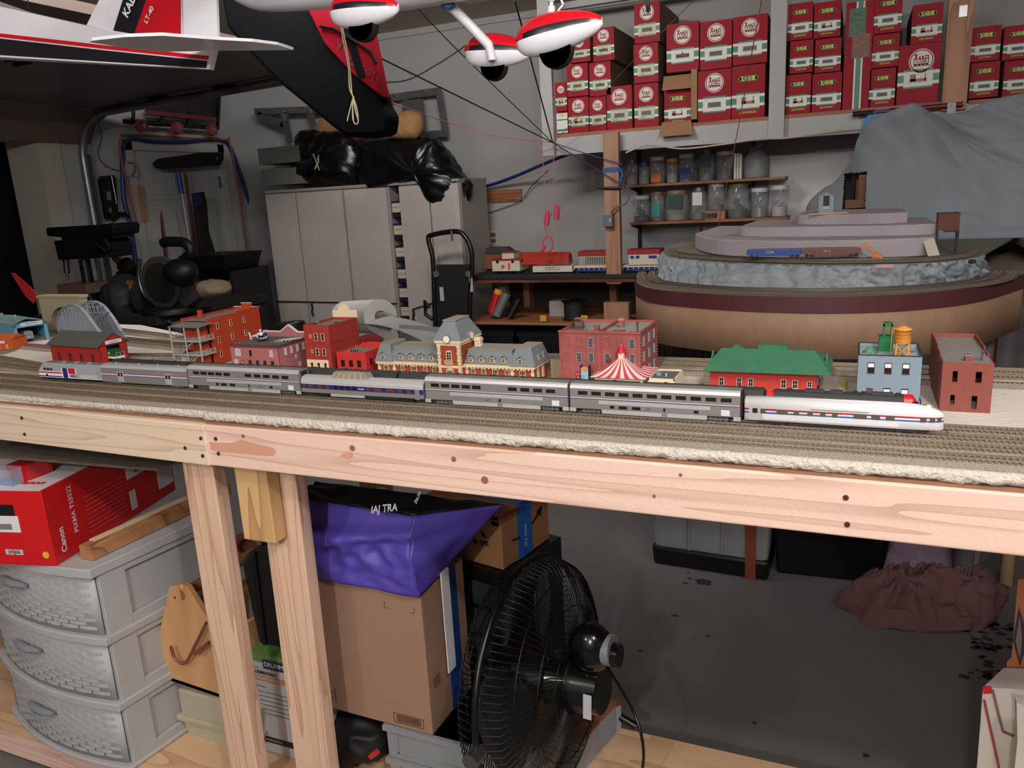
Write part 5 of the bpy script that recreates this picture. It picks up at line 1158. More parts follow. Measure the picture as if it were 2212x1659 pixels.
# ---------------------------------------------------------------- jars on two wall shelves
glass = mat('clear_glass', (190,195,195), .08, alpha=.28, var=.02); 
fr_ = mat('frosted_plastic', (170,175,175), .4, alpha=.55)
t = thing('jar_shelf', 'two thin wooden wall shelves on black uprights holding the jars', 'shelf', (-.95, 5.5, 1.27))
ZA, ZB_ = at(1500,392,y=5.36).z, at(1500,476,y=5.36).z
for z, x0, x1 in ((ZA,1352,1695),(ZB_,1358,1702)):
    MB().box(at(x0,400,y=5.36).x, at(x1,400,y=5.36).x, 5.36, 5.648, z-.016, z).build('shelf_board', plk, t)
for px in (1378,1626):
    x = at(px,400,y=5.6).x; MB().box(x-.012,x+.012,5.625,5.648,.95 if px < 1400 else 1.1,1.85).build('upright', black, t)
    for z in (ZA, ZB_): MB().hexa([(x-.006,5.42,z-.03),(x+.006,5.42,z-.03),(x+.006,5.63,z-.06),(x-.006,5.63,z-.06),(x-.006,5.42,z-.017),(x+.006,5.42,z-.017),(x+.006,5.63,z-.017),(x-.006,5.63,z-.017)]).build('bracket', black, t)
def jar(q, z, label, lid=None, fill=None, fh=.4, lab=None, gm=glass, shoulder=.9, y=5.46, neck=.62):
    x0, y0, x1, y1 = q; cy = (y0+y1)/2
    a, b_ = at(x0, cy, y=y), at(x1, cy, y=y); r = min((b_.x-a.x)/2, .13); cx = (a.x+b_.x)/2; h = at((x0+x1)/2, y0, y=y).z-z
    t = thing('jar', label, 'jar', (cx, y, z+.0005), 'jars on the two wall shelves')
    c = V((cx, y, z+.0005)); lh = .018
    MB().lathe(c, [(r*.9,0),(r*.97,.008),(r*.97,h*shoulder-lh),(r*neck,h-lh*1.2),(r*neck,h-lh)], 20).build('glass_body', gm, t)
    if lid: MB().lathe(c+V((0,0,h-lh*1.4)), [(r*(neck+.1),0),(r*(neck+.1),lh*1.4)], 20).build('lid', lid, t)
    if fill:
        b = MB()
        rr = random.Random(int(cx*1e4))
        for k in range(14):
            a_ = rr.random()*6.28; q_ = rr.random()*r*.6; zz = .01+rr.random()*h*fh
            b.bar(c+V((math.cos(a_)*q_,math.sin(a_)*q_,zz)), c+V((math.cos(a_+2)*q_*.9,math.sin(a_+2)*q_*.9,zz+h*.12)), r*.3, r*.22)
        b.lathe(c+V((0,0,.004)), [(r*.85,0),(r*.85,h*fh*.6)], 14).build('contents', fill, t)
    if lab: MB().box(cx-r*.62, cx+r*.62, y-r*1.005-.002, y-r*.8, z+h*lab[1], z+h*lab[2]).build('label', lab[0], t)
    return t
c3_ = lambda a, b_, c, d: (1300+a/2.425, 200+b_/2.425, 1300+c/2.425, 200+d/2.425)
lidw = mat('lid_white', (205,208,208), .5); gry = mat('screws_grey', (96,92,88), .5, .4, var=.3, sc=80); brn = mat('scraps_brown', (120,86,60), .7, var=.3, sc=60)
J1 = [((130,352,190,485),'small jar of brown bits at the left end of the upper jar shelf',mat('lid_steel', (120,120,118), .4, .7),brn,.7,None),
 ((192,367,250,483),'small jar with a blue lid on the upper shelf',mat('lid_blue', (44,54,130), .4),mat('scraps_pale', (170,168,160), .6),.5,None),
 ((252,337,333,478),'white-lidded jar with an orange label on the upper shelf',lidw,mat('scraps_grey', (110,108,104), .6),.4,(mat('label_orange', (196,104,50), .5),.05,.4)),
 ((338,345,400,472),'jar with a yellow lid on the upper shelf',mat('lid_yellow', (204,170,30), .45),mat('scraps_pale', (170,168,160), .6),.6,None),
 ((403,322,487,468),'tall white-lidded jar with a blue label on the upper shelf',lidw,gry,.5,(mat('label_blue', (30,48,110), .5),.1,.5)),
 ((508,300,592,463),'big clear jar with a dark green label on the upper shelf',mat('lid_steel', (120,120,118), .4, .7),gry,.35,(mat('label_green', (22,60,48), .5),.45,.85)),
 ((598,308,690,455),'tall white-lidded jar of dark screws on the upper shelf',lidw,mat('screws_dark', (52,46,42), .5, .4, var=.3, sc=80),.6,None)]
for q, lb, lid, fl, fh, lab in J1: jar(c3_(*q), ZA, lb, lid, fl, fh, lab, neck=.85)
jar(c3_(740,262,880,450), ZA, 'large frosted jug at the right of the upper shelf', None, mat('frost_fill', (150,155,150), .7), .8, None, fr_, .62, neck=.3)
b = MB(); q0, q1 = at(1587,385,y=5.42), at(1602,330,y=5.42)
for k in range(3): simple('booklet', MB().box(q0.x+k*.017,q0.x+k*.017+.013,5.38,5.56,ZA+.0005,q1.z-.004*k), lwh, ('left','middle','right')[k]+' one of three thin white booklets standing on the upper jar shelf', 'booklet', 'white booklets on the jar shelf')
J2 = [((165,540,250,675),'white-lidded jar, almost black inside, at the left end of the lower shelf',lidw,mat('screws_dark', (52,46,42), .5, .4, var=.3, sc=80),.35,None,.85),
 ((256,520,326,668),'amber jar with a teal label on the lower shelf',mat('lid_olive', (110,104,70), .5),brn,.6,(mat('label_teal', (50,150,150), .5),.15,.6),.8),
 ((336,512,455,668),'wide jar with a dark green label on the lower shelf',mat('lid_tan', (130,110,88), .5),mat('scraps_grey', (110,108,104), .6),.3,(mat('label_green', (22,60,48), .5),.4,.85),.8),
 ((467,497,548,668),'jar with a large white label on the lower shelf',mat('lid_steel', (120,120,118), .4, .7),gry,.3,(lwh,.45,.85),.8),
 ((660,478,772,650),'wide lidless jar of dark bits on the lower shelf',mat('lid_olive', (110,104,70), .5),mat('screws_dark', (52,46,42), .5, .4, var=.3, sc=80),.4,None,.85),
 ((780,500,872,645),'white-lidded jar of silver scraps on the lower shelf',lidw,mat('foil_scraps', (170,170,172), .3, .6),.5,None,.85),
 ((886,487,978,635),'frosted jar with white balls at the right end of the lower shelf',lidw,mat('scraps_white', (205,205,200), .6),.5,None,.9)]
for q, lb, lid, fl, fh, lab, nk in J2: jar(c3_(*q), ZB_, lb, lid, fl, fh, lab, neck=nk, y=5.48)
q0, q1 = at(1300+545/2.425,200+665/2.425,y=5.44), at(1300+650/2.425,200+616/2.425,y=5.44)
simple('small_carton', MB().box(q0.x,q1.x,5.40,5.53,ZB_+.0005,q1.z), card, 'small brown carton with a jar on top on the lower shelf', 'box')
jar(c3_(556,473,645,614), q1.z+.0005, 'white-lidded jar standing on the small brown carton', lidw, brn, .3, None, neck=.85, y=5.466)
p0_, p1_ = at(1663,338,y=5.64), at(1960,318,y=5.64)
simple('whiteboard', MB().box(p0_.x,p1_.x,5.635,5.6495,1.02,p0_.z), mat('board_white', (222,220,218), .7), 'large white board fixed to the wall right of the jar shelves', 'board')
# outlets
for q, lb in (((1058,497,1075,530),'beige wall outlet between the cabinet and the hanging pink twine'),((1506,487,1524,514),'beige wall outlet below the jar shelves')):
    a, c = at(q[0],q[3],y=5.648), at(q[2],q[1],y=5.648)
    t = thing('power_outlet', lb, 'outlet', (a.x,5.645,a.z))
    MB().box(a.x,c.x,5.642,5.6495,a.z,c.z).build('cover_plate', mat('outlet_beige', (180,170,146), .5), t, bevel=.002)
    for f in (.3,.7): MB().box(a.x+.018,c.x-.018,5.640,5.642,a.z+(c.z-a.z)*f-.015,a.z+(c.z-a.z)*f+.015).build('socket', mat('socket_dark', (90,82,66), .6), t)
# wood plank on the wall
q = [at(994,414,y=5.63),at(1126,408,y=5.63),at(1126,434,y=5.63),at(994,441,y=5.63)]
simple('plank', MB().prism(q,(0,.018,0)), plk, 'short orange-brown plank screwed to the wall beside the cabinet', 'plank')
# blue hose and cables on back wall
bhm = mat('hose_blue', (24,44,110), .4)
simple('air_hose', MB().tube(smooth([at(985,412,y=5.60),at(1050,402,y=5.58),at(1110,382,y=5.5),at(1180,352,y=5.3),at(1240,328,y=5.1)]),.012,8), bhm, 'thick blue hose sagging from the shelf corner to the cabinet', 'hose')
gc = mat('wire_grey', (80,80,82), .6)
simple('grey_wire', MB().tube(smooth([at(996,464,y=5.63),at(1040,463,y=5.63),at(1090,448,y=5.63),at(1126,432,y=5.62),at(1150,400,y=5.6),at(1185,368,y=5.5)]),.0035,6), gc, 'thin grey wire curving across the wall over the plank', 'wire')
simple('white_cable', MB().tube(smooth([at(1352,330,y=4.94),at(1400,312,y=4.94),at(1470,321,y=4.94),at(1560,312,y=4.94),at(1640,300,y=4.94),at(1700,298,y=4.94),at(1800,283,y=4.94),at(1870,276,y=4.94)]),.006,6), mat('cable_white', (186,176,160), .6), 'white cable looping along the bottom of the shelf beam', 'cable')
simple('stapled_wire', MB().tube(smooth([at(815,178,y=5.63),at(880,172,y=5.63),at(950,135,y=5.63),at(1010,95,y=5.63)]),.003,5), gc, 'thin grey wire stapled high on the back wall', 'wire')
# cords from the ceiling to the shelf corner
kp = at(1194,308,y=4.9)
for nm, pts, r, mt, lb in (('hanging_rope',[at(800,115,y=3.2),kp],.006,black,'taut black cord slanting from the red bag down to the shelf corner'),
  ('hanging_rope',[at(885,0,y=3.4),at(1000,120,y=4.0),kp],.0045,black,'thin black cord behind the middle red and white wheel fairing'),
  ('hanging_rope',[at(1112,0,y=3.5),kp],.007,black,'steep black cord left of the right wheel fairing'),
  ('hanging_rope',[kp,at(1350,403,y=4.86)],.006,black,'black cord from the shelf corner down across the wooden post'),
  ('pink_twine',[at(828,215,y=3.3),at(960,262,y=4.2),at(1080,295,y=4.6),kp],.004,mat('twine_pink', (190,110,120), .8),'faded pink twine sagging from the bag to the shelf corner'),
  ('pink_twine',[at(1545,520,y=4.4),at(1590,300,y=3.6),at(1645,0,y=2.6)],.003,mat('twine_pink', (190,110,120), .8),'long pink twine rising in front of the train boxes'),
  ('thin_rope',[kp,at(1340,160,y=4.6),at(1500,0,y=4.0)],.003,mat('twine_brown', (110,84,74), .8),'thin brown cord slanting up in front of the left train boxes'),
  ('blue_rope',[kp,at(1260,330,y=4.88),at(1345,355,y=4.885)],.005,tp,'loose blue cord tied from the shelf corner to the post')):
    simple(nm, MB().tube(smooth(pts, 8) if len(pts) > 2 else pts, r*.6, 6), mt, lb, 'cord')
pw = mat('twine_bundle', (196,70,96), .8)
for q, lb in (((1170,308,1180,455,1176,485),'lower wound bundle of pink twine hanging beside the black cord'),((1195,310,1198,442,1199,478),'upper wound bundle of pink twine hanging beside the wooden post')):
    a, c, d = at(q[0],q[1],y=4.85), at(q[2],q[3],y=4.85), at(q[4]+4,q[3]+33,y=4.85)
    t = thing('twine_bundle', lb, 'twine', d)
    MB().tube([a,c],.0025,5).build('hanging_strand', mat('twine_pink', (190,110,120), .8), t)
    MB().tube([c+V((.01,0,0)),(c+d)/2+V((.005,0,0)),d],[.012,.022,.016],8).build('winding', pw, t)
    MB().tube([c+V((.01,0,-.02)),c+V((.035,0,-.015)),c+V((.03,0,-.035))],.006,6).build('loose_end', pw, t)
q = at(1183,528,y=4.85); simple('twine_loop', MB().tube([q+V((0,0,.04)),at(1176,485,y=4.85)],.003,5).tube([q+V((.035*math.cos(a),.01*math.sin(a),.05*math.sin(a))) for a in [i*.52 for i in range(12)]],.006,6,closed=True).tube([q+V((-.05,0,-.05)),q+V((-.02,0,-.01))],.012,6), pw, 'loop of pink twine resting above the toy trains', 'twine')
# ---------------------------------------------------------------- low shelf with large toy trains
zt1 = at(1200,592,y=4.95).z
t = thing('train_shelf', 'low wooden shelf along the back wall carrying the large toy trains', 'shelf', (-1.5,5.2,.3))
xa, xb = at(1012,600,y=4.9).x, -.35
MB().box(xa, xb, 4.9, 5.63, zt1-.05, zt1-.02).build('shelf_board', oldx, t)
MB().box(xa, xb, 4.86, 5.6, zt1-.02, zt1).build('track_bed', blackr, t)
z2 = at(1200,694,y=4.9).z
MB().box(xa, xb, 4.85, 5.63, z2-.02, z2).build('lower_board', oldx, t)
MB().box(xa, xb, 5.6, 5.63, z2, zt1-.05).build('back_board', mat('board_dark', (50,44,40), .8), t)
for x in (-2.3, -1.62): MB().box(x, x+.05, 5.5, 5.59, .0, zt1-.05).build('leg', oldz, t)
def wheels(par, x0, x1, y, z):
    for x in (x0, x1):
        for dx in (-.035,.035): MB().cyl((x+dx,y-.03,z+.016),(x+dx,y+.03,z+.016),.016,n=12).build('wheelset', blackr, par)
rdt = mat('toy_red', (150,30,30), .5); crm = mat('toy_cream', (206,196,176), .5); tbl = mat('toy_blue', (28,48,120), .45)
yv = 4.98
def px_box(b, q, y0, y1, m=0):
    a, c = at(q[0],q[3],y=y0), at(q[2],q[1],y=y0); b.box(a.x,c.x,y0,y1,a.z,c.z,m); return b
def P4(q, y): a, c = at(q[0],q[3],y=y), at(q[2],q[1],y=y); return a.x, c.x, a.z, c.z
x0,x1,z0,z1 = P4((1064,562,1122,586), yv)
t = thing('toy_caboose', 'white toy caboose with circus pictures on the low shelf', 'toy train car', ((x0+x1)/2, yv, zt1), 'large toy trains on the low shelf')
MB().box(x0,x1,yv,yv+.11,z0,z1).build('body', crm, t); MB().box(x0-.008,x1+.02,yv-.006,yv+.116,z1,z1+.01).build('roof', rdt, t)
MB().box(x0+.075,x1-.045,yv+.01,yv+.1,z1+.01,z1+.05).build('cupola', crm, t)
MB().box(x0+.073,x1-.043,yv+.005,yv+.105,z1+.05,z1+.057).build('cupola_roof', rdt, t)
for f in (.2,.75): MB().box(x0+f*(x1-x0)-.01,x0+f*(x1-x0)+.01,yv-.001,yv,z0+.055,z0+.085).build('window', glassk, t)
MB().cyl((x0+.08,yv-.001,z0+.03),(x0+.08,yv,z0+.03),.014).box(x0+.12,x0+.135,yv-.001,yv,z0+.01,z0+.055).build('circus_picture', mat('circus_orange', (200,80,40), .6), t)
wheels(t, x0+.05, x1-.05, yv+.055, zt1)
x0,x1,z0,z1 = P4((1151,574,1236,588), yv)
t = thing('toy_flat_wagon', 'white toy wagon with circus lettering and a red roofed load', 'toy train car', ((x0+x1)/2, yv, zt1), 'large toy trains on the low shelf')
MB().box(x0,x1,yv,yv+.1,z0,z1).build('body', crm, t)
x2,x3,z2_,z3 = P4((1137,545,1238,566), yv+.12); MB().box(x2,x3,yv+.02,yv+.1,z1+.01,z3-.02).prism([(x2,yv+.02,z3-.02),(x2,yv+.06,z3+.01),(x2,yv+.1,z3-.02)],(x3-x2,0,0)).build('load', mat('toy_orange_red', (176,50,36), .5), t)
for f in (.1,.3,.5,.7,.9): MB().bar((x0+f*(x1-x0),yv+.05,z1),(x0+f*(x1-x0),yv+.05,z1+.03),.006,.006).build('post', steel, t)
text('CIRCUS', 'lettering', rdt, t, ((x0+x1)/2, yv-.001, (z0+z1)/2), (1,0,0), (0,0,1), .022)
wheels(t, x0+.05, x1-.05, yv+.05, zt1)
for k, q in enumerate(((1252,552,1314,578),(1358,548,1424,574))):
    x0,x1,z0,z1 = P4(q, yv)
    t = thing('toy_cage_wagon' if k == 0 else 'toy_box_wagon', ('cream barred animal cage wagon with red roof beside the post','cream toy van with blue shutters and red roof, right of the post')[k], 'toy train car', ((x0+x1)/2, yv, zt1), 'large toy trains on the low shelf')
    if k == 0:
        MB().box(x0,x1,yv+.02,yv+.11,z0,z0+.012).build('floor_plate', crm, t); MB().box(x0+.01,x1-.01,yv+.1,yv+.11,z0,z1).build('back_wall', mat('cage_back', (110,100,84), .7), t)
        b = MB()
        for i in range(17): b.box(x0+(x1-x0)*i/17,x0+(x1-x0)*i/17+.004,yv+.002,yv+.006,z0,z1)
        b.box(x0,x1,yv+.001,yv+.008,z0,z0+.008).box(x0,x1,yv+.001,yv+.008,z1-.008,z1).build('bars', crm, t)
    else:
        MB().box(x0,x1,yv,yv+.11,z0,z1).build('body', crm, t)
        for f in (.12,.3,.72): MB().box(x0+f*(x1-x0)-.012,x0+f*(x1-x0)+(.012 if f < .5 else .04),yv-.002,yv,z0+.045,z1-.01).build('shutter', tbl, t)
    MB().box(x0-.006,x1+.006,yv-.006,yv+.12,z1,z1+.03).build('roof', rdt, t)
    a, c = x0-.04, x1+.05
    MB().box(a,c,yv+.0,yv+.1,zt1+.035,zt1+.05).build('deck', crm, t)
    b = MB()
    for i in range(9): b.box(a+(c-a)*i/8.3,a+(c-a)*i/8.3+.004,yv-.004,yv,zt1+.02,zt1+.05)
    b.build('deck_stakes', crm, t)
    MB().box(a+.02,c-.02,yv+.01,yv+.09,zt1+.01,zt1+.035).build('underframe', tbl, t); wheels(t, a+.06, c-.06, yv+.05, zt1)
x0,x1,z0,z1 = P4((1428,542,1505,556), yv+.3)
simple('toy_green_locomotive', MB().box(x0,x1,yv+.3,yv+.4,zt1+.0005,z1-.01).box(x0+.02,x1-.02,yv+.31,yv+.39,z1-.01,z1), mat('toy_green', (22,84,40), .5), 'green toy locomotive behind the cream van, at the rock edge', 'toy locomotive')
x0,x1,z0,z1 = P4((1040,548,1140,580), 5.35)
simple('wooden_crate', MB().box(x0,x1,5.35,5.5,zt1+.0005,z1), mat('crate_orange', (130,76,40), .7), 'low orange-brown wooden crate at the back of the low shelf', 'crate')
x0,x1,z0,z1 = P4((1042,533,1108,548), 5.4)
simple('dark_tray', MB().hexa([(x0,5.36,z0),(x1,5.36,z0),(x1,5.48,z0),(x0,5.48,z0),(x0+.05,5.38,z1),(x1-.05,5.38,z1),(x1-.05,5.46,z1),(x0+.05,5.46,z1)]), mat('tray_dark', (52,46,44), .7), 'dark low tray on the orange crate', 'tray')
# clutter on lower board
def can(p0, p1, r, mt, capm, lb, nm='spray_can'):
    a, c = at(*p0, y=4.95), at(*p1, y=4.98); d = (c-a).normalized(); L = (c-a).length
    t = thing(nm, lb, 'spray can', a)
    MB().cyl(a, a+d*L*.8, r, n=16).build('can_body', mt, t)
    MB().cyl(a+d*L*.8, c, r*.95, n=16).build('cap', capm, t); return t
can((1062,676),(1078,625),.032,mat('can_red', (176,24,30), .35),mat('cap_yellow', (206,150,40), .4),'leaning red spray can with a yellow cap under the low shelf')
can((1072,682),(1095,634),.032,mat('can_grey', (120,124,126), .35, .3),mat('can_grey', (120,124,126), .35, .3),'leaning grey spray can beside the red one')
can((1100,685),(1122,646),.032,black,black,'leaning black spray can beside the grey one')
q = at(1241,684,y=5.0)
t = thing('cable_spool', 'black cable spool on the lower board under the toy trains', 'spool', (q.x, q.y, z2))
MB().cyl((q.x,5.0,z2),(q.x,5.0,z2+.006),.085,n=24).build('flange', black, t); MB().cyl((q.x,5.0,z2+.006),(q.x,5.0,z2+.12),.07,n=24).build('cable_winding', blackr, t); MB().cyl((q.x,5.0,z2+.12),(q.x,5.0,z2+.126),.085,n=24).build('flange', black, t)
x0,x1,z0,z1 = P4((1187,650,1220,676), 5.1)
simple('white_carton', MB().box(x0,x1,5.1,5.2,z2+.0005,z1), mat('carton_dim', (150,146,140), .7), 'small white carton next to the black cable spool', 'box')
# black storage bins below
zb = at(1200,765,y=4.8).z
for k in range(4):
    x0_ = -2.5+k*.44
    t = thing('storage_bin', ('leftmost','second from left','third from left','rightmost')[k]+' of the black bins under the low shelf', 'bin', (x0_+.2,5.0,.25), 'black bins under the low shelf')
    MB().hexa([(x0_+.03,4.84,.25),(x0_+.37,4.84,.25),(x0_+.37,5.4,.25),(x0_+.03,5.4,.25),(x0_,4.8,z2-.09),(x0_+.4,4.8,z2-.09),(x0_+.4,5.45,z2-.09),(x0_,5.45,z2-.09)]).build('bin_body', mat('bin_black', (22,23,26), .3), t)
    MB().box(x0_-.01,x0_+.41,4.79,5.46,z2-.09,z2-.06).build('bin_rim', mat('bin_black', (22,23,26), .3), t)
    b = MB()
    for i in range(6): b.box(x0_+.03+i*.06,x0_+.05+i*.06,4.80,4.815,.3,z2-.1)
    b.build('bin_ribs', black, t)
tg = mat('tag_yellow', (206,160,40), .6)
for px in (1173,1262):
    q = at(px,691,y=4.84); simple('price_tag', MB().box(q.x-.022,q.x+.022,4.843,4.849,q.z-.01,q.z+.03), tg, ('left' if px < 1200 else 'right')+' yellow tag stuck on the edge of the lower board', 'tag', 'yellow tags on the board edge')
# ---------------------------------------------------------------- tall cabinets and things by the back wall
cab = mat('cabinet_grey', (176,168,162), .55, var=.03); cabr = mat('cabinet_frame', (150,142,136), .55)
YC = 5.0
def cabinet(px0, px1, doors, label, gap=None):
    X0, X1 = at(px0,500,y=YC).x, at(px1,500,y=YC).x; ZT = 1.645
    t = thing('storage_cabinet', label, 'cabinet', ((X0+X1)/2, YC+.22, 0), 'tall grey plastic cabinets')
    g0, g1 = (at(gap[0],500,y=YC).x, at(gap[1],500,y=YC).x) if gap else (None, None)
    if gap:
        MB().box(X0,g0,YC+.02,YC+.45,0,ZT-.02).box(g1,X1,YC+.02,YC+.45,0,ZT-.02).box(g0,g1,YC+.43,YC+.45,0,ZT-.02).build('cabinet_body', cabr, t)
        MB().box(X0,X1,YC,YC+.46,ZT-.02,ZT).build('top_panel', cabr, t)
    else: MB().box(X0,X1,YC+.02,YC+.45,0,ZT-.02).box(X0-.003,X1+.003,YC+.002,YC+.46,ZT-.02,ZT).build('cabinet_body', cabr, t)
    for a, c in doors:
        xa, xb = at(a,500,y=YC).x, at(c,500,y=YC).x; b = MB()
        b.box(xa+.004,xb-.004,YC-.008,YC+.018,.04,ZT-.03)
        n = int((xb-xa-.07)/.0125)
        for i in range(n): b.box(xa+.035+i*.0125,xa+.0415+i*.0125,YC-.0115,YC-.008,.08,ZT-.06)
        b.build('door', cab, t, bevel=.003)
    return t
cabinet(583, 748, ((583,647),(649,748)), 'tall light grey ribbed plastic cabinet at the left, next to the room corner')
cabinet(750, 998, ((751,843),(869,934),(935,998)), 'tall light grey ribbed plastic cabinet with a gap showing drawers, under the black bags', gap=(845,868))
gx0, gx1 = at(845,500,y=YC).x+.004, at(868,500,y=YC).x-.004
note = mat('paper_note', (190,182,162), .7); binb = mat('drawer_blue', (22,24,48), .5)
zl = [1.52, 1.36, 1.20, 1.04, .90, .76, .62]
for i, z in enumerate(zl):
    t = thing('parts_drawer', ['topmost','second','third','fourth','fifth','sixth','lowest'][i]+' labelled drawer in the gap of the grey cabinet', 'drawer', ((gx0+gx1)/2, YC+.2, z-.12), 'drawers in the gap of the grey cabinet')
    MB().box(gx0,gx1,YC+.03,YC+.4,z-.12,z-.005).build('drawer_body', binb, t)
    MB().box(gx0+.004,gx1-.006,YC+.027,YC+.03,z-.085,z-.02).build('label', note, t)
    text(['PAINTS','PENS','FOAM','MOST USED','MODEL GLUE','GEARS','SAND'][i], 'handwriting', gc, t, ((gx0+gx1)/2, YC+.0265, z-.05), (1,0,.0), (0,0,1), .012)
# bungee cords
for a, c, lb in (((595,651),(858,656),'long black bungee cord stretched across the grey cabinet doors'),((892,668),(950,650),'short black bungee cord across the right cabinet door')):
    p, q = at(*a,y=YC-.02), at(*c,y=YC-.02); t = thing('bungee_cord', lb, 'cord', p)
    MB().tube([p,q],.005,6).build('cord', black, t)
    e = at(673,655,y=YC-.02) if a[0] < 700 else p
    MB().tube([e,e+V((.005,0,-.04)),e+V((-.006,0,-.07)),e+V((.008,0,-.10))],.009,6).build('hook', mat('hook_dark', (60,58,56), .4, .6), t)
# stacked grey boxes on the cabinet
gbx = mat('box_grey', (112,110,104), .8)
for q, lb in (((567,360,650,402),'lower flat grey carton on top of the left cabinet'),((560,313,645,356),'upper flat grey carton stacked on top of the left cabinet')):
    x0,x1,z0,z1 = P4(q, 5.02); simple('grey_carton', MB().box(x0,x1,5.02,5.4,max(z0,1.646) if q[1] > 350 else z0,z1), gbx, lb, 'box', 'flat grey cartons on the cabinet')
x0,x1,z0,z1 = P4((575,400,640,410), 5.0)
# black bin bags
bagm = mat('bag_black', (12,12,13), .28, var=.02, bump=1.4, bsc=14)
def lump(b, pts, y, dy, seed=0, amp=.03, n=24, k=26):
    c = V((sum(p.x for p in pts)/len(pts), y, sum(p.z for p in pts)/len(pts)))
    ring = smooth(pts+[pts[0]], 8)[:-1]; N = len(ring); vs = []
    for j in range(k+1):
        ph = math.pi*j/k; s_ = math.sin(ph)**.6 if 0 < j < k else 0
        for i, p in enumerate(ring):
            q = c+(V((p.x,y,p.z))-c)*s_; q.y = y-dy*math.cos(ph)
            q += V((noise.noise(q*6+V((seed,0,0))), noise.noise(q*6+V((0,seed,3))), noise.noise(q*6+V((4,0,seed)))))*amp
            q += (q-c).normalized()*((.3-abs(noise.noise(q*15+V((seed,2,0))))*1.6)*amp*.9 if 0 < j < k else 0)
            vs.append(q)
    b.add(vs, [(j*N+i, j*N+(i+1) % N, (j+1)*N+(i+1) % N, (j+1)*N+i) for j in range(k) for i in range(N)], 0, True); return b
def L(nm, pix, y, dy, mt, label, cat, seed=0, amp=.03, group=None, **k):
    return simple(nm, lump(MB(), [at(a, c, y=y) for a, c in pix], y, dy, seed, amp), mt, label, cat, group, **k)
t = L('bin_bag', [(642,300),(655,285),(700,280),(760,285),(785,310),(790,370),(780,402),(700,402),(655,400),(640,370)], 5.18, .17, bagm, 'left full black bin bag on the cabinet, tied with pale string', 'bag', 1, .02)
t = L('bin_bag', [(775,300),(850,292),(935,295),(960,320),(992,365),(1012,400),(1008,438),(965,452),(935,420),(930,398),(860,400),(790,402)], 5.12, .17, bagm, 'right glossy black bin bag sagging over the cabinet edge', 'bag', 5, .03)
st_ = mat('string_pale', (190,176,140), .8)
q = at(683,350,y=4.98); simple('string_knot', MB().tube([q+V((-.02,0,.06)),q,q+V((.03,0,.05)),q+V((.02,0,.0)),q+V((-.02,0,-.05))],.006,5).tube([q,q+V((.02,0,-.06))],.005,5), st_, 'pale string knot on the left black bag', 'string')
# cardboard piece, straw hat
hatm = mat('straw', (164,122,78), .8, var=.12, sc=40)
L('cardboard_roll', [(670,300),(700,255),(760,258),(830,265),(850,290),(800,305),(700,308)], 5.2, .09, card, 'folded brown cardboard on top of the black bags under the hanging bag', 'cardboard', 2, .012)
L('straw_hat', [(835,295),(850,285),(865,250),(885,238),(908,245),(912,270),(900,298),(860,300)], 5.05, .08, hatm, 'straw hat sitting on the right black bag', 'hat', 3, .008)
# step ladders leaning high
alu = mat('aluminium', (130,130,130), .4, .8, var=.12)
def ladder(nm, segs, y, label, w=.03):
    t = thing(nm, label, 'ladder', at(*segs[0][0], y=y))
    a0 = at(*segs[0][0],y=y); c0 = at(*segs[0][1],y=y)
    for f_ in (.25,.75): h_ = a0.lerp(c0,f_); MB().tube([V((h_.x,YB,h_.z+.02)),h_+V((0,0,.02)),h_+V((0,-.035,.01))],.006,6).build('wall_hook', steel, t)
    for a, c, nme in segs: MB().bar(at(*a,y=y), at(*c,y=y), w, .05).build(nme, alu, t)
    return t
ladder('step_ladder', [((552,241),(696,236),'side_rail'),((612,240),(626,308),'step'),((670,238),(680,300),'step'),((558,247),(618,275),'brace'),((612,275),(618,243),'brace')], 5.5, 'aluminium step ladder hanging on the wall left of the black bag')
t = ladder('step_ladder', [((826,214),(952,196),'side_rail'),((948,198),(962,285),'step'),((900,292),(966,288),'side_rail'),((880,215),(890,295),'step')], 5.55, 'aluminium step ladder hanging on the wall right of the black bag')
q = [at(868,218,y=5.52),at(912,213,y=5.52),at(920,285,y=5.52),at(872,292,y=5.52)]; MB().prism(q,(0,.012,0)).build('pail_shelf', alu, t)
# hand truck
t = thing('hand_truck', 'black folding hand truck standing in front of the right cabinet door', 'hand truck', at(980,700,y=4.7))
yh = 4.72; tb_ = lambda *p: [at(a,c,y=yh) for a, c in p]
MB().tube(smooth(tb_((938,640),(935,560),(926,520),(932,508),(985,500),(1005,512),(1018,540),(1020,580),(1016,640),(1014,760)),5),.017,8).build('handle_frame', black, t)
MB().tube(tb_((938,640),(943,760)),.017,8).build('side_tube', black, t)
q = tb_((942,572),(1012,572),(1016,770),(944,770)); MB().prism(q,(0,.03,0)).build('back_panel', mat('truck_panel', (16,16,17), .6), t)
for a in ((942,592),(1012,592)): MB().cyl(at(*a,y=yh-.02),at(*a,y=yh+.04),.022,n=14).build('joint', black, t)
for q, s in (((952,620,958,650),1),((1016,600,1021,630),1)):
    x0,x1,z0,z1 = P4(q, yh-.01); MB().box(x0,x1,yh-.015,yh-.012,z0,z1).build('warning_label', wp, t)
MB().tube(tb_((928,665),(918,650),(920,680),(935,690)),.014,6).build('wheel_bracket', black, t)
MB().cyl(at(975,498,y=yh-.03),at(977,520,y=yh-.03),.008).build('grip_clamp', steel, t)
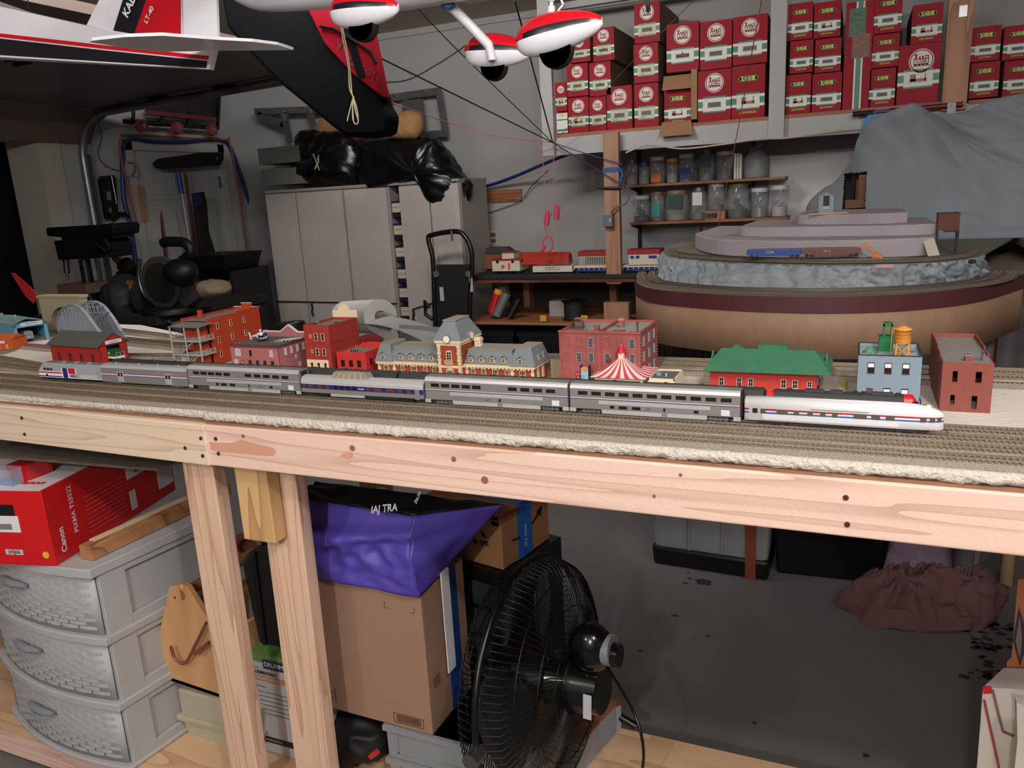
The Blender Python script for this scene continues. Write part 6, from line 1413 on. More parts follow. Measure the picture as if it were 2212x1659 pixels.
# ---------------------------------------------------------------- left wall: hoses, broom, tools
XW = XA+.03
def W(px, py, d=.03): return at(px, py, x=XA+d)
org2 = mat('cord_orange', (150,72,40), .6)
simple('air_hose', MB().tube(smooth([W(300,630),(W(290,540)),W(280,480),W(268,430),W(264,360),W(266,318),W(285,300),W(330,306),W(400,307),W(450,301),W(478,303),W(497,318),(W(520,380)),W(545,460),W(560,520)],6),.016,8), bhm, 'dark blue air hose looped over hooks around the white door', 'hose')
simple('extension_cord', MB().tube(smooth([W(295,480,.06),W(280,420,.06),W(262,340,.06),W(260,300,.06),W(275,291,.06),W(380,297,.06),W(485,302,.06),W(495,305,.06),W(515,400,.06),W(537,560,.06)],6),.007,6), org2, 'orange extension cord draped over the door next to the blue hose', 'cord')
blk = mat('bristle_black', (22,19,17), .95, bump=1, bsc=200)
t = thing('push_broom', 'black bristled push broom hung head-up on the white door', 'broom', W(400,345,.1))
q = [W(327,352,.1),W(338,343,.1),W(430,330,.1),W(470,330,.1),W(471,345,.1),W(464,358,.1),W(345,366,.1),W(334,364,.1)]
MB().prism(q,(.07,0,0)).build('broom_head', blk, t, bevel=.01)
MB().cyl(W(399,366,.12), W(425,560,.12), .012, n=8).build('broom_handle', mat('handle_red_brown', (96,44,34), .5), t); q = W(430,350,.0); MB().tube([q+V((-.045,0,0)),q+V((.1,0,0)),q+V((.19,0,-.01)),q+V((.2,0,.03))],.008,6).build('hanging_hook', steel, t)
t = thing('mop_pole', 'white pole with bright blue grips leaning on the door', 'pole', W(405,640,.2))
MB().cyl(W(384,372,.2),W(393,418,.2),.02,n=10).build('grip', mat('grip_blue', (24,66,140), .45), t); q = W(418,575,.2); d_ = (q-W(393,418,.2)); MB().cyl(W(393,418,.2),W(393,418,.2)+d_*((W(393,418,.2).z)/-d_.z),.010,n=8).build('pole', mat('pole_white', (160,160,160), .4), t)
MB().cyl(W(406,530,.2),W(414,562,.2),.022,n=10).build('collar', mat('grip_blue', (24,66,140), .45), t)
t = thing('long_shovel', 'dark long-bodied tool with a blue head leaning right of the broom', 'shovel', W(450,640,.2))
q = W(462,640,.27); MB().cyl(q+V((0,0,.02)),V((q.x,q.y+.05,0)),.018,n=8).build('lower_shaft', mat('tool_dark', (26,20,18), .6), t)
MB().prism([W(414,418,.25),W(430,415,.25),W(437,440,.25),W(441,500,.25),W(484,640,.25),W(445,640,.25),W(425,520,.25),W(418,455,.25)],(.05,0,0)).build('blade', mat('tool_dark', (26,20,18), .6), t)
MB().prism([W(413,420,.32),W(430,415,.32),W(434,440,.32),W(420,450,.32)],(.02,0,0)).build('blue_head', mat('head_navy', (22,34,70), .5), t)
simple('paint_stick', MB().bar(W(300,400,.04),W(313,477,.04),.035,.008,up=(1,0,0)), oldz, 'narrow wooden stick hanging left of the white door', 'stick')
t = thing('metal_bracket', 'black rectangular metal bracket hanging on the wall left of the door', 'bracket', W(240,470,.05))
b = MB()
for a, c in (((218,387),(232,470)),((244,384),(250,466))): b.bar(W(*a,.05),W(*c,.05),.035,.02,up=(1,0,0))
for a, c in (((218,388),(246,385)),((221,405),(247,402)),((228,440),(250,437)),((230,468),(252,464))): b.bar(W(*a,.05),W(*c,.05),.045,.02,up=(1,0,0))
b.build('plate', black, t); MB().tube([W(250,460,.06),W(268,462,.06),W(278,468,.06)],.014,6).tube([W(243,476,.06),W(262,462,.06)],.012,6).build('arm', black, t)
MB().cyl(W(241,380,.07),W(252,440,.07),.006).build('rod', steel, t)
t = thing('thermostat_box', 'small white electrical box with loose wires left of the door', 'electrical box', W(282,380,.02))
MB().box(XA+.001,XA+.04,W(284,375).y-.07,W(284,375).y+.05,W(284,382).z,W(284,352).z).build('box', wallm, t)
MB().tube(smooth([W(275,352,.05),W(288,352,.05),W(292,366,.05),W(285,380,.05)]),.005,5).build('wire', gc, t)
simple('phone_wire', MB().tube(smooth([W(212,255,.02),W(218,298,.02),W(211,325,.02),W(216,345,.02),W(236,362,.02),W(272,372,.02)]),.004,5), gc, 'thin grey wire curling down the wall above the black bracket', 'wire')
t = thing('tool_rack', 'black tubular rack with three red caster wheels hung above the door', 'rack', W(370,260,.15))
MB().tube([W(268,262,.15),W(470,277,.15),W(473,200,.15)],.018,8).build('frame', black, t)
for px in (300,420): q = W(px,262+.07*(px-268),.15); MB().tube([V((XA-.001,q.y,q.z+.03)),q+V((0,0,.02)),q+V((.02,0,-.005))],.008,6).build('wall_hook', steel, t)
for px in (288,350,412):
    MB().tube([W(px,240,.15),W(px,255,.15),W(px-8,264,.15)],.014,6).build('rung', black, t)
MB().prism([W(310,240,.1),W(468,258,.1),W(470,205,.1),W(330,225,.1)],(.03,0,0)).build('deck', mat('rack_dark', (30,24,24), .7), t)
MB().bar(W(320,243,.16),W(466,258,.16),.02,.03).build('red_edge', mat('rack_red', (110,36,40), .6), t)
for px, py in ((306,272),(383,277),(457,281)):
    c = W(px,py,.2); MB().cyl(c-V((.02,0,0)),c+V((.02,0,0)),.045,n=18).build('caster_wheel', mat('caster_red', (130,56,60), .5), t)
    MB().cyl(c+V((.02,0,0)),c+V((.026,0,0)),.014,n=10).build('hub', steel, t)
# ---------------------------------------------------------------- workbench and machines in the dark corner
t = thing('workbench', 'dark cluttered workbench in front of the white door', 'workbench', (-3.9,4.1,0))
zb_ = .93; bd = mat('bench_dark', (20,18,17), .8)
MB().box(-4.8,-3.75,3.35,4.35,zb_-.05,zb_).build('bench_top', bd, t)
for x in (-4.78,-3.85):
    for y in (3.4,4.25): MB().box(x,x+.08,y,y+.08,0,zb_-.05).build('leg', bd, t)
MB().box(-4.75,-3.8,3.39,3.41,.3,zb_-.05).build('front_panel', bd, t)
def yb(px, py, y=4.1): return at(px, py, y=y)
t = thing('drill_press', 'black bench drill press at the left of the dark workbench', 'drill press', V((yb(170,640,3.6).x,3.6,zb_)))
dm_ = mat('machine_black', (13,13,14), .5, var=.1, spec=.3); Y0 = 3.5
MB().prism([yb(98,492,Y0),yb(205,486,Y0),yb(240,482,Y0),yb(246,490,Y0),yb(244,508,Y0),yb(150,515,Y0),yb(100,510,Y0)],(0,.2,0)).build('belt_cover', dm_, t, bevel=.01)
MB().prism([yb(115,520,Y0),yb(225,514,Y0),yb(234,530,Y0),yb(236,556,Y0),yb(175,560,Y0),yb(125,562,Y0)],(0,.18,0)).build('head', dm_, t, bevel=.008)
MB().box(yb(127,500,Y0).x,yb(238,500,Y0).x,Y0+.01,Y0+.17,yb(170,518,Y0).z,yb(170,508,Y0).z).build('head_plate', dm_, t)
MB().cyl(yb(182,560,Y0+.1),V((yb(182,560,Y0+.1).x,Y0+.1,zb_)),.035,n=16).build('column', mat('column_steel', (70,70,70), .3, .8), t)
a = yb(143,560,Y0+.06); c = yb(145,590,Y0+.06); MB().cyl(a,c,.02,.018,n=12).cyl(c,yb(147,605,Y0+.06),.008,n=8).build('chuck', steel, t)
MB().box(yb(128,615,Y0).x,yb(190,615,Y0).x,Y0-.02,Y0+.18,yb(150,634,Y0).z,yb(150,614,Y0).z).build('work_table', mat('wood_dim', (96,70,56), .8), t)
for ang in (.3, 2.4, 4.5):
    c = yb(232,545,Y0); MB().cyl(c, c+V((.09*math.cos(ang),-.02,.09*math.sin(ang))),.007,n=8).build('feed_handle', dm_, t)
t = thing('miter_saw', 'black miter saw with clear round guard in front of the door', 'miter saw', V((yb(360,690,3.5).x,3.5,zb_)))
Y0 = 3.5
c = yb(352,610,Y0); MB().cyl(c-V((0,.02,0)),c+V((0,.02,0)),.155,n=36).build('blade_guard', mat('guard_smoke', (70,66,60), .25, alpha=.9), t)
MB().cyl(c-V((0,.026,0)),c-V((0,.02,0)),.12,n=36).build('saw_blade', mat('blade_steel', (110,108,104), .3, .9), t)
MB().ell(yb(390,588,Y0-.05),(.11,.09,.08)).build('motor_housing', dm_, t)
MB().tube(smooth([yb(352,525,Y0),yb(365,522,Y0),yb(400,525,Y0),yb(412,545,Y0),yb(395,562,Y0)]),.03,8).build('handle', dm_, t)
MB().tube(smooth([yb(302,560,Y0),yb(300,600,Y0),yb(315,640,Y0),yb(350,655,Y0)]),.012,8).build('guard_rim', steel, t)
MB().prism([yb(370,625,Y0),yb(420,610,Y0),yb(432,640,Y0),yb(400,665,Y0)],(0,.08,0)).build('pivot_arm', mat('pivot_grey', (90,86,80), .4, .6), t)
MB().lathe(V((c.x,Y0+.03,zb_)),[(.17,0),(.17,.03),(.15,.04)],24).build('base', dm_, t)
t = thing('orange_spool', 'orange-brown wound spool between the drill press and the saw', 'spool', V((yb(292,640,3.55).x,3.55,zb_)))
MB().cyl(yb(275,630,3.55),yb(310,638,3.55),.075,n=20).build('winding', mat('spool_orange', (134,76,46), .7), t); MB().cyl(yb(262,628,3.55),yb(276,630,3.55),.11,n=24).build('flange', blackr, t); MB().cyl(yb(310,638,3.55),yb(318,640,3.55),.11,n=24).build('flange', blackr, t)
t = thing('bench_grinder', 'bench grinder with pale spindle behind the orange spool', 'grinder', V((yb(270,580,3.75).x,3.75,zb_)))
MB().cyl(yb(250,555,3.75),yb(272,578,3.75),.03,n=12).build('spindle', mat('spindle_brown', (120,100,80), .5), t); MB().cyl(yb(268,570,3.75),yb(290,590,3.75),.055,n=14).build('motor', dm_, t)
MB().cyl(yb(262,590,3.75),V((yb(245,640,3.75).x,3.75,zb_)),.03,.06).build('stand', dm_, t)
MB().lathe(V((yb(215,600,3.75).x,3.75,zb_)),[(.09,0),(.1,.06),(.06,.12),(.02,.14)],18).build('wheel_cover', mat('cover_grey', (96,90,82), .6), t)
L('cloth_bag', [(432,612),(455,604),(478,610),(490,630),(470,640),(440,640)], 3.6, .1, mat('bag_beige', (120,106,86), .9), 'beige dust bag behind the miter saw on the workbench', 'bag', 4, .01)
L('black_cover', [(236,612),(258,606),(282,625),(292,660),(285,690),(250,690),(232,650)], 3.5, .1, blackr, 'black rubber cover lying left of the orange spool', 'cover', 6, .015)
q0, q1 = yb(328,700,3.4), yb(365,692,3.4)
simple('clamp', MB().bar(yb(328,706,3.4),yb(366,694,3.4),.02,.02).bar(yb(330,690,3.4),yb(330,712,3.4),.03,.025), steel, 'small steel clamp lying on the front of the workbench', 'clamp')
simple('white_block', MB().box(yb(346,693,3.4).x,yb(364,693,3.4).x,3.4,3.44,zb_+.0005,zb_+.025), wp, 'small white block on the workbench edge', 'block')
L('red_handled_tool', [(347,462),(351,462),(364,560),(376,650),(371,652),(359,590),(349,505)], 4.0, .008, mat('tool_red_grey', (72,34,32), .6), 'short tool with dark red grip standing behind the saw', 'tool', 8, .002)
# shelving with cans between door and cabinet
t = thing('metal_shelving', 'dark shelving unit with cans between the door and the grey cabinet', 'shelving', (-4.25,4.75,0))
MB().box(-4.62,-4.2,4.5,4.9,.86,.89).box(-4.62,-4.2,4.5,4.9,.45,.48).build('shelf', bd, t)
for x in (-4.62,-4.22): MB().box(x,x+.03,4.5,4.9,0,1.08).build('side', bd, t)
MB().box(-4.62,-4.2,4.88,4.9,0,1.08).build('back', black, t)
MB().hexa([(-4.6,4.5,1.085),(-4.25,4.5,1.085),(-4.25,4.85,1.085),(-4.6,4.85,1.085),(-4.64,4.46,1.2),(-4.22,4.46,1.2),(-4.22,4.88,1.2),(-4.64,4.88,1.2)]).build('tray', dm_, t)
for k, (x, r, h, c_) in enumerate(((-4.5,.045,.1,(120,60,52)),(-4.4,.04,.09,(150,140,130)),(-4.32,.035,.11,(110,80,50)))):
    simple('paint_can', MB().lathe((x,4.6,.8905),[(r,0),(r,h),(r*.9,h+.004)],16), mat('can_%d' % k, c_, .4, .2), ('left reddish','middle pale','right brown')[k]+' paint can on the dark shelving', 'can', 'paint cans on the dark shelving')
# ---------------------------------------------------------------- paper roll and sheets behind the station
t = thing('paper_roll', 'fat white paper roll on a bent metal tube behind the model station', 'paper roll', (-1.6,2.55,1.0))
pa, pb = at(755,684,y=2.62), at(812,692,y=2.42)
rw = mat('roll_white', (176,174,170), .8)
pa, pb = at(748,684,y=2.60), at(822,684,y=2.36)
d_ = (pb-pa).normalized(); n_ = 28
MB().cyl(pa, pb, .062, n=n_).build('roll', rw, t)
MB().cyl(pb, pb+d_*.004, .022, n=16).build('core', mat('core_brown', (100,80,66), .8), t)
MB().tube(smooth([pb+V((-.03,0,.0)),pb+V((.03,-.01,.006)),at(852,690,y=2.34),at(862,705,y=2.34),at(868,725,y=2.34),at(868,760,y=2.34)]),.012,8).build('bent_tube', mat('tube_grey', (110,110,112), .5, .3), t)
grey_sheet = mat('paper_sheet', (150,152,154), .85, var=.04)
def sheet(u, v):
    a = at(772+58*u, 700-18*u, y=2.36); c = at(925+95*u, 742+5*u, y=1.95)
    p = a*(1-v)+c*v; p.z += .018*math.sin(math.pi*v); return p
MB().grid(sheet, 16, 14).build('hanging_sheet', grey_sheet, t, thick=.0015)
simple('grey_board', MB().hexa([at(868,760,y=2.12),at(955,765,y=2.05),at(955,765,y=2.05)+V((0,.01,0)),at(868,760,y=2.12)+V((0,.01,0)),at(862,702,y=2.12),at(950,708,y=2.05),at(950,708,y=2.05)+V((0,.01,0)),at(862,702,y=2.12)+V((0,.01,0))]), mat('board_grey', (124,126,128), .8), 'pale grey sheet of board lying behind the model station', 'board')
L('red_cloth', [(775,724),(790,719),(812,722),(830,732),(800,745),(778,742)], 1.9, .02, mat('cloth_red', (120,24,26), .9), 'dark red cloth bundle behind the small red shop', 'cloth', 3, .01)
L('black_case', [(590,720),(600,700),(640,692),(652,700),(656,730),(600,745)], 2.0, .05, black, 'rounded black case behind the mauve building', 'case', 4, .003)
# ---------------------------------------------------------------- round mountain peninsula
def PZ(pts, z): return [at(a, c, z=z) for a, c in pts]
hb = mat('hardboard', (160,127,101), .6, var=.14, sc=30); hbk = mat('brick_strip', (92,46,50), .55, var=.05, sc=30)
def add_bricks(m):
    nt = m.node_tree; N = nt.nodes; b = N['Principled BSDF']
    tc = N.new('ShaderNodeTexCoord'); br = N.new('ShaderNodeTexBrick'); mp = N.new('ShaderNodeMapping'); sx = N.new('ShaderNodeSeparateXYZ'); cb = N.new('ShaderNodeCombineXYZ')
    nt.links.new(tc.outputs['Object'], sx.inputs[0]); nt.links.new(sx.outputs[0], cb.inputs[0]); nt.links.new(sx.outputs[2], cb.inputs[1])
    nt.links.new(cb.outputs[0], br.inputs['Vector']); br.inputs['Scale'].default_value = 60; br.inputs['Mortar Size'].default_value = .03
    br.inputs['Color1'].default_value = (*[lin(v) for v in (92,44,48)], 1); br.inputs['Color2'].default_value = (*[lin(v) for v in (84,40,44)], 1); br.inputs['Mortar'].default_value = (*[lin(v) for v in (64,34,38)], 1)
    nt.links.new(br.outputs[0], b.inputs['Base Color'])
add_bricks(hbk)
ZP = 1.165
front = PZ([(1374,606),(1378,612),(1395,621),(1425,627),(1465,631),(1589,639),(1766,643),(1918,639),(2042,629),(2110,619),(2150,610),(2190,598),(2212,592)], ZP)
front = smooth(front, 5)
back_l = [V((front[0].x+.0,3.9,ZP)), V((front[0].x+.05,4.6,ZP))]
poly = front+[V((front[-1].x+.25,4.6,ZP))]+back_l[::-1]
t = thing('mountain_table', 'round-fronted hardboard peninsula with a brown brick strip carrying the grey mountain', 'table', (-.15,3.2,0))
MB().prism([p-V((0,0,.012)) for p in poly], (0,0,.012)).build('deck', mat('deck_tan', (128,114,94), .85, var=.1, sc=20), t)
bot = []
for p in front:   # the fascia's lower edge hangs lower at the front
    bot.append(p.z-.19)
b = MB(); full = [back_l[1], back_l[0]]+front+[V((front[-1].x+.25,4.6,ZP))]
n = len(full); b.v = [p+V((0,0,-.001)) for p in full]+[V((p.x,p.y,ZP-.19)) for p in full]; b.f = [[i,n+i,n+i+1,i+1] for i in range(n-1)]; b.m = [0]*(n-1); b.sm = [True]*(n-1)
b.build('fascia', hb, t, thick=.004)
b = MB(); c = sum(front, V((0,0,0)))/len(front)
off = [p+(p-V((c.x,3.3,ZP))).normalized()*.004 for p in full]
b.v = [V((p.x,p.y,ZP+.002)) for p in off]+[V((p.x,p.y,ZP-.048)) for p in off]; b.f = [[i,n+i,n+i+1,i+1] for i in range(n-1)]; b.m = [0]*(n-1); b.sm = [False]*(n-1)
b.build('brick_strip', hbk, t, thick=.003)
lg_ = mat('leg_orange', (128,62,34), .7)
q0 = at(1620,1252,z=0); MB().box(q0.x-.02,q0.x+.02,q0.y,q0.y+.04,0,ZP-.012).build('leg', lg_, t)
MB().box(.62,.66,3.4,3.44,0,ZP-.012).build('leg', lg_, t); MB().box(-.55,-.51,3.8,3.84,0,ZP-.012).build('leg', lg_, t)
q = at(1900,740,y=2.9); MB().cyl((.42,3.05,0),(.42,3.05,ZP-.012),.035,n=16).build('support_tube', mat('tube_pvc', (96,96,100), .6), t)
# rocky cliff ring
rock = mat('rock_grey', (150,158,166), .8, var=.27, sc=16, bump=1.5, bsc=40)
ZU = 1.25
base = smooth(PZ([(1425,590),(1428,603),(1445,612),(1500,619),(1600,626),(1760,629),(1900,626),(2010,619),(2080,611),(2122,600),(2133,590)], ZP), 6)
top_ = smooth(PZ([(1432,543),(1436,550),(1452,556),(1500,562),(1586,568),(1760,573),(1900,572),(2000,569),(2070,563),(2112,556),(2126,549)], ZU-.008), 6)
N_ = len(base)
MB().box(.6,1.5,3.4,4.7,1.215,1.243).build('side_deck', mat('deck_tan', (128,114,94), .85, var=.1, sc=20), t)
for x, y in ((1.4,3.45),(1.4,4.6),(.65,4.6)): MB().box(x,x+.05,y,y+.05,0,1.215).build('leg', lg_, t)
t2 = thing('rock_cliff', 'curved grey plaster rock cliff standing on the peninsula', 'model cliff', (-.15,3.1,ZP))
def rk(u, v):
    i = u*(N_-1); i0 = min(int(i), N_-2); f = i-i0
    a = base[i0].lerp(base[i0+1], f); c = top_[i0].lerp(top_[i0+1], f)
    p = a.lerp(c, v); d = (p-V((-.15,3.5,p.z))).normalized()
    k = noise.noise(V((u*70,v*2.2,1)))*.022+noise.noise(V((u*26,v*5,4)))*.010+noise.noise(V((u*160,v*9,7)))*.008
    p += d*(k*(1 if .02 < v < .98 else .3)+.012*math.sin(math.pi*v)*(.4+noise.noise(V((u*14,0,2)))))
    if v == 0: p.z = ZP+.0005
    return p
MB().grid(rk, 260, 14).build('cliff_face', rock, t2, thick=.003)
up = top_+[V((top_[-1].x+.35,4.3,ZU-.008)), V((top_[0].x+.1,4.3,ZU-.008))]
MB().prism([p+V((0,0,-.004)) for p in up], (0,0,.006)).build('upper_deck', mat('deck_grey', (116,112,102), .9, var=.15, sc=30), t2)
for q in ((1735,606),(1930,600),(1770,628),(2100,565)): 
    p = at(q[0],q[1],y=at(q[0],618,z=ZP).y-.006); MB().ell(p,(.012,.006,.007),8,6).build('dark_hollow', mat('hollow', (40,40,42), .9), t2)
for q in ((1893,577,40),(1650,618,34)):
    p = at(q[0],q[1],z=ZU-.002 if q[1] < 600 else ZP+.003)
for px,py in ((1905,578),): 
    p = at(px,py,z=ZU-.01); MB().add([p+V((-.02,-.012,.001)),p+V((.03,-.01,.001)),p+V((.035,.004,.008)),p+V((-.015,.004,.008))],[(0,1,2,3)]).build('pink_patch', mat('foam_pink', (206,160,178), .8), t2, thick=.003)
balld = mat('ballast_dark', (104,98,86), .95, var=.25, sc=400)
raild = mat('rail_dull', (120,114,100), .4, .6)
# track rings
def off_track(pts, d, z, label, n=None):
    P = [p.copy() for p in pts]; out = []
    for i in range(0, len(P), 3):
        a = P[max(i-1,0)]; c = P[min(i+1,len(P)-1)]; tn = (c-a); tn.z = 0; tn.normalize(); nn = V((-tn.y,tn.x,0))
        out.append((P[i].x+nn.x*d, P[i].y+nn.y*d))
    return track(out, label, z=z, bm=balld, half=.016, rm=raild)
off_track(base, -.028, ZP, 'railway track curving around the foot of the grey rock cliff', )
off_track(base, -.072, ZP, 'outer railway track curving around the rim of the peninsula above the brick strip')
off_track(top_, .035, ZU-.004, 'railway track curving along the top edge of the rock cliff')
# terraces
ter = mat('terrace_foam', (166,158,163), .9, var=.08, sc=10, bump=.6, bsc=60)
t3 = thing('foam_terraces', 'stepped pinkish grey foam terraces in front of the mountain cloth', 'model terraces', (-.15,3.4,ZU))
def terr(frontpx, y0, z0, topy, depth, nm='terrace_step'):
    # frontpx: bottom front edge in pixels on height z0; topy: pixel y of the top edge at the middle
    P = smooth(PZ(frontpx, z0), 4); m_ = P[len(P)//2]; z1 = at(frontpx[len(frontpx)//2][0], topy, y=m_.y).z
    poly = P+[V((P[-1].x, P[-1].y+depth, z0)), V((P[0].x+.02, P[0].y+depth, z0))]
    MB().prism([V((p.x,p.y,z0)) for p in poly], (0,0,z1-z0)).build(nm, ter, t3, bevel=.004); return z1, m_.y
z1, y1_ = terr([(1502,534),(1512,542),(1550,551),(1640,556),(1760,558),(1900,557),(2000,553),(2022,547)], 0, ZU-.002, 518, .55)
z2_, y2_ = terr([(1598,509),(1606,512),(1680,513),(1800,512),(1950,510),(2022,507)], 0, z1, 488, .45)
z3_, y3_ = terr([(1720,483),(1726,486),(1800,486),(1900,485),(1960,482)], 0, z2_, 463, .35)
# mountain cloth
cl = mat('cloth_grey', (128,136,144), .9, var=.16, sc=3, bump=.5, bsc=25)
YM = max(y3_+.1, at(2100,514,z=ZU).y)
sil = [(1735,475),(1748,440),(1775,412),(1805,390),(1838,345),(1852,305),(1868,275),(1900,248),(1940,232),(1968,225),(1988,228),(2006,242),(2030,246),(2062,244),(2092,236),(2120,222),(2150,214),(2185,207),(2260,190),(2330,180)]
S_ = smooth([at(a, c, y=YM+.25) for a, c in sil], 6); NS = len(S_)
zb0 = ZU-.005
hole = (at(1818,470,y=YM).x, at(1868,470,y=YM).x, at(1840,462,y=YM).z, at(1840,373,y=YM).z)
def clothf(u, v):
    i = u*(NS-1); i0 = min(int(i), NS-2); s_ = S_[i0].lerp(S_[i0+1], i-i0)
    xb_ = at(1735,470,y=YM).x+(1.35-at(1735,470,y=YM).x)*u
    if v <= .8:
        w = v/.8; x = xb_*(1-w**1.5)+s_.x*w**1.5; z = zb0+(s_.z-zb0)*w; y = YM+.25*w**2.2
    else:
        w = (v-.8)/.2; x = s_.x; y = YM+.25+.35*w; z = s_.z-.25*w*w
    f = noise.noise(V((u*16, v*1.6, 2)))*.022*min(1, v*2)+noise.noise(V((u*7,v*4,8)))*.03+abs(noise.noise(V((u*11,v*7,5))))*.02
    return V((x, y+f*(1 if v > .02 else 0), z+ (noise.noise(V((u*9,v*3,5)))*.01 if v > .1 else 0)))
NU, NV = 260, 100
def skip(u, v):
    p = clothf(u, v); return v < .8 and hole[0] < p.x < hole[1] and hole[2] < p.z < hole[3]
t4 = thing('mountain_cloth', 'large grey painted cloth draped as a mountain with a square opening', 'cloth', (.3,YM+.2,ZU))
MB().grid(clothf, NU, NV, skip=skip).build('draped_cloth', cl, t4, thick=.004)
mw = mat('frame_wood', (110,74,50), .8)
b = MB(); xh0, xh1, zh0, zh1 = hole
b.box(xh1-.03,xh1+.01,YM+.13,YM+.16,zh0-.1,zh1-.01).box(xh0+.01,xh1+.0,YM+.10,YM+.13,zh0+.02,zh0+.055).box(xh0+.05,xh0+.07,YM+.18,YM+.2,zh0-.1,zh1-.03)
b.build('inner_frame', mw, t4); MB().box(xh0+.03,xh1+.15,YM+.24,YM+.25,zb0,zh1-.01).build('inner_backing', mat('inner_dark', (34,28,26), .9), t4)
# hut, coal tower, note, dowel
q0, q1 = at(1768,460,y=y3_+.04), at(1802,424,y=y3_+.04)
t5 = thing('model_hut', 'tiny pale grey hut with dark window on the top terrace', 'model hut', ((q0.x+q1.x)/2, y3_+.04, z3_))
hm = mat('hut_grey', (136,146,154), .7)
w_ = q1.x-q0.x; MB().prism([(q0.x,y3_+.04,z3_),(q1.x,y3_+.04,z3_),(q1.x,y3_+.04,q1.z),(q0.x+w_/2,y3_+.04,q1.z+.015),(q0.x,y3_+.04,q1.z)],(0,.05,0)).build('hut_walls', hm, t5)
MB().bar((q0.x-.003,y3_+.065,q1.z-.001),(q0.x+w_/2,y3_+.065,q1.z+.0165),.056,.0025).bar((q1.x+.003,y3_+.065,q1.z-.001),(q0.x+w_/2,y3_+.065,q1.z+.0165),.056,.0025).build('hut_roof', hm, t5)
MB().box(q0.x+w_*.3,q0.x+w_*.7,y3_+.038,y3_+.0405,z3_+(q1.z-z3_)*.48,q1.z+.003).build('hut_window', glassk, t5)
MB().box(q0.x+w_*.28,q0.x+w_*.72,y3_+.038,y3_+.0405,z3_+(q1.z-z3_)*.3,z3_+(q1.z-z3_)*.44).build('hut_sign', wp, t5)
simple('wooden_dowel', MB().cyl(at(1748,465,y=y3_+.015)+V((0,0,.003)), at(1832,461,y=y3_+.015)+V((0,0,.003)), .0035, n=8), mat('dowel', (190,160,130), .7), 'thin pale stick lying on the top terrace before the hut', 'stick')
ct = mat('coal_tower_brown', (96,50,42), .7, bump=.3, bsc=200)
yt = at(2050,548,z=ZU-.002).y
t6 = thing('coaling_tower', 'dark red-brown plastic loading tower on legs right of the terraces', 'model tower', (at(2050,548,z=ZU-.002).x, yt, ZU-.002))
x0,x1,z0,z1 = P4((2027,497,2072,461), yt); z0, z1 = min(z0,z1), max(z0,z1)
MB().box(x0,x1,yt,yt+.05,z0,z1).box(x0-.001,x1+.001,yt-.001,yt+.051,z1-.004,z1).box(x0-.001,x1+.001,yt-.001,yt+.051,(z0+z1)/2-.001,(z0+z1)/2+.001).build('bunker', ct, t6)
for x in (x0+.002,x1-.002):
    for y in (yt+.003,yt+.047): MB().box(x-.003,x+.003,y-.003,y+.003,ZU-.002,z0).build('leg', mat('leg_dark', (52,40,40), .7), t6)
MB().prism([(x0+.015,yt-.002,z0),(x1-.002,yt-.002,z0),(x1-.004,yt-.002,z0-.006),(x0+.022,yt-.002,z0-.006)],(0,.02,0)).build('chute', mat('leg_dark', (52,40,40), .7), t6)
q = [at(1992,514,y=yt-.06),at(2018,515,y=yt-.06),at(2031,556,y=yt-.14),at(2005,556,y=yt-.14)]
for p in q[2:]: p.z = ZU+.001
simple('note_card', MB().prism(q,(0,.002,.001)), mat('card_cream', (196,194,178), .7), 'cream paper note leaning at the right end of the terraces', 'card')
# gondolas and excavator
yg = 2.82; zg = ZU+.0105
def gondola(px0, px1, col, label, letters, lc):
    x0, x1 = at(px0,560,y=yg).x, at(px1,563,y=yg).x
    t = thing('gondola_wagon', label, 'model train car', ((x0+x1)/2, yg, zg), 'gondola wagons above the cliff')
    m = mat('gondola_'+label[:5].strip(), col, .45)
    b = MB().box(x0,x1,yg-.017,yg-.0155,zg+.012,zg+.03).box(x0,x1,yg+.0155,yg+.017,zg+.012,zg+.03).box(x0,x0+.0015,yg-.016,yg+.016,zg+.012,zg+.03).box(x1-.0015,x1,yg-.016,yg+.016,zg+.012,zg+.03).box(x0,x1,yg-.016,yg+.016,zg+.012,zg+.0135).box(x0+.03,x1-.03,yg-.0165,yg-.0155,zg+.0085,zg+.0125)
    for i in range(13): b.box(x0+.004+i*(x1-x0-.01)/12,x0+.0055+i*(x1-x0-.01)/12,yg-.018,yg-.017,zg+.012,zg+.029)
    b.build('wagon_body', m, t); MB().box(x0-.001,x1+.001,yg-.0182,yg-.0155,zg+.029,zg+.031).box(x0-.001,x1+.001,yg+.0155,yg+.0182,zg+.029,zg+.031).build('top_rim', mat('rim_dusty', (120,120,122), .7), t)
    text(letters, 'lettering', lc, t, (x0+.43*(x1-x0),yg-.0183,zg+.021),(1,0,0),(0,0,1),.008,stretch=1.3)
    for x in (x0+.022,x1-.022):
        b = MB().box(x-.013,x+.013,yg-.014,yg-.012,zg+.004,zg+.009)
        for dx in (-.009,.009): b.cyl((x+dx,yg-.012,zg+.0065),(x+dx,yg+.012,zg+.0065),.0055,n=10)
        b.build('truck', under, t)
gondola(1614,1731,(28,72,150),'blue gondola wagon with yellow lettering on the cliff top track','CSX',mat('csx_yellow', (220,200,60), .5))
gondola(1733,1859,(112,62,58),'brown gondola wagon coupled right of the blue one','N S',mat('faded_white', (190,180,172), .6))
ye = yg+.0; eo = mat('excavator_orange', (216,120,30), .5)
q = at(1880,560,y=ye); ze = ZU-.002
t7 = thing('toy_excavator', 'small orange excavator with raised arm beside the brown gondola', 'toy excavator', (q.x,ye,ze))
f = lambda *p: [at(a,c,y=ye) for a, c in p]
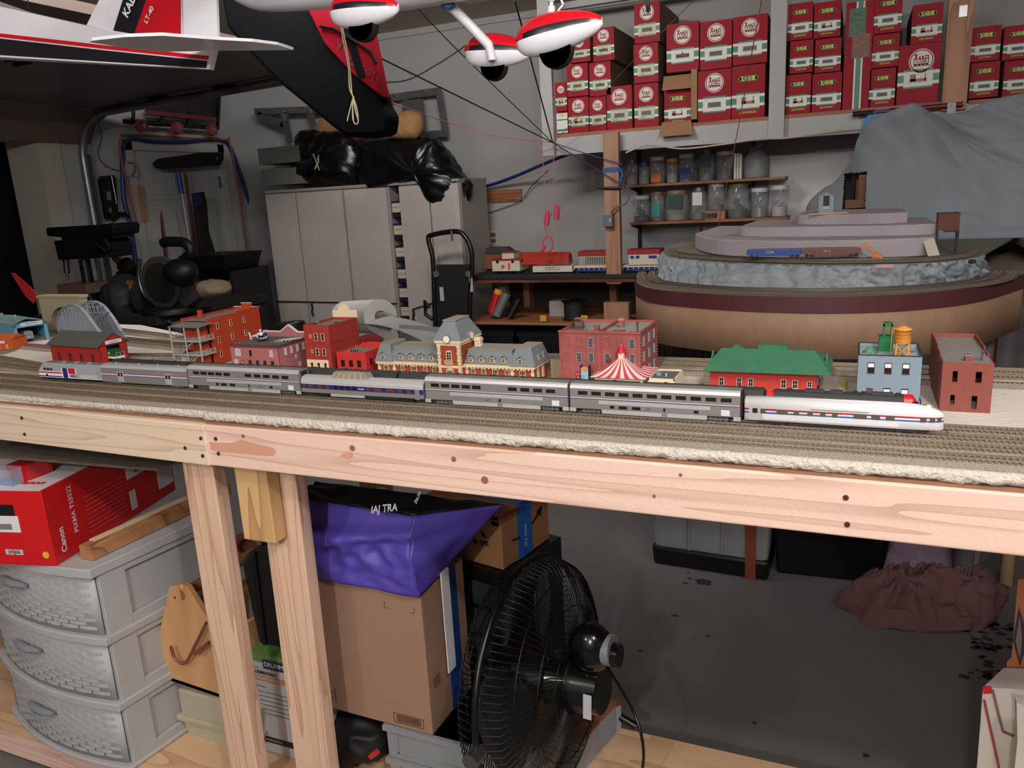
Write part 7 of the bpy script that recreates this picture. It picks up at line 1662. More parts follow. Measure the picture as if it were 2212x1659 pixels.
for s in (-.012,.012): MB().box(q.x-.012,q.x+.026,ye+s-.004,ye+s+.004,ze+.0005,ze+.009).build('crawler_track', under, t7)
MB().prism([p-V((0,.012,0)) for p in f((1885,562),(1907,562),(1907,550),(1900,549),(1898,545),(1887,545),(1884,553))],(0,.024,0)).build('cab', eo, t7)
MB().bar(*f((1887,551),(1884,538)),.006,.006).bar(*f((1885,540),(1869,528)),.007,.007).bar(*f((1869,528),(1854,535)),.006,.006).build('arm', eo, t7)
MB().bar(*f((1866,527),(1884,536)),.003,.003).build('hydraulic_ram', under, t7); MB().prism([p-V((0,.006,0)) for p in f((1846,537),(1854,535),(1852,545),(1844,545))],(0,.012,0)).build('bucket', under, t7)
# small dark hut left, wall frame behind the cloth
simple('dark_block', MB().box(at(1524,527,y=y1_+.3).x,at(1545,527,y=y1_+.3).x,y1_+.3,y1_+.34,z1+.0005,z1+.02), under, 'small dark block on the left end of the lowest terrace', 'block')
# ---------------------------------------------------------------- hanging model aeroplanes
pw_ = mat('plane_white', (232,232,238), .22, var=.02); pr__ = mat('plane_red', (206,20,36), .22, var=.02); pk_ = mat('plane_black', (24,24,34), .3)
def pant(c, L, H, Wd, tilt, label_i, par, wheel_off=.1, yaw=0):
    M_ = Matrix.Translation(c) @ Matrix.Rotation(yaw, 4, 'Z') @ Matrix.Rotation(tilt, 4, 'Y')
    top, bot_ = MB(M_), MB(M_); n, k = 26, 20
    def prof(s):  # s 0..1 nose->tail : half height up / down / half width
        return (math.sin(math.pi*min(1, s*1.0)**.72)**.55 if 0 < s < 1 else 0)
    vs, fs, ms = [], [], []
    for i in range(n+1):
        s = i/n; r = prof(.015+.97*s); x = (s-.45)*L
        for j in range(k):
            a = 2*math.pi*j/k; sa = math.sin(a); ca = math.cos(a)
            z = H*.5*sa*(1.05 if sa > 0 else .95)*r**(1 if sa > 0 else .8); yy = Wd*.5*ca*r
            vs.append((x, yy, z))
    b = MB(M_)
    for i in range(n):
        for j in range(k):
            mid = (j+.5)/k; m_ = 1 if .02 < mid < .48 else 0
            if mid < .07 or (.43 < mid < .5): m_ = 2 if i > 2 and i < n-3 else 1
            b.f.append([i*k+j, i*k+(j+1) % k, (i+1)*k+(j+1) % k, (i+1)*k+j]); b.m.append(m_); b.sm.append(True)
    b.v = [b.T @ V(v) for v in vs]; b.f += [list(range(k))[::-1], [n*k+j for j in range(k)]]; b.m += [1, 0]; b.sm += [True, True]
    o = b.build('wheel_fairing', [pw_, pr__, pk_], par)
    w = MB(M_); w.cyl((wheel_off*L,-.012,-H*.42),(wheel_off*L,.012,-H*.42),L*.185,n=30)
    w.lathe((wheel_off*L,0,-H*.42),[(L*.185,-.012),(L*.195,-.006),(L*.195,.006),(L*.185,.012)],30,axis=(0,1,0)).build('wheel', blackr, par)
    return M_
t = thing('model_aeroplane', 'white and red model aeroplane hanging above, only its belly and three wheel fairings in view', 'model aeroplane', at(1000,-60,y=1.7))
c1_ = at(1199,72,y=1.5); c2_ = at(781,22,y=1.5); c3_2 = at(1069,112,y=1.75)
M1 = pant(c1_, .170, .074, .06, -.12, 0, t, wheel_off=-.03+.02, yaw=0)
M2 = pant(c2_, .160, .074, .06, .06, 1, t, wheel_off=.02)
M3 = pant(c3_2, .160, .076, .06, .10, 2, t, wheel_off=-.0)
# fuselage belly and wing above the frame
zf_ = at(1000,2,y=1.66).z
def fus(u, v):
    a = 2*math.pi*v; x = -1.45+1.05*u; h = .075*(.5+.5*math.sin(math.pi*min(1,u*.9+.1))); w = .065
    e_ = 1-max(0,(u-.8)/.2)**3 if u > .8 else (1-max(0,(.15-u)/.15)**3)
    h *= e_; w *= e_
    return V((x, 1.66+w*math.cos(a)*(.6+.4*math.sin(math.pi*(u*.8+.15))), zf_+.075-.03*(u-.5)+h*math.sin(a)+(0 if .35 < u < .75 else .02)))
MB().grid(fus, 30, 20).build('fuselage', pw_, t)
MB().box(-1.15,-.85,.95,2.4,zf_+.17,zf_+.2).build('wing', pw_, t, bevel=.01)
MB().tube([at(968,8,y=1.68),at(985,24,y=1.70),at(1056,98,y=1.72),at(1062,122,y=1.715),at(1063,132,y=1.713)],[.012,.012,.011,.01,.009],8).build('gear_strut', white, t)
MB().tube([at(957,11,y=1.675),at(970,15,y=1.672),at(981,9,y=1.68)],.007,6).build('blue_tape', tp, t)
MB().tube([at(700,-30,y=1.6),at(760,-40,y=1.6),c2_+V((.02,0,.03))],.008,6).build('gear_strut', white, t)
MB().cyl(at(1191,-20,y=1.5),at(1191,20,y=1.5),.004,n=10).cyl(at(1191,14,y=1.5),at(1191,30,y=1.5),.0075,n=12).cyl(at(1191,-5,y=1.5),at(1191,3,y=1.5),.0065,n=12).build('nose_gear', white, t)
MB().bar(at(1203,27,y=1.498),at(1217,10,y=1.498),.004,.003).bar(at(1217,10,y=1.498),at(1212,-2,y=1.498),.004,.003).build('gear_link', white, t)
for x in (-1.3, -.5): MB().tube([(x,1.66,zf_+.1),(x,1.66,2.78)],.002,4).build('hanging_line', black, t)
# tail of the other plane
t = thing('model_aeroplane', 'tail of a white, red and black trainer aeroplane hanging at the upper left', 'model aeroplane', at(400,95,y=1.46))
YT = 1.46
def pl_(pts, nm, mt, th=.003, y=YT, off=0): return MB().prism([at(a,c,y=y)-V((0,off,0)) for a, c in pts],(0,th,0)).build(nm, mt, t)
# fuselage boom (tapered box)
def boom(pts, nm, mt, off, th):
    if nm != 'fuselage': return pl_(pts, nm, mt, th, off=off)
    P = [at(a,c,y=YT) for a, c in pts]; n = len(P); Q = [p+V((0, .085 if pts[i][0] < 0 else .085-.073*pts[i][0]/466, 0)) for i, p in enumerate(P)]
    return MB().add(P+Q, [list(range(n))[::-1], [n+i for i in range(n)]]+[(i,(i+1) % n,n+(i+1) % n,n+i) for i in range(n)]).build(nm, mt, t)
boom([(-120,-28),(0,14),(190,56),(265,75),(400,88),(466,98),(452,150),(440,149),(0,123),(-120,117)],'fuselage',pw_,0,.085)
boom([(-120,60),(0,72),(230,98),(452,121),(449,129),(228,106),(0,80),(-120,69)],'red_stripe',pr__,.0015,.002)
boom([(-120,74),(0,83),(228,109),(448,132),(446,147),(0,119),(-120,113)],'black_band',pk_,.0012,.002)
fy = YT+.012
q = [(187,54),(215,-2),(222,-30),(380,-30),(392,-2),(395,86),(265,75)]
pl_(q,'fin',pw_,.008,y=fy); pl_([(246,66),(266,2),(278,-30),(335,-30),(320,-2),(293,74)],'black_panel',pk_,.002,y=fy,off=.002)
pl_([(292,74),(318,0),(330,-30),(384,-30),(391,-2),(392,87)],'red_panel',pr__,.002,y=fy,off=.003)
u_ = (at(311,0,y=fy)-at(285,60,y=fy)).normalized(); v_ = V((-u_.z,0,u_.x))
text('KADET','lettering',pw_,t,at(268,36,y=fy-.0045)+V((.004,0,0)),u_,v_,.019,align='LEFT',off=.001,bold=.03)
text('LT-40','lettering',pw_,t,at(313,50,y=fy-.0055)+V((.003,0,0)),u_,v_,.012,align='LEFT',off=.001,bold=.02)
pl_([(394,-30),(466,-30),(471,95),(397,87)],'rudder',pw_,.007,y=fy)
zst = 1.865
q = [at(a,c,z=zst) for a, c in ((192,91),(199,88),(270,80),(350,77),(470,86),(545,90),(600,97),(634,108),(470,110),(345,112),(290,106))]
MB().prism(q,(0,0,.006)).build('stabiliser', pw_, t)
MB().bar(at(275,72,y=YT+.03),at(380,68,y=YT+.03),.002,.002).bar(at(380,68,y=YT+.03),at(408,70,y=YT+.03),.005,.003).prism([at(a,c,y=YT+.028) for a,c in ((400,66),(417,66),(416,74),(398,78))],(0,.004,0)).build('control_horn', white, t)
MB().tube([at(60,20,y=YT+.04),at(60,-200,y=YT+.04)],.002,4).build('hanging_line', black, t)
# red and black wing bag
yb0 = 2.75
t = thing('wing_bag', 'black and red fabric wing bag hanging diagonally from the ceiling', 'bag', at(760,150,y=yb0))
fb = mat('fabric_black', (7,7,8), .95, var=.1, spec=.1, bump=.4, bsc=20); frd = mat('fabric_red', (116,10,24), .95, var=.08, spec=.1, bump=.3, bsc=20)
q = [at(a,c,y=yb0) for a, c in ((470,-40),(488,60),(540,118),(600,180),(680,245),(712,272),(745,296),(790,298),(836,291),(841,250),(828,228),(815,185),(700,60),(655,-40))]
MB().prism(q,(0,.09,0)).build('black_side', fb, t, bevel=.02)
q = [at(a,c,y=yb0-.012) for a, c in ((650,-40),(668,30),(700,95),(760,160),(826,212),(812,140),(799,75),(765,-40))]
MB().prism(q,(0,.06,0)).build('red_panel', frd, t, bevel=.008)
pk2 = mat('print_dark', (66,16,26), .8)
u_ = (at(765,170,y=yb0)-at(735,90,y=yb0)).normalized(); v_ = V((-u_.z,0,u_.x))
MB().bar(at(742,40,y=yb0-.014),at(782,168,y=yb0-.014),.035,.002,up=(0,1,0)).build('black_strap', fb, t)
for s_, q in (('W',(740,98)),('G',(762,133))): text(s_,'lettering',pk2,t,at(q[0],q[1],y=yb0-.0135),(1,0,-.3),(.3,0,1),.035,off=.001,bold=.03)
for s_, q in (('T',(785,150)),('O',(796,157)),('T',(807,164)),('E',(818,171))): text(s_,'lettering',pk2,t,at(q[0],q[1],y=yb0-.0135),(1,0,-.35),(.2,0,1),.024,off=.001)
MB().tube([at(691,57,y=yb0-.02),at(720,62,y=yb0-.02),at(745,76,y=yb0-.02),at(800,112,y=yb0-.02),at(812,138,y=yb0-.02)],.006,6).build('seam', fb, t)
MB().tube([at(560,-60,y=yb0+.04),at(545,-260,y=yb0+.04)],.006,5).build('hanging_cord', black, t)
t = thing('white_string', 'knotted white string hanging in front of the red and black bag', 'string', at(765,200,y=1.6))
q = [at(a,c,y=1.6) for a, c in ((730,-30),(736,50),(742,90),(752,140),(755,190),(763,210),(768,240),(774,262),(768,268),(762,255),(762,225),(764,208),(755,240),(750,262))]
MB().tube(smooth(q,5),.0014,6).build('cord', st_, t); q = [at(a,c,y=1.602) for a, c in ((738,50),(748,100),(756,150),(760,200),(764,212),(772,240),(773,266),(764,262),(762,215))]
MB().tube(smooth(q,5),.0014,6).build('cord', st_, t)
# short black strap over the boxes
simple('black_strap', MB().prism([at(a,c,y=2.2) for a, c in ((1386,-20),(1400,-20),(1404,20),(1400,28),(1397,26))],(0,.006,0)), black, 'short black strap end hanging in front of the top train box', 'strap')
# ---------------------------------------------------------------- under the table: drawers and boxes at the left
SH = .118
gpl = mat('drawer_plastic', (176,176,178), .6, var=.03); gpd = mat('handle_grey', (132,136,142), .4)
P0 = at(292,1656,z=SH+.003); P1_ = at(397,1582,z=SH+.003); vv = (P1_-P0).normalized(); uu = V((-vv.y, vv.x, 0))
zt_ = .68
t = thing('drawer_tower', 'light grey plastic tower of three woven-look drawers under the left of the table', 'drawers', (P0.x, P0.y, SH))
M_ = Matrix(((uu.x,vv.x,0,P0.x),(uu.y,vv.y,0,P0.y),(0,0,1,0),(0,0,0,1)))
Wd, Dp = .56, .37
H0 = SH+.002; hh = (zt_-H0)/3
for k in range(3):
    za, zc = H0+k*hh, H0+(k+1)*hh
    fr = MB(M_)
    fr.box(0,.016,.0,.07,za,zc).box(0,.016,Dp-.035,Dp,za,zc).box(0,.016,.07,Dp-.035,za,za+.035).box(0,.016,.07,Dp-.035,zc-.03,zc).box(.012,.016,.07,Dp-.035,za+.035,zc-.03)
    fr.box(Wd-.012,Wd,0,Dp,za,zc).box(.012,Wd-.012,Dp-.008,Dp,za,zc)
    fr.build('side_frame', gpl, t, bevel=.002)
def bow(s): return -.045*(1-(2*s-1)**2)
def slab(z0, z1, ext, nm, m):
    b = MB(M_); n = 16; vs = []
    for z in (z0, z1):
        vs += [(-.006+(Wd+.012)*i/n, bow(i/n)-ext, z) for i in range(n+1)]+[(Wd+.006,Dp,z),(-.006,Dp,z)]
    k = n+3; b.add(vs, [list(range(k))[::-1], [k+i for i in range(k)]]+[(i,(i+1) % k,k+(i+1) % k,k+i) for i in range(k)])
    return b.build(nm, m, t, bevel=.003)
for k in range(4):
    z = H0+k*hh; slab(z-(.012 if k else 0), z+(.010 if k < 3 else .014), .022 if k == 3 else .016, 'shelf_rim' if k < 3 else 'top_panel', gpl)
for k in range(3):
    za, zc = H0+k*hh+.012, H0+(k+1)*hh-.014; b = MB(M_); n = 16
    vs = [(.012+(Wd-.024)*i/n, bow(i/n)-.004, z) for z in (za, zc) for i in range(n+1)]
    b.add(vs, [(i,i+1,n+2+i,n+1+i) for i in range(n)], 0, True)
    b.box(.014,Wd-.014,.01,Dp-.02,za,za+.02)
    dr = b.build('drawer', gpl, t, thick=.004)
    w = MB(M_); rows = 12; cols = 9
    for r_ in range(rows):
        for c_ in range(cols):
            s0 = .03+(c_+.5*(r_ % 2))*.105; s1 = s0+.092
            if s1 > .97: continue
            z = za+.012+r_*(zc-za-.024)/rows; h = (zc-za-.024)/rows*.8
            p = [(.012+(Wd-.024)*s, bow(s)-.006) for s in (s0,(s0+s1)/2,s1)]
            w.add([(p[0][0],p[0][1]-.0005,z),(p[1][0],p[1][1]-.0026,z),(p[2][0],p[2][1]-.0005,z),(p[0][0],p[0][1]-.0005,z+h),(p[1][0],p[1][1]-.0026,z+h),(p[2][0],p[2][1]-.0005,z+h)],[(0,1,4,3),(1,2,5,4),(3,4,5),(2,1,0)])
    w.build('woven_front', gpl, dr)
    s_ = [.40,.47,.53,.60]; zz = zc-.045
    MB(M_).tube([(Wd*x_, bow(x_)-.02-(0 if i in (0,3) else .006), zz) for i, x_ in enumerate(s_)], [.006,.011,.011,.006], 10).build('handle', gpd, dr)
# red printer carton
zt2 = zt_+.0145
Q0 = at(121.8,1223.5,z=zt2); Q1 = at(380,1058,z=zt2); v2 = (Q1-Q0).normalized(); u2 = V((-v2.y, v2.x, 0)); Ls = (Q1-Q0).length
t = thing('printer_carton', 'large red and white printer carton lying on the grey drawer tower', 'box', (Q0.x, Q0.y, zt2))
cred = mat('carton_red', (204,22,28), .4, var=.02); cwh = mat('carton_white', (224,222,226), .4, var=.02); cnv = mat('carton_navy', (36,34,60), .4); cbk = mat('print_black', (16,16,18), .5)
hgt = .195; wdc = .42
M2_ = Matrix(((u2.x,v2.x,0,Q0.x),(u2.y,v2.y,0,Q0.y),(0,0,1,0),(0,0,0,1)))
MB(M2_).box(0,wdc,0,Ls,zt2,zt2+hgt).build('carton', cred, t, bevel=.002)
def on_front(a0,a1,z0,z1,nm,m,o=.0006): return MB(M2_).box(a0,a1,-o,0,zt2+z0,zt2+z1).build(nm,m,t)
def on_side(b0,b1,z0,z1,nm,m,o=.0006): return MB(M2_).box(-o,0,b0,b1,zt2+z0,zt2+z1).build(nm,m,t)
def on_top(a0,a1,b0,b1,nm,m,o=.0006): return MB(M2_).box(a0,a1,b0,b1,zt2+hgt,zt2+hgt+o).build(nm,m,t)
on_top(.008,wdc-.01,.004,.24,'white_panel',cwh); pp = on_top(.13,.24,.14,.215,'picture_panel',cnv,.001)
for k in range(8): MB(M2_).box(.14+.024*(k % 4),.155+.024*(k % 4),.15+.03*(k//4),.17+.03*(k//4),zt2+hgt+.001,zt2+hgt+.0014).build('picture', mat('pic_rose', (150,70,90), .5), pp)
W3 = lambda a, b_, z: M2_ @ V((a, b_, z))
text('Canon','lettering',cred,t,W3(.075,.055,zt2+hgt+.0008),-u2,v2,.022,bold=.03)
pr2 = on_front(.085,.165,.13,.16,'printer_lid',cbk); on_front(.078,.172,.088,.131,'printer_picture',cwh,.001); on_front(.1,.16,.095,.11,'printer_tray',mat('tray_grey', (120,122,126), .5),.0014)
on_front(.215,.30,.12,.15,'black_label',cbk)
for k in range(2): on_front(.085+k*.026,.108+k*.026,.028,.042,'ink_badge',mat('badge_%d' % k, (190,190,196), .5))
c = W3(.022,-.0012,zt2+.03); MB().cyl(c, c+v2*.0008, .009, n=16).build('yellow_badge', mat('badge_yellow', (230,180,50), .5), t)
text('275 276','lettering',cbk,t,W3(.109,-.0012,zt2+.035),-u2,(0,0,1),.007,bold=.02)
Sx = lambda b_, z: W3(-.0010, b_, zt2+z)
text('Canon','lettering',cwh,t,Sx(.035,.055),(0,0,1),-v2,.017,bold=.03)
text('PIXMA TS3522','lettering',cwh,t,Sx(.085,.115),(0,0,1),-v2,.014,bold=.01)
wb1 = on_side(.30,.40,.11,.19,'white_label',cwh); wb2 = on_side(.43,.50,.03,.185,'white_label',cwh); on_side(.30,.325,.02,.075,'white_label',cwh)
b = MB(M2_); rr = random.Random(3)
for k in range(26):
    y0 = .335+k*.0024; b.box(-.0011,-.0006,y0,y0+rr.choice([.0006,.0012]),zt2+.12,zt2+.18)
b.build('barcode', cbk, wb1)
for k in range(9): MB(M2_).box(-.0008,0,.13+.004*(k % 2),.28,zt2+.03+k*.012,zt2+.0312+k*.012).build('fine_print', mat('print_pink', (224,110,116), .5), t)
# small clear-fronted red box on the carton
c0 = at(52,1042,z=zt2+hgt+.001); c1b = at(115,1018,z=zt2+hgt+.001); du = (c1b-c0).normalized(); dv = V((-du.y,du.x,0)); zz = zt2+hgt+.0008; L_ = (c1b-c0).length
t = thing('ink_box', 'small red retail box with clear and blue end on top of the printer carton', 'box', c0)
M3_ = Matrix(((du.x,dv.x,0,c0.x),(du.y,dv.y,0,c0.y),(0,0,1,0),(0,0,0,1)))
MB(M3_).box(0,L_,0,.055,zz,zz+.042).build('carton', cred, t)
for k in range(8): MB(M3_).box(.012,L_-.01,-.0006,0,zz+.006+k*.0042,zz+.0068+k*.0042).build('print_line', mat('print_pink', (224,110,116), .5), t)
MB(M3_).box(-.03,0,0,.055,zz,zz+.042).build('clear_window', mat('clear_pack', (190,200,225), .1, alpha=.45), t); MB(M3_).box(-.028,-.004,.006,.05,zz+.001,zz+.012).build('blue_insert', lblue, t)
# sticks on the drawer tower
s0, s1 = at(188,1210,z=zt_+.0145), at(430,1095,z=zt_+.0145); zz = zt_+.0155
d_ = (s1-s0).normalized(); n_ = V((-d_.y,d_.x,0)); s1 = s0+d_*.46
simple('timber_offcut', MB().bar(s0+V((0,0,.019)), s1+V((0,0,.019)), .045, .036), mat('offcut', (176,128,86), wood=((128,82,48), (6,6,6), 4), **PINE), 'square brown timber offcut lying on the right edge of the drawer tower', 'timber', bevel=.002)
simple('timber_strip', MB().bar(s0+n_*.012+d_*.03+V((0,0,.0385)), s1+n_*.012+V((0,0,.0385)), .02, .003), mat('strip_pale', (222,204,170), .6), 'thin pale wooden strip on top of the timber offcut', 'timber')
# pasteboard with frayed edge over the carton
f0, f1 = at(-60,985,z=.955), at(340,1018,z=.955)
simple('fibre_board', MB().add([f0,f1,f1+V((.05,.25,0)),f0+V((.05,.25,0)),f0+V((0,0,.006)),f1+V((0,0,.006)),f1+V((.05,.25,.006)),f0+V((.05,.25,.006))],[(0,3,2,1),(4,5,6,7),(0,1,5,4),(1,2,6,5),(2,3,7,6),(3,0,4,7)]), mat('board_greybrown', (92,82,72), .9, var=.3, sc=60), 'dark fibre board with frayed edge stored flat under the table top', 'board')
# wooden tool tote and beige bin
Yt = 1.33
t = thing('tool_tote', 'homemade wooden tool tote with peaked ends standing on the beige bin', 'tool tote', at(410,1500,y=Yt))
tm_ = mat('tote_wood', (206,160,112), wood=((180,132,86), (5,5,1.2), 4), **PINE)
f = lambda y, *p: [at(a,c,y=y) for a, c in p]
MB().prism(f(Yt,(387,1263),(404,1266),(458,1352),(474,1506),(350,1464),(346,1362),(366,1266)),(0,.014,0)).build('end_panel', tm_, t)
q = f(Yt,(346,1362),(350,1464),(474,1506)); dd = V((.02,.32,0))
MB().prism([q[0]-V((.012,0,0)),q[0],q[1],q[1]-V((.01,0,0))],dd).build('side_panel', tm_, t); MB().prism([at(458,1390,y=Yt),at(470,1390,y=Yt),at(484,1506,y=Yt),at(474,1506,y=Yt)],dd).build('side_panel', tm_, t)
MB().prism([q[1],q[2],q[2]+V((0,0,.01)),q[1]+V((0,0,.01))],dd).build('bottom_panel', tm_, t)
e_ = at(390,1285,y=Yt); MB().cyl(e_, e_+V((.02,.34,.0)), .016, n=12).build('handle_bar', mat('handle_wood', (140,96,62), .6), t)
MB().cyl(at(378,1291,y=Yt)-V((0,.001,0)),at(378,1291,y=Yt)+V((0,.002,0)),.0035,n=8).build('screw', knot, t)
t = thing('copper_hook', 'bent copper-coloured rod hooked over the front of the tool tote', 'hook', at(395,1430,y=Yt-.02))
MB().tube(smooth(f(Yt-.022,(369,1396),(377,1420),(392,1433),(404,1428),(416,1405),(446,1345)),5),.0045,8).tube(f(Yt-.022,(420,1412),(452,1388)),.0055,8).build('rod', mat('copper_paint', (150,82,62), .4, .3), t)
Yb = 1.34
t = thing('beige_bin', 'scuffed beige plastic storage bin under the wooden tool tote', 'bin', at(440,1630,y=Yb))
bm_ = mat('bin_beige', (176,172,150), .6, var=.1, sc=15)
q = f(Yb,(412,1615),(540,1655),(530,1540),(384,1500)); MB().prism([at(382,1488,y=Yb),at(392,1545,y=Yb),at(412,1612,y=Yb),at(560,1660,y=Yb),at(560,1535,y=Yb)],(0,.28,0)).build('bin_body', bm_, t, bevel=.006)
MB().prism(f(Yb-.012,(378,1545),(381,1556),(560,1606),(560,1592)),(0,.3,0)).build('bin_lip', bm_, t, bevel=.004)
# pump carton
Yp = 1.36
t = thing('pump_carton', 'white and green pump carton visible between the two table legs', 'box', at(600,1640,y=Yp))
cs = f(Yp,(545,1408),(650,1430),(668,1655),(566,1637)); x0, x1 = cs[0].x, cs[0].x+.21; z1 = cs[0].z; z0 = SH+.001
pwm = mat('carton_pale', (196,198,204), .5); MB().box(x0-.01,x1,Yp,Yp+.2,z0,z1).build('carton', pwm, t, bevel=.002)
MB().box(x0-.0105,x1+.0005,Yp-.0006,Yp+.2005,z1-.025,z1+.0005).build('green_band', mat('carton_green', (110,150,80), .5), t)
zq = lambda py: at(590,py,y=Yp).z
xq = lambda px, py=1460: at(px,py,y=Yp).x
o = MB().box(xq(572),xq(640),Yp-.0012,Yp-.0004,zq(1448),zq(1428)).build('name_plate', mat('plate_navy', (40,50,90), .5), t)
text('DRUMMOND','lettering',white,o,(xq(572)+.004,Yp-.0014,(zq(1428)+zq(1448))/2),(1,0,0),(0,0,1),.012,align='LEFT',bold=.02)
text('1/3 HP','lettering',cbk,t,(xq(549),Yp-.0008,zq(1449)),(1,0,0),(0,0,1),.005,align='LEFT')
text('SUBMERSIBLE','lettering',cbk,t,(xq(549),Yp-.0008,zq(1458)),(1,0,0),(0,0,1),.009,align='LEFT',bold=.02)
MB().box(x0-.01,x1,Yp-.0010,Yp-.0002,zq(1476),zq(1464)).build('orange_band', mat('band_orange', (206,140,104), .5), t)
text('UTILITY PUMP','lettering',white,t,(xq(551),Yp-.0014,zq(1470)),(1,0,0),(0,0,1),.009,align='LEFT',bold=.01)
text('FEATURES:','lettering',cbk,t,(xq(555,1490),Yp-.0008,zq(1488)),(1,0,0),(0,0,1),.005,align='LEFT')
for k in range(6): MB().box(xq(560,1500),xq(628,1500)+.02,Yp-.0008,Yp-.0002,zq(1500+9*k),zq(1498.5+9*k)).build('fine_print', mat('print_grey', (110,110,116), .5), t)
o = MB().box(xq(572,1600),x1,Yp-.0010,Yp-.0002,zq(1605),zq(1593)).build('black_band', cbk, t); text('SPECIFICATIONS','lettering',white,o,(xq(575,1600),Yp-.0012,zq(1599)),(1,0,0),(0,0,1),.0055,align='LEFT')
# black tool case and brown cord reel
t = thing('tool_case', 'black ribbed plastic tool case standing on the pump carton between the legs', 'case', at(570,1400,y=1.42))
cs = [at(a,c,y=1.40) for a, c in ((519,1215),(530,1198),(560,1178),(625,1178),(640,1410),(588,1415),(560,1405))]
MB().prism(cs,(0,.09,0)).build('case_shell', mat('case_black', (28,29,32), .4), t, bevel=.012)
MB().prism([at(a,c,y=1.395) for a, c in ((541,1200),(550,1192),(576,1405),(568,1405))],(0,.1,0)).build('case_rib', black, t, bevel=.002)
cc = at(535,1190,y=1.55); simple('cord_reel', MB().tube([cc+V((.05*math.cos(a),.01,.04*math.sin(a))) for a in [i*.45 for i in range(14)]],.011,8,closed=True).cyl(cc+V((0,.03,0)),cc+V((0,.06,0)),.055,n=20), mat('reel_brown', (96,50,36), .5), 'brown cord reel behind the black tool case', 'cord reel')
# ---------------------------------------------------------------- big carton, purple bag, amazon carton
zc0 = .30
A_ = at(935,1590,z=zc0); B_ = at(690,1523,z=zc0); u_ = (B_-A_).normalized(); v_ = V((u_.y,-u_.x,0)); v_ = v_ if v_.y > 0 else -v_
LL_ = (B_-A_).length+.05
zc1 = at(918,1287,x=A_.x).z; 
# true top height from the front right edge
dA = A_.xy.length; r_ = at(918,1290,y=A_.y); zc1 = r_.z
Mc = Matrix(((u_.x,v_.x,0,A_.x),(u_.y,v_.y,0,A_.y),(0,0,1,0),(0,0,0,1)))
t = thing('shipping_carton', 'tall brown cardboard shipping carton beside the second table leg', 'box', A_)
carton_m = mat('carton_brown', (152,120,100), .8, var=.04, sc=6)
MB(Mc).box(0,LL_,0,.20,zc0,zc1).build('carton', carton_m, t, bevel=.003)
MB(Mc).box(-.0006,0,.10,.16,zc0+.0,zc1).build('blue_tape', tp, t); MB(Mc).box(-.012,-.009,.075,.11,zc0+.12,zc1+.02).build('white_flap', cwh, t)
MB(Mc).box(-.0015,-.0005,.02,.05,zc0+.11,zc0+.14).build('round_stamp', cardd, t)
pm_ = mat('print_brown', (84,50,38), .7)
b = MB(Mc); b.box(.022,.105,-.0008,0,zc0+.012,zc0+.0135).box(.022,.105,-.0008,0,zc0+.036,zc0+.0375).box(.022,.0235,-.0008,0,zc0+.012,zc0+.0375).box(.1035,.105,-.0008,0,zc0+.012,zc0+.0375)
rr = random.Random(5); x = .03
while x < .097: w = rr.choice([.0008,.0016,.0024]); b.box(x,x+w,-.0008,0,zc0+.016,zc0+.034); x += w+.0014
b.build('barcode', pm_, t)
for z in (.03,.046): MB(Mc).box(LL_-.10,LL_-.075,-.0008,0,zc0+z,zc0+z+.0015).prism([(LL_-.075,-.0008,zc0+z-.004),(LL_-.063,-.0008,zc0+z+.001),(LL_-.075,-.0008,zc0+z+.006)],(0,.0008,0)).build('arrow_mark', pm_, t)
MB(Mc).box(LL_-.106,LL_-.104,-.0008,0,zc0+.02,zc0+.06).build('arrow_base', pm_, t)
for a0, s in ((.10,1),(.02,-1)): MB(Mc).box(a0-.001,a0,-.0008,0,zc1-.045,zc1-.03).box(a0-.012 if s > 0 else a0,a0 if s > 0 else a0+.012,-.0008,0,zc1-.046,zc1-.045).build('corner_mark', pm_, t)
# purple bag: folded over the carton
pur = mat('bag_purple', (84,68,172), .5, var=.05, bump=.25, bsc=10); purd = mat('bag_black_cloth', (14,12,22), .6)
t = thing('tote_bag', 'purple fabric tote bag flopped over the tall brown carton', 'bag', Mc @ V((LL_/2,.1,zc1)))
lowx = smooth([at(652,1203,y=Mc.translation.y+.10),at(760,1245,y=Mc.translation.y+.05),at(918,1292,y=Mc.translation.y-.012)],8)
ux, uy = [at(642,1075,y=1.50), at(800,1100,y=1.46), at(1000,1110,y=1.42)], None
def bagf(u, v):
    e = Mc @ V((LL_*(1-u)+.0, -.012, zc1-.004-.03*(1-u)))
    lo = Mc @ V((LL_*(1-u)-.004*u, -.014, zc1+(.004 if u > .5 else .004)))
    hi = at(642+250*u, 1075+40*u, y=(Mc @ V((LL_*(1-u), .02, 0))).y)
    p = lo.lerp(hi, v)
    n = noise.noise(V((u*3.2, v*3, 3)))*.03+abs(noise.noise(V((u*5+v*2, v*5-u*2, 9))))*.028
    bulge = -.02*math.sin(math.pi*v)+n*math.sin(math.pi*min(1, v+.1))
    fold = -.02*math.exp(-((v-.55-.25*u)/.08)**2)
    return p+V((0, bulge+fold, 0))
MB().grid(bagf, 50, 26).build('front_flap', pur, t, thick=.003)
def bagr(u, v):   # right gusset: from carton corner back up to the right
    lo = (Mc @ V((-.006, -.012+.16*u, zc1+.004+.02*u)))
    hi = at(892+195*u, 1115-25*u, y=(Mc @ V((0,.02+.14*u,0))).y)
    p = lo.lerp(hi, v)+V((noise.noise(V((u*4,v*3,1)))*.012*math.sin(math.pi*v), -.012*math.sin(math.pi*v)*(1-u), 0))
    if u < 1e-6: return bagf(1, v)
    return p+(bagf(1, v)-bagr0(v))*(1-u)**2
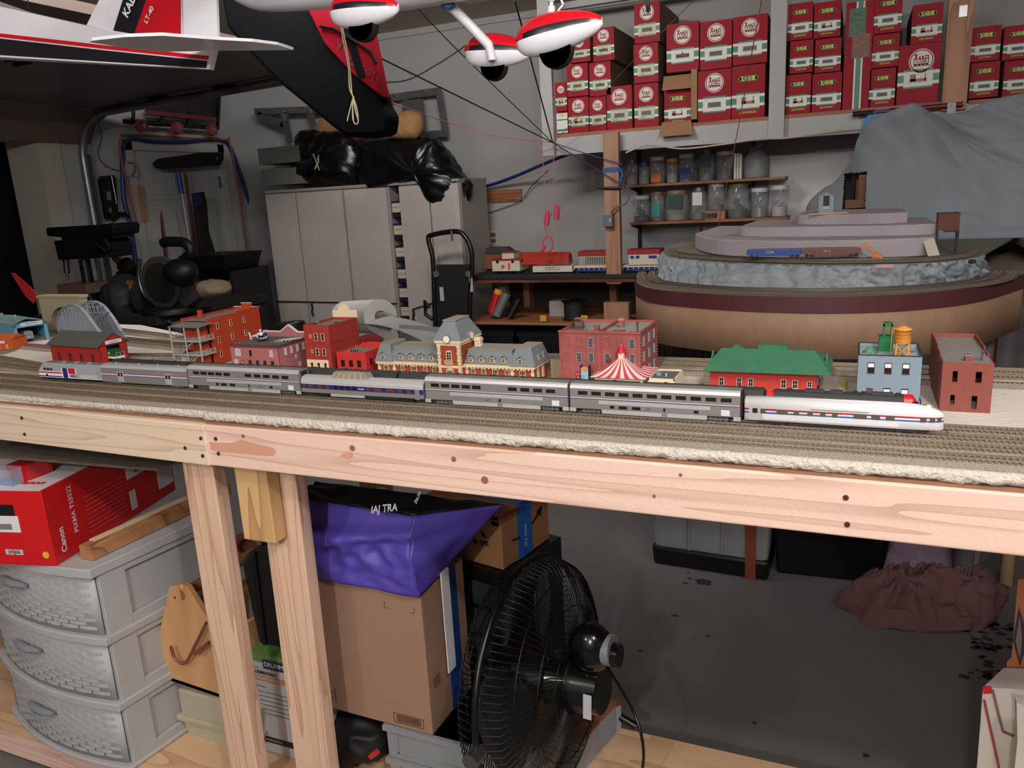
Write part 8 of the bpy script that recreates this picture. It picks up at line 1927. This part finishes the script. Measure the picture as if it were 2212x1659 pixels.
def bagr0(v):
    return (Mc @ V((-.006, -.012, zc1+.004))).lerp(at(892, 1115, y=(Mc @ V((0,.02,0))).y), v)+V((noise.noise(V((0,v*3,1)))*.012*math.sin(math.pi*v), -.012*math.sin(math.pi*v), 0))
MB().grid(bagr, 24, 20).build('side_gusset', pur, t, thick=.003)
def bagt(u, v):
    a = at(642+250*u, 1075+40*u, y=(Mc @ V((LL_*(1-u), .02, 0))).y)
    c = at(680+407*u, 1040+50*u, y=(Mc @ V((LL_*(1-u)*.9, .17, 0))).y)
    p = a.lerp(c, v); p.z -= .03*math.sin(math.pi*v)*math.sin(math.pi*u); p.z += noise.noise(V((u*5,v*4,6)))*.012
    return p
MB().grid(bagt, 24, 12).build('inner_lining', purd, t, thick=.003)
q = at(845,1092,y=1.42); 
text('IAJ TRA','lettering',white,t,at(830,1099,y=1.33),(1,-.1,.25),(0,.3,1),.016,bold=.02)
text('ins.ne','lettering',white,t,at(902,1074,y=1.34),(.5,-.1,.9),(-.6,.2,.4),.010,bold=.02)
# amazon carton
Za = .60
Aa = at(1088,1232,z=Za); Ab = at(1187,1163,z=Za); v3 = (Ab-Aa).normalized(); u3 = V((-v3.y,v3.x,0)); Wl = (Ab-Aa).length
Ma = Matrix(((u3.x,v3.x,0,Aa.x),(u3.y,v3.y,0,Aa.y),(0,0,1,0),(0,0,0,1)))
za1 = at(1076,1110,y=Aa.y).z
t = thing('delivery_carton', 'brown delivery carton with bright blue tape and arrow logo behind the fan', 'box', Aa)
cdm = mat('carton_tan', (166,118,80), .8, var=.04)
MB(Ma).box(0,.26,0,Wl,Za,za1).build('carton', cdm, t, bevel=.002)
btape = mat('tape_bright_blue', (34,110,200), .4)
MB(Ma).box(-.0008,0,Wl*.32,Wl*.62,Za,za1+.0005).build('blue_tape', btape, t)
MB(Ma).box(-.0008,.26,Wl*.32,Wl*.62,za1,za1+.0008).build('blue_tape', btape, t)
S3 = lambda b_, z: Ma @ V((-.0014, b_, z))
text("It's rime",'lettering',white,t,S3(Wl*.47,(Za+za1)/2-.02),(0,0,1),-v3,.013,bold=.01)
text('Sun','lettering',mat('navy_ink', (16,40,90), .5),t,S3(Wl*.45,za1-.012),(0,0,1),-v3,.010)
MB(Ma).tube([(-.001,Wl*.2,Za+.065),(-.001,Wl*.30,Za+.06),(-.001,Wl*.34,Za+.064)],.0025,6).tube([(-.001,Wl*.62,Za+.075),(-.001,Wl*.78,Za+.095)],.0025,6).prism([(-.001,Wl*.72,Za+.1),(-.001,Wl*.86,Za+.108),(-.001,Wl*.82,Za+.08)],(.0008,0,0)).build('smile_arrow', black, t)
Fx = lambda a, z: Ma @ V((a, -.001, z))
text('lk,','lettering',black,t,Fx(.055,Za+.085),-u3,(0,0,1),.014,bold=.03); text('in SPF.','lettering',black,t,Fx(.065,Za+.06),-u3,(0,0,1),.014,bold=.03)
MB(Ma).box(.008,.03,-.0008,0,za1-.035,za1-.024).box(.008,.03,-.0008,0,za1-.02,za1-.012).build('black_bars', black, t)
simple('red_mailer', MB().prism([at(1050,1110,y=Aa.y-.02),at(1082,1122,y=Aa.y-.02),at(1150,1085,y=Aa.y+.15),at(1095,1075,y=Aa.y+.15)],(0,0,.004)), mat('mailer_red', (150,36,36), .5), 'flat red and white mailer lying on the delivery carton', 'mailer')
# black drawer unit supporting it
t = thing('black_drawer_unit', 'black plastic drawer unit with clear drawers behind the fan', 'drawers', (Aa.x,Aa.y+.1,SH))
dk_ = mat('unit_black', (18,18,20), .4); MB(Ma).box(-.02,.28,-.02,Wl+.03,SH+.001,Za-.002).build('unit_body', dk_, t, bevel=.004)
smk = mat('drawer_smoke', (58,62,66), .2, var=.3, sc=20)
for k in range(5): MB(Ma).box(.0,.26,-.026,-.02,SH+.06+k*.08,SH+.125+k*.08).build('drawer', smk, t, bevel=.003)
# grey crates
grc = mat('crate_grey', (134,138,142), .6)
G0 = at(858,1650,y=1.33)
for k, (z0, z1, lb) in enumerate(((SH+.001,.205,'lower grey plastic crate under the fan and carton'),(.2055,.297,'upper grey plastic crate carrying the tall brown carton'))):
    x0_ = -.985; t = thing('plastic_crate', lb, 'crate', (-.9,1.45,z0), 'grey crates under the carton')
    MB().box(x0_,-.66,1.36,1.62,z0,z1).build('crate_body', grc, t, bevel=.004)
    MB().box(x0_+.03,-.70,1.357,1.36,z0+.02,z0+.024).box(x0_+.03,x0_+.034,1.357,1.36,z0+.02,z1-.02).box(x0_-.006,-.654,1.354,1.626,z1-.014,z1).build('crate_rim', grc, t)
# black clutter left of the crates
L('black_bundle', [(700,1560),(740,1535),(800,1545),(845,1580),(850,1625),(780,1640),(712,1625)], 1.42, .07, mat('bundle_black', (8,8,9), .6), 'black bundled tools in the gap under the brown carton', 'bundle', 7, .02)
simple('red_clip', MB().bar(at(800,1634,y=1.34),at(815,1624,y=1.34),.012,.012), mat('clip_red', (170,50,40), .5), 'small red clip lying on the plywood shelf', 'clip')
# ---------------------------------------------------------------- floor fan
fc = V((-.63,1.47,.432)); R_ = .275
ax_ = V((.985,-.07,.08)).normalized(); e1 = V((-ax_.y,ax_.x,0)).normalized(); e2 = ax_.cross(e1)
def FP(r, a, h): return fc+ax_*h+(e1*math.cos(a)+e2*math.sin(a))*r
wire = mat('fan_wire', (12,12,13), .3, .2)
t = thing('floor_fan', 'large round black floor fan with wire grilles standing on the plywood shelf', 'fan', (fc.x,fc.y,SH))
for side in (-1, 1):
    b = MB(); n = 104
    for i in range(n):
        a = 2*math.pi*i/n; tw = .22*side
        pts = [FP(.055, a, side*.095), FP(.13, a+tw*.4, side*.092), FP(.21, a+tw*.8, side*.075), FP(.262, a+tw, side*.05), FP(R_, a+tw, side*.015)]
        b.tube(pts, .0014, 4)
    for r, h in ((.10,.094),(.17,.086),(.235,.065)): b.tube([FP(r, 2*math.pi*k/40, side*h) for k in range(40)], .0014, 5, closed=True)
    b.build('grille', wire, t)
    MB().cyl(FP(0,0,side*.098), FP(0,0,side*.090), .058, n=28).build('grille_badge', wire, t)
MB().tube([FP(R_+.002, 2*math.pi*k/64, 0) for k in range(64)], .007, 8, closed=True).build('outer_ring', wire, t)
def blade(k):
    a0 = 2*math.pi*k/3+.9
    def fn(u, v):
        r = .04+.2*v; w = (.35+.55*math.sin(math.pi*min(1, v*.75+.15)))
        return FP(r, a0+(u-.5)*w*1.5+v*.25, (u-.5)*.06)
    return MB().grid(fn, 8, 8).build('blade', mat('blade_grey', (38,36,35), .25, .2), t, thick=.002)
for k in range(3): blade(k)
MB().cyl(FP(0,0,-.05),FP(0,0,.03),.04,n=24).build('hub', black, t)
gl = mat('fan_gloss', (10,10,11), .15)
MB().cyl(FP(0,0,.05),FP(0,0,.165),.07,.055,n=28).build('motor_housing', gl, t)
cb = FP(0.085, math.pi*.5, .13)
if cb.z < fc.z: cb = FP(.085, -math.pi*.5, .13)
up_ = V((0,0,1))
cb = fc+ax_*.14+V((0,0,.10))
MB().ell(cb,(.05,.045,.058),20,14).build('control_box', gl, t)
MB().cyl(cb+ax_*.03,cb+ax_*.05,.034,n=26).build('dial_plate', mat('dial_silver', (120,122,126), .5, .0), t)
MB().cyl(cb+ax_*.045-V((0,0,.010)),cb+ax_*.066-V((0,0,.010)),.026,n=22).build('dial_knob', gl, t)
lp = fc+ax_*.145+V((-.0,-.058,-.01)); MB().hexa([lp+V((-.010,0,-.03)),lp+V((.010,-.004,-.028)),lp+V((.010,-.002,-.028)),lp+V((-.010,.002,-.03)),lp+V((-.008,0,.03)),lp+V((.012,-.004,.032)),lp+V((.012,-.002,.032)),lp+V((-.008,.002,.03))]).build('rating_label', mat('label_silver', (190,190,194), .5), t)
MB().tube(smooth([FP(.02,0,.165)+V((0,0,.05)),fc+V((.26,-.10,.03)),fc+V((.28,-.12,-.06)),fc+V((.24,-.1,-.16)),fc+V((.1,-.08,-.27)),fc+V((-.1,-.1,-.12))],6),.0035,6).build('power_cord', black, t)
for s in (-1, 1):
    q = fc+e1*s*(R_+.012); foot = V((q.x, q.y, SH+.012))
    MB().tube([q,foot+V((0,0,.06)),foot+ax_*.14],.011,8).tube([foot+V((0,0,.06)),foot-ax_*.14],.011,8).build('stand_leg', wire, t)
    MB().cyl(q-e1*s*.02,q+e1*s*.02,.018,n=14).build('pivot_bolt', steel, t)
MB().tube([V((0,0,SH+.014))+V(((fc+e1*(R_+.01)-ax_*.14).x,(fc+e1*(R_+.01)-ax_*.14).y,0)),V((0,0,SH+.014))+V(((fc-e1*(R_+.01)-ax_*.14).x,(fc-e1*(R_+.01)-ax_*.14).y,0))],.011,8).build('stand_bar', wire, t)
# brown disc seen through the fan
c = at(1150,1585,y=1.40); simple('round_wood_disc', MB().lathe((c.x-.05,1.66,SH+.001),[(.085,0),(.085,.008),(.06,.012),(.06,.17),(.085,.175),(.085,.18)],24), mat('disc_tan', (196,150,108), .7), 'tan wooden reel standing behind the fan', 'reel')
# painted wood blocks right of the fan
for k, (pa, pb, w, h, lb) in enumerate((((1232,1640),(1318,1530),.06,.09,'long grey-painted timber block leaning at the right of the fan'),((1308,1555),(1330,1532),.05,.085,'short grey-painted timber block end at the right of the fan'))):
    a, c = at(*pa,z=SH+.03), at(*pb,z=SH+.05); a.z = SH+h/2+.001; c.z = SH+h/2+.001
    t = thing('painted_block', lb, 'timber', a, 'painted timber blocks beside the fan')
    MB().bar(a+V((0,0,-.004)),c+V((0,0,-.004)),w,h-.008).build('painted_side', mat('paint_grey', (150,156,168), .6), t); MB().bar(a+V((0,0,h/2-.006)),c+V((0,0,h/2-.006)),w,.006).build('bare_top', oldx, t)
# ---------------------------------------------------------------- things on the floor beyond
t = thing('grey_tote', 'grey plastic tote with black base on the floor under the peninsula', 'storage tote', (-.48,3.1,0))
g_ = mat('tote_grey', (140,140,144), .5); T0, T1 = at(1415,1216,z=0), at(1658,1243,z=0)
yt0 = T0.y
MB().hexa([(T0.x,yt0,.03),(T1.x,yt0-.02,.03),(T1.x,yt0+.38,.03),(T0.x,yt0+.4,.03),(T0.x-.02,yt0-.01,.42),(T1.x+.02,yt0-.03,.42),(T1.x+.02,yt0+.4,.42),(T0.x-.02,yt0+.42,.42)]).build('tote_body', g_, t, bevel=.02)
MB().hexa([(T0.x-.006,yt0-.008,.0),(T1.x+.006,yt0-.028,.0),(T1.x+.006,yt0+.388,.0),(T0.x-.006,yt0+.408,.0),(T0.x-.012,yt0-.012,.085),(T1.x+.012,yt0-.032,.085),(T1.x+.012,yt0+.39,.085),(T0.x-.012,yt0+.41,.085)]).build('black_base', black, t, bevel=.015)
for f_ in (.33,.62): MB().box(T0.x+f_*(T1.x-T0.x)-.003,T0.x+f_*(T1.x-T0.x)+.003,yt0-.03,yt0-.01,.09,.4).build('rib', g_, t)
t = thing('black_tote', 'large black plastic tote on the floor right of the grey tote', 'storage tote', (.0,3.15,0))
T0, T1 = at(1678,1238,z=0), at(1900,1262,z=0)
MB().hexa([(T0.x,T0.y,.0),(T1.x,T1.y,.0),(T1.x,T1.y+.45,0),(T0.x,T0.y+.45,0),(T0.x-.03,T0.y-.02,.4),(T1.x+.06,T1.y-.02,.4),(T1.x+.06,T1.y+.47,.4),(T0.x-.03,T0.y+.47,.4)]).build('tote_body', mat('tote_black', (14,14,16), .35), t, bevel=.01)
MB().bar((T0.x+.06,T0.y-.03,.2),(T1.x-.06,T1.y-.035,.2),.012,.012).build('front_ridge', mat('tote_black', (14,14,16), .35), t)
tw_ = mat('towel_maroon', (118,80,84), .95, var=.18, sc=25, bump=1, bsc=220)
def towel(pix, h, nm, lab, seed, m):
    P = PZ(pix, 0.0); c = sum(P, V((0,0,0)))/len(P); ring = smooth(P+[P[0]], 12)[:-1]; N = len(ring); K = 34; vs = []
    for j in range(K+1):
        f_ = j/K; r = math.cos(f_*math.pi/2)**.7 if j < K else 0
        for i, p in enumerate(ring):
            q = c+(p-c)*r; q.z = h*math.sin(f_*math.pi/2)
            w_ = V((q.x+.08*noise.noise(V((q.x*6,q.y*6,seed))),q.y+.08*noise.noise(V((q.x*6,q.y*6,seed+4))),q.z)); nn = noise.noise(V((w_.x*8+seed,w_.y*8,q.z*8)))*.05+(.5-abs(noise.noise(V((w_.x*13,w_.y*13+seed,q.z*10))))*2)*.05+(.4-abs(noise.noise(V((w_.x*28+seed,w_.y*28,q.z*20))))*2)*.02
            q.z = max(.001, q.z+nn*(.3+f_)); q.x += nn*.35; vs.append(q)
    b = MB(); b.add(vs, [(j*N+i,j*N+(i+1) % N,(j+1)*N+(i+1) % N,(j+1)*N+i) for j in range(K) for i in range(N)], 0, True)
    return simple(nm, b, m, lab, 'towel')
towel([(1800,1310),(1850,1332),(1880,1352),(1960,1365),(2060,1368),(2110,1362),(2150,1340),(2165,1290),(2120,1262),(2040,1255),(1930,1258),(1880,1275),(1830,1290)], .12, 'crumpled_towel', 'crumpled maroon towel heaped on the dark floor', 3, tw_)
towel([(1900,1240),(1960,1258),(2060,1262),(2110,1240),(2060,1215),(1960,1210)], .17, 'lilac_towel', 'pale lilac towel behind the maroon one on the floor', 9, mat('towel_lilac', (150,128,150), .95, var=.15, sc=25, bump=1, bsc=220))
q = at(2172,1262,z=0); simple('wooden_leg_post', MB().cyl((q.x,q.y,0),(q.x-.002,q.y,.62),.022,n=14), mat('dowel_pale', (178,148,118), .7), 'round pale wooden post standing on the floor at the right edge', 'post')
# lower right boxes
yr = at(2130,1640,z=.16)
t = thing('tall_carton', 'brown carton with dark diamond logo at the right edge under the table', 'box', at(2200,1480,y=1.5))
q = [at(a,c,y=1.62) for a, c in ((2199,1252),(2185,1420),(2175,1430),(2188,1530),(2330,1560),(2330,1240))]
for k_ in (3,4): q[k_] = V((q[k_].x,q[k_].y,.1185))
MB().prism(q,(.10,.18,0)).build('carton', mat('carton_orange', (168,104,62), .8), t)
q = [at(a,c,y=1.618) for a, c in ((2201,1310),(2188,1385),(2203,1440),(2222,1380))]; MB().prism(q,(0,.0015,0)).build('diamond_logo', mat('logo_dark', (48,44,52), .6), t)
q = [at(a,c,y=1.6165) for a, c in ((2203,1330),(2194,1385),(2203,1425),(2208,1380))]; MB().prism(q,(0,.001,0)).build('logo_stroke', mat('logo_mid', (120,100,96), .6), t)
t = thing('white_carton', 'upright white carton with red edge line at the lower right corner', 'box', at(2150,1640,y=1.45))
q = [at(a,c,y=1.50) for a, c in ((2123,1485),(2118,1560),(2110,1720),(2260,1740),(2260,1500),(2188,1488))]
for k_ in (2,3): q[k_] = V((q[k_].x,q[k_].y,.1185))
MB().prism(q,(.045,.08,0)).build('carton', mat('carton_offwhite', (196,190,182), .6), t)
MB().bar(at(2126,1512,y=1.497),at(2158,1659,y=1.497),.004,.003,up=(0,1,0)).build('red_line', mat('line_red', (150,50,60), .6), t)
MB().prism([at(a,c,y=1.496) for a, c in ((2123,1484),(2142,1484),(2143,1498),(2124,1499))],(0,.003,0)).build('red_corner', red, t)
MB().bar(at(2144,1490,y=1.497),at(2166,1580,y=1.497),.004,.003,up=(0,1,0)).bar(at(2166,1580,y=1.497),at(2190,1590,y=1.497),.004,.003,up=(0,1,0)).build('torn_edge', cardd, t)
q = [at(a,c,y=1.40) for a, c in ((2196,1518),(2198,1600),(2192,1700),(2300,1720),(2300,1530),(2212,1524))]
for k_ in (2,3): q[k_] = V((q[k_].x,q[k_].y,.1185))
simple('foam_board', MB().prism(q,(0,.02,0)), mat('carton_offwhite', (196,190,182), .6), 'thick white board with chipped corner at the very lower right', 'board')
# dark stains on the floor: wet patches and specks
sm = mat('floor_stain', (52,42,36), .7)
rs_ = random.Random(11); b = MB()
def puddle(x, y, r):
    n = 9; P = [V((x+r*(.6+.6*rs_.random())*math.cos(6.28*i/n)*1.3, y+r*(.6+.6*rs_.random())*math.sin(6.28*i/n), .0012)) for i in range(n)]; b.add(P, [list(range(n))])
for px, py, r in ((1518,1258,.028),(1490,1250,.008),(1458,1330,.01),(1480,1260,.009),(1530,1374,.008),(1384,1406,.009),(1630,1562,.006),(1487,1237,.006),(1870,1632,.009)): q = at(px,py,z=0); puddle(q.x,q.y,r)
for k in range(70): q = at(2080+rs_.random()*110,1345+rs_.random()**1.4*120,z=0); puddle(q.x,q.y,.004+rs_.random()*.011)
tag(b.build('floor_specks', sm), 'dark wet specks and stains scattered over the concrete floor', 'stain', kind='stuff')
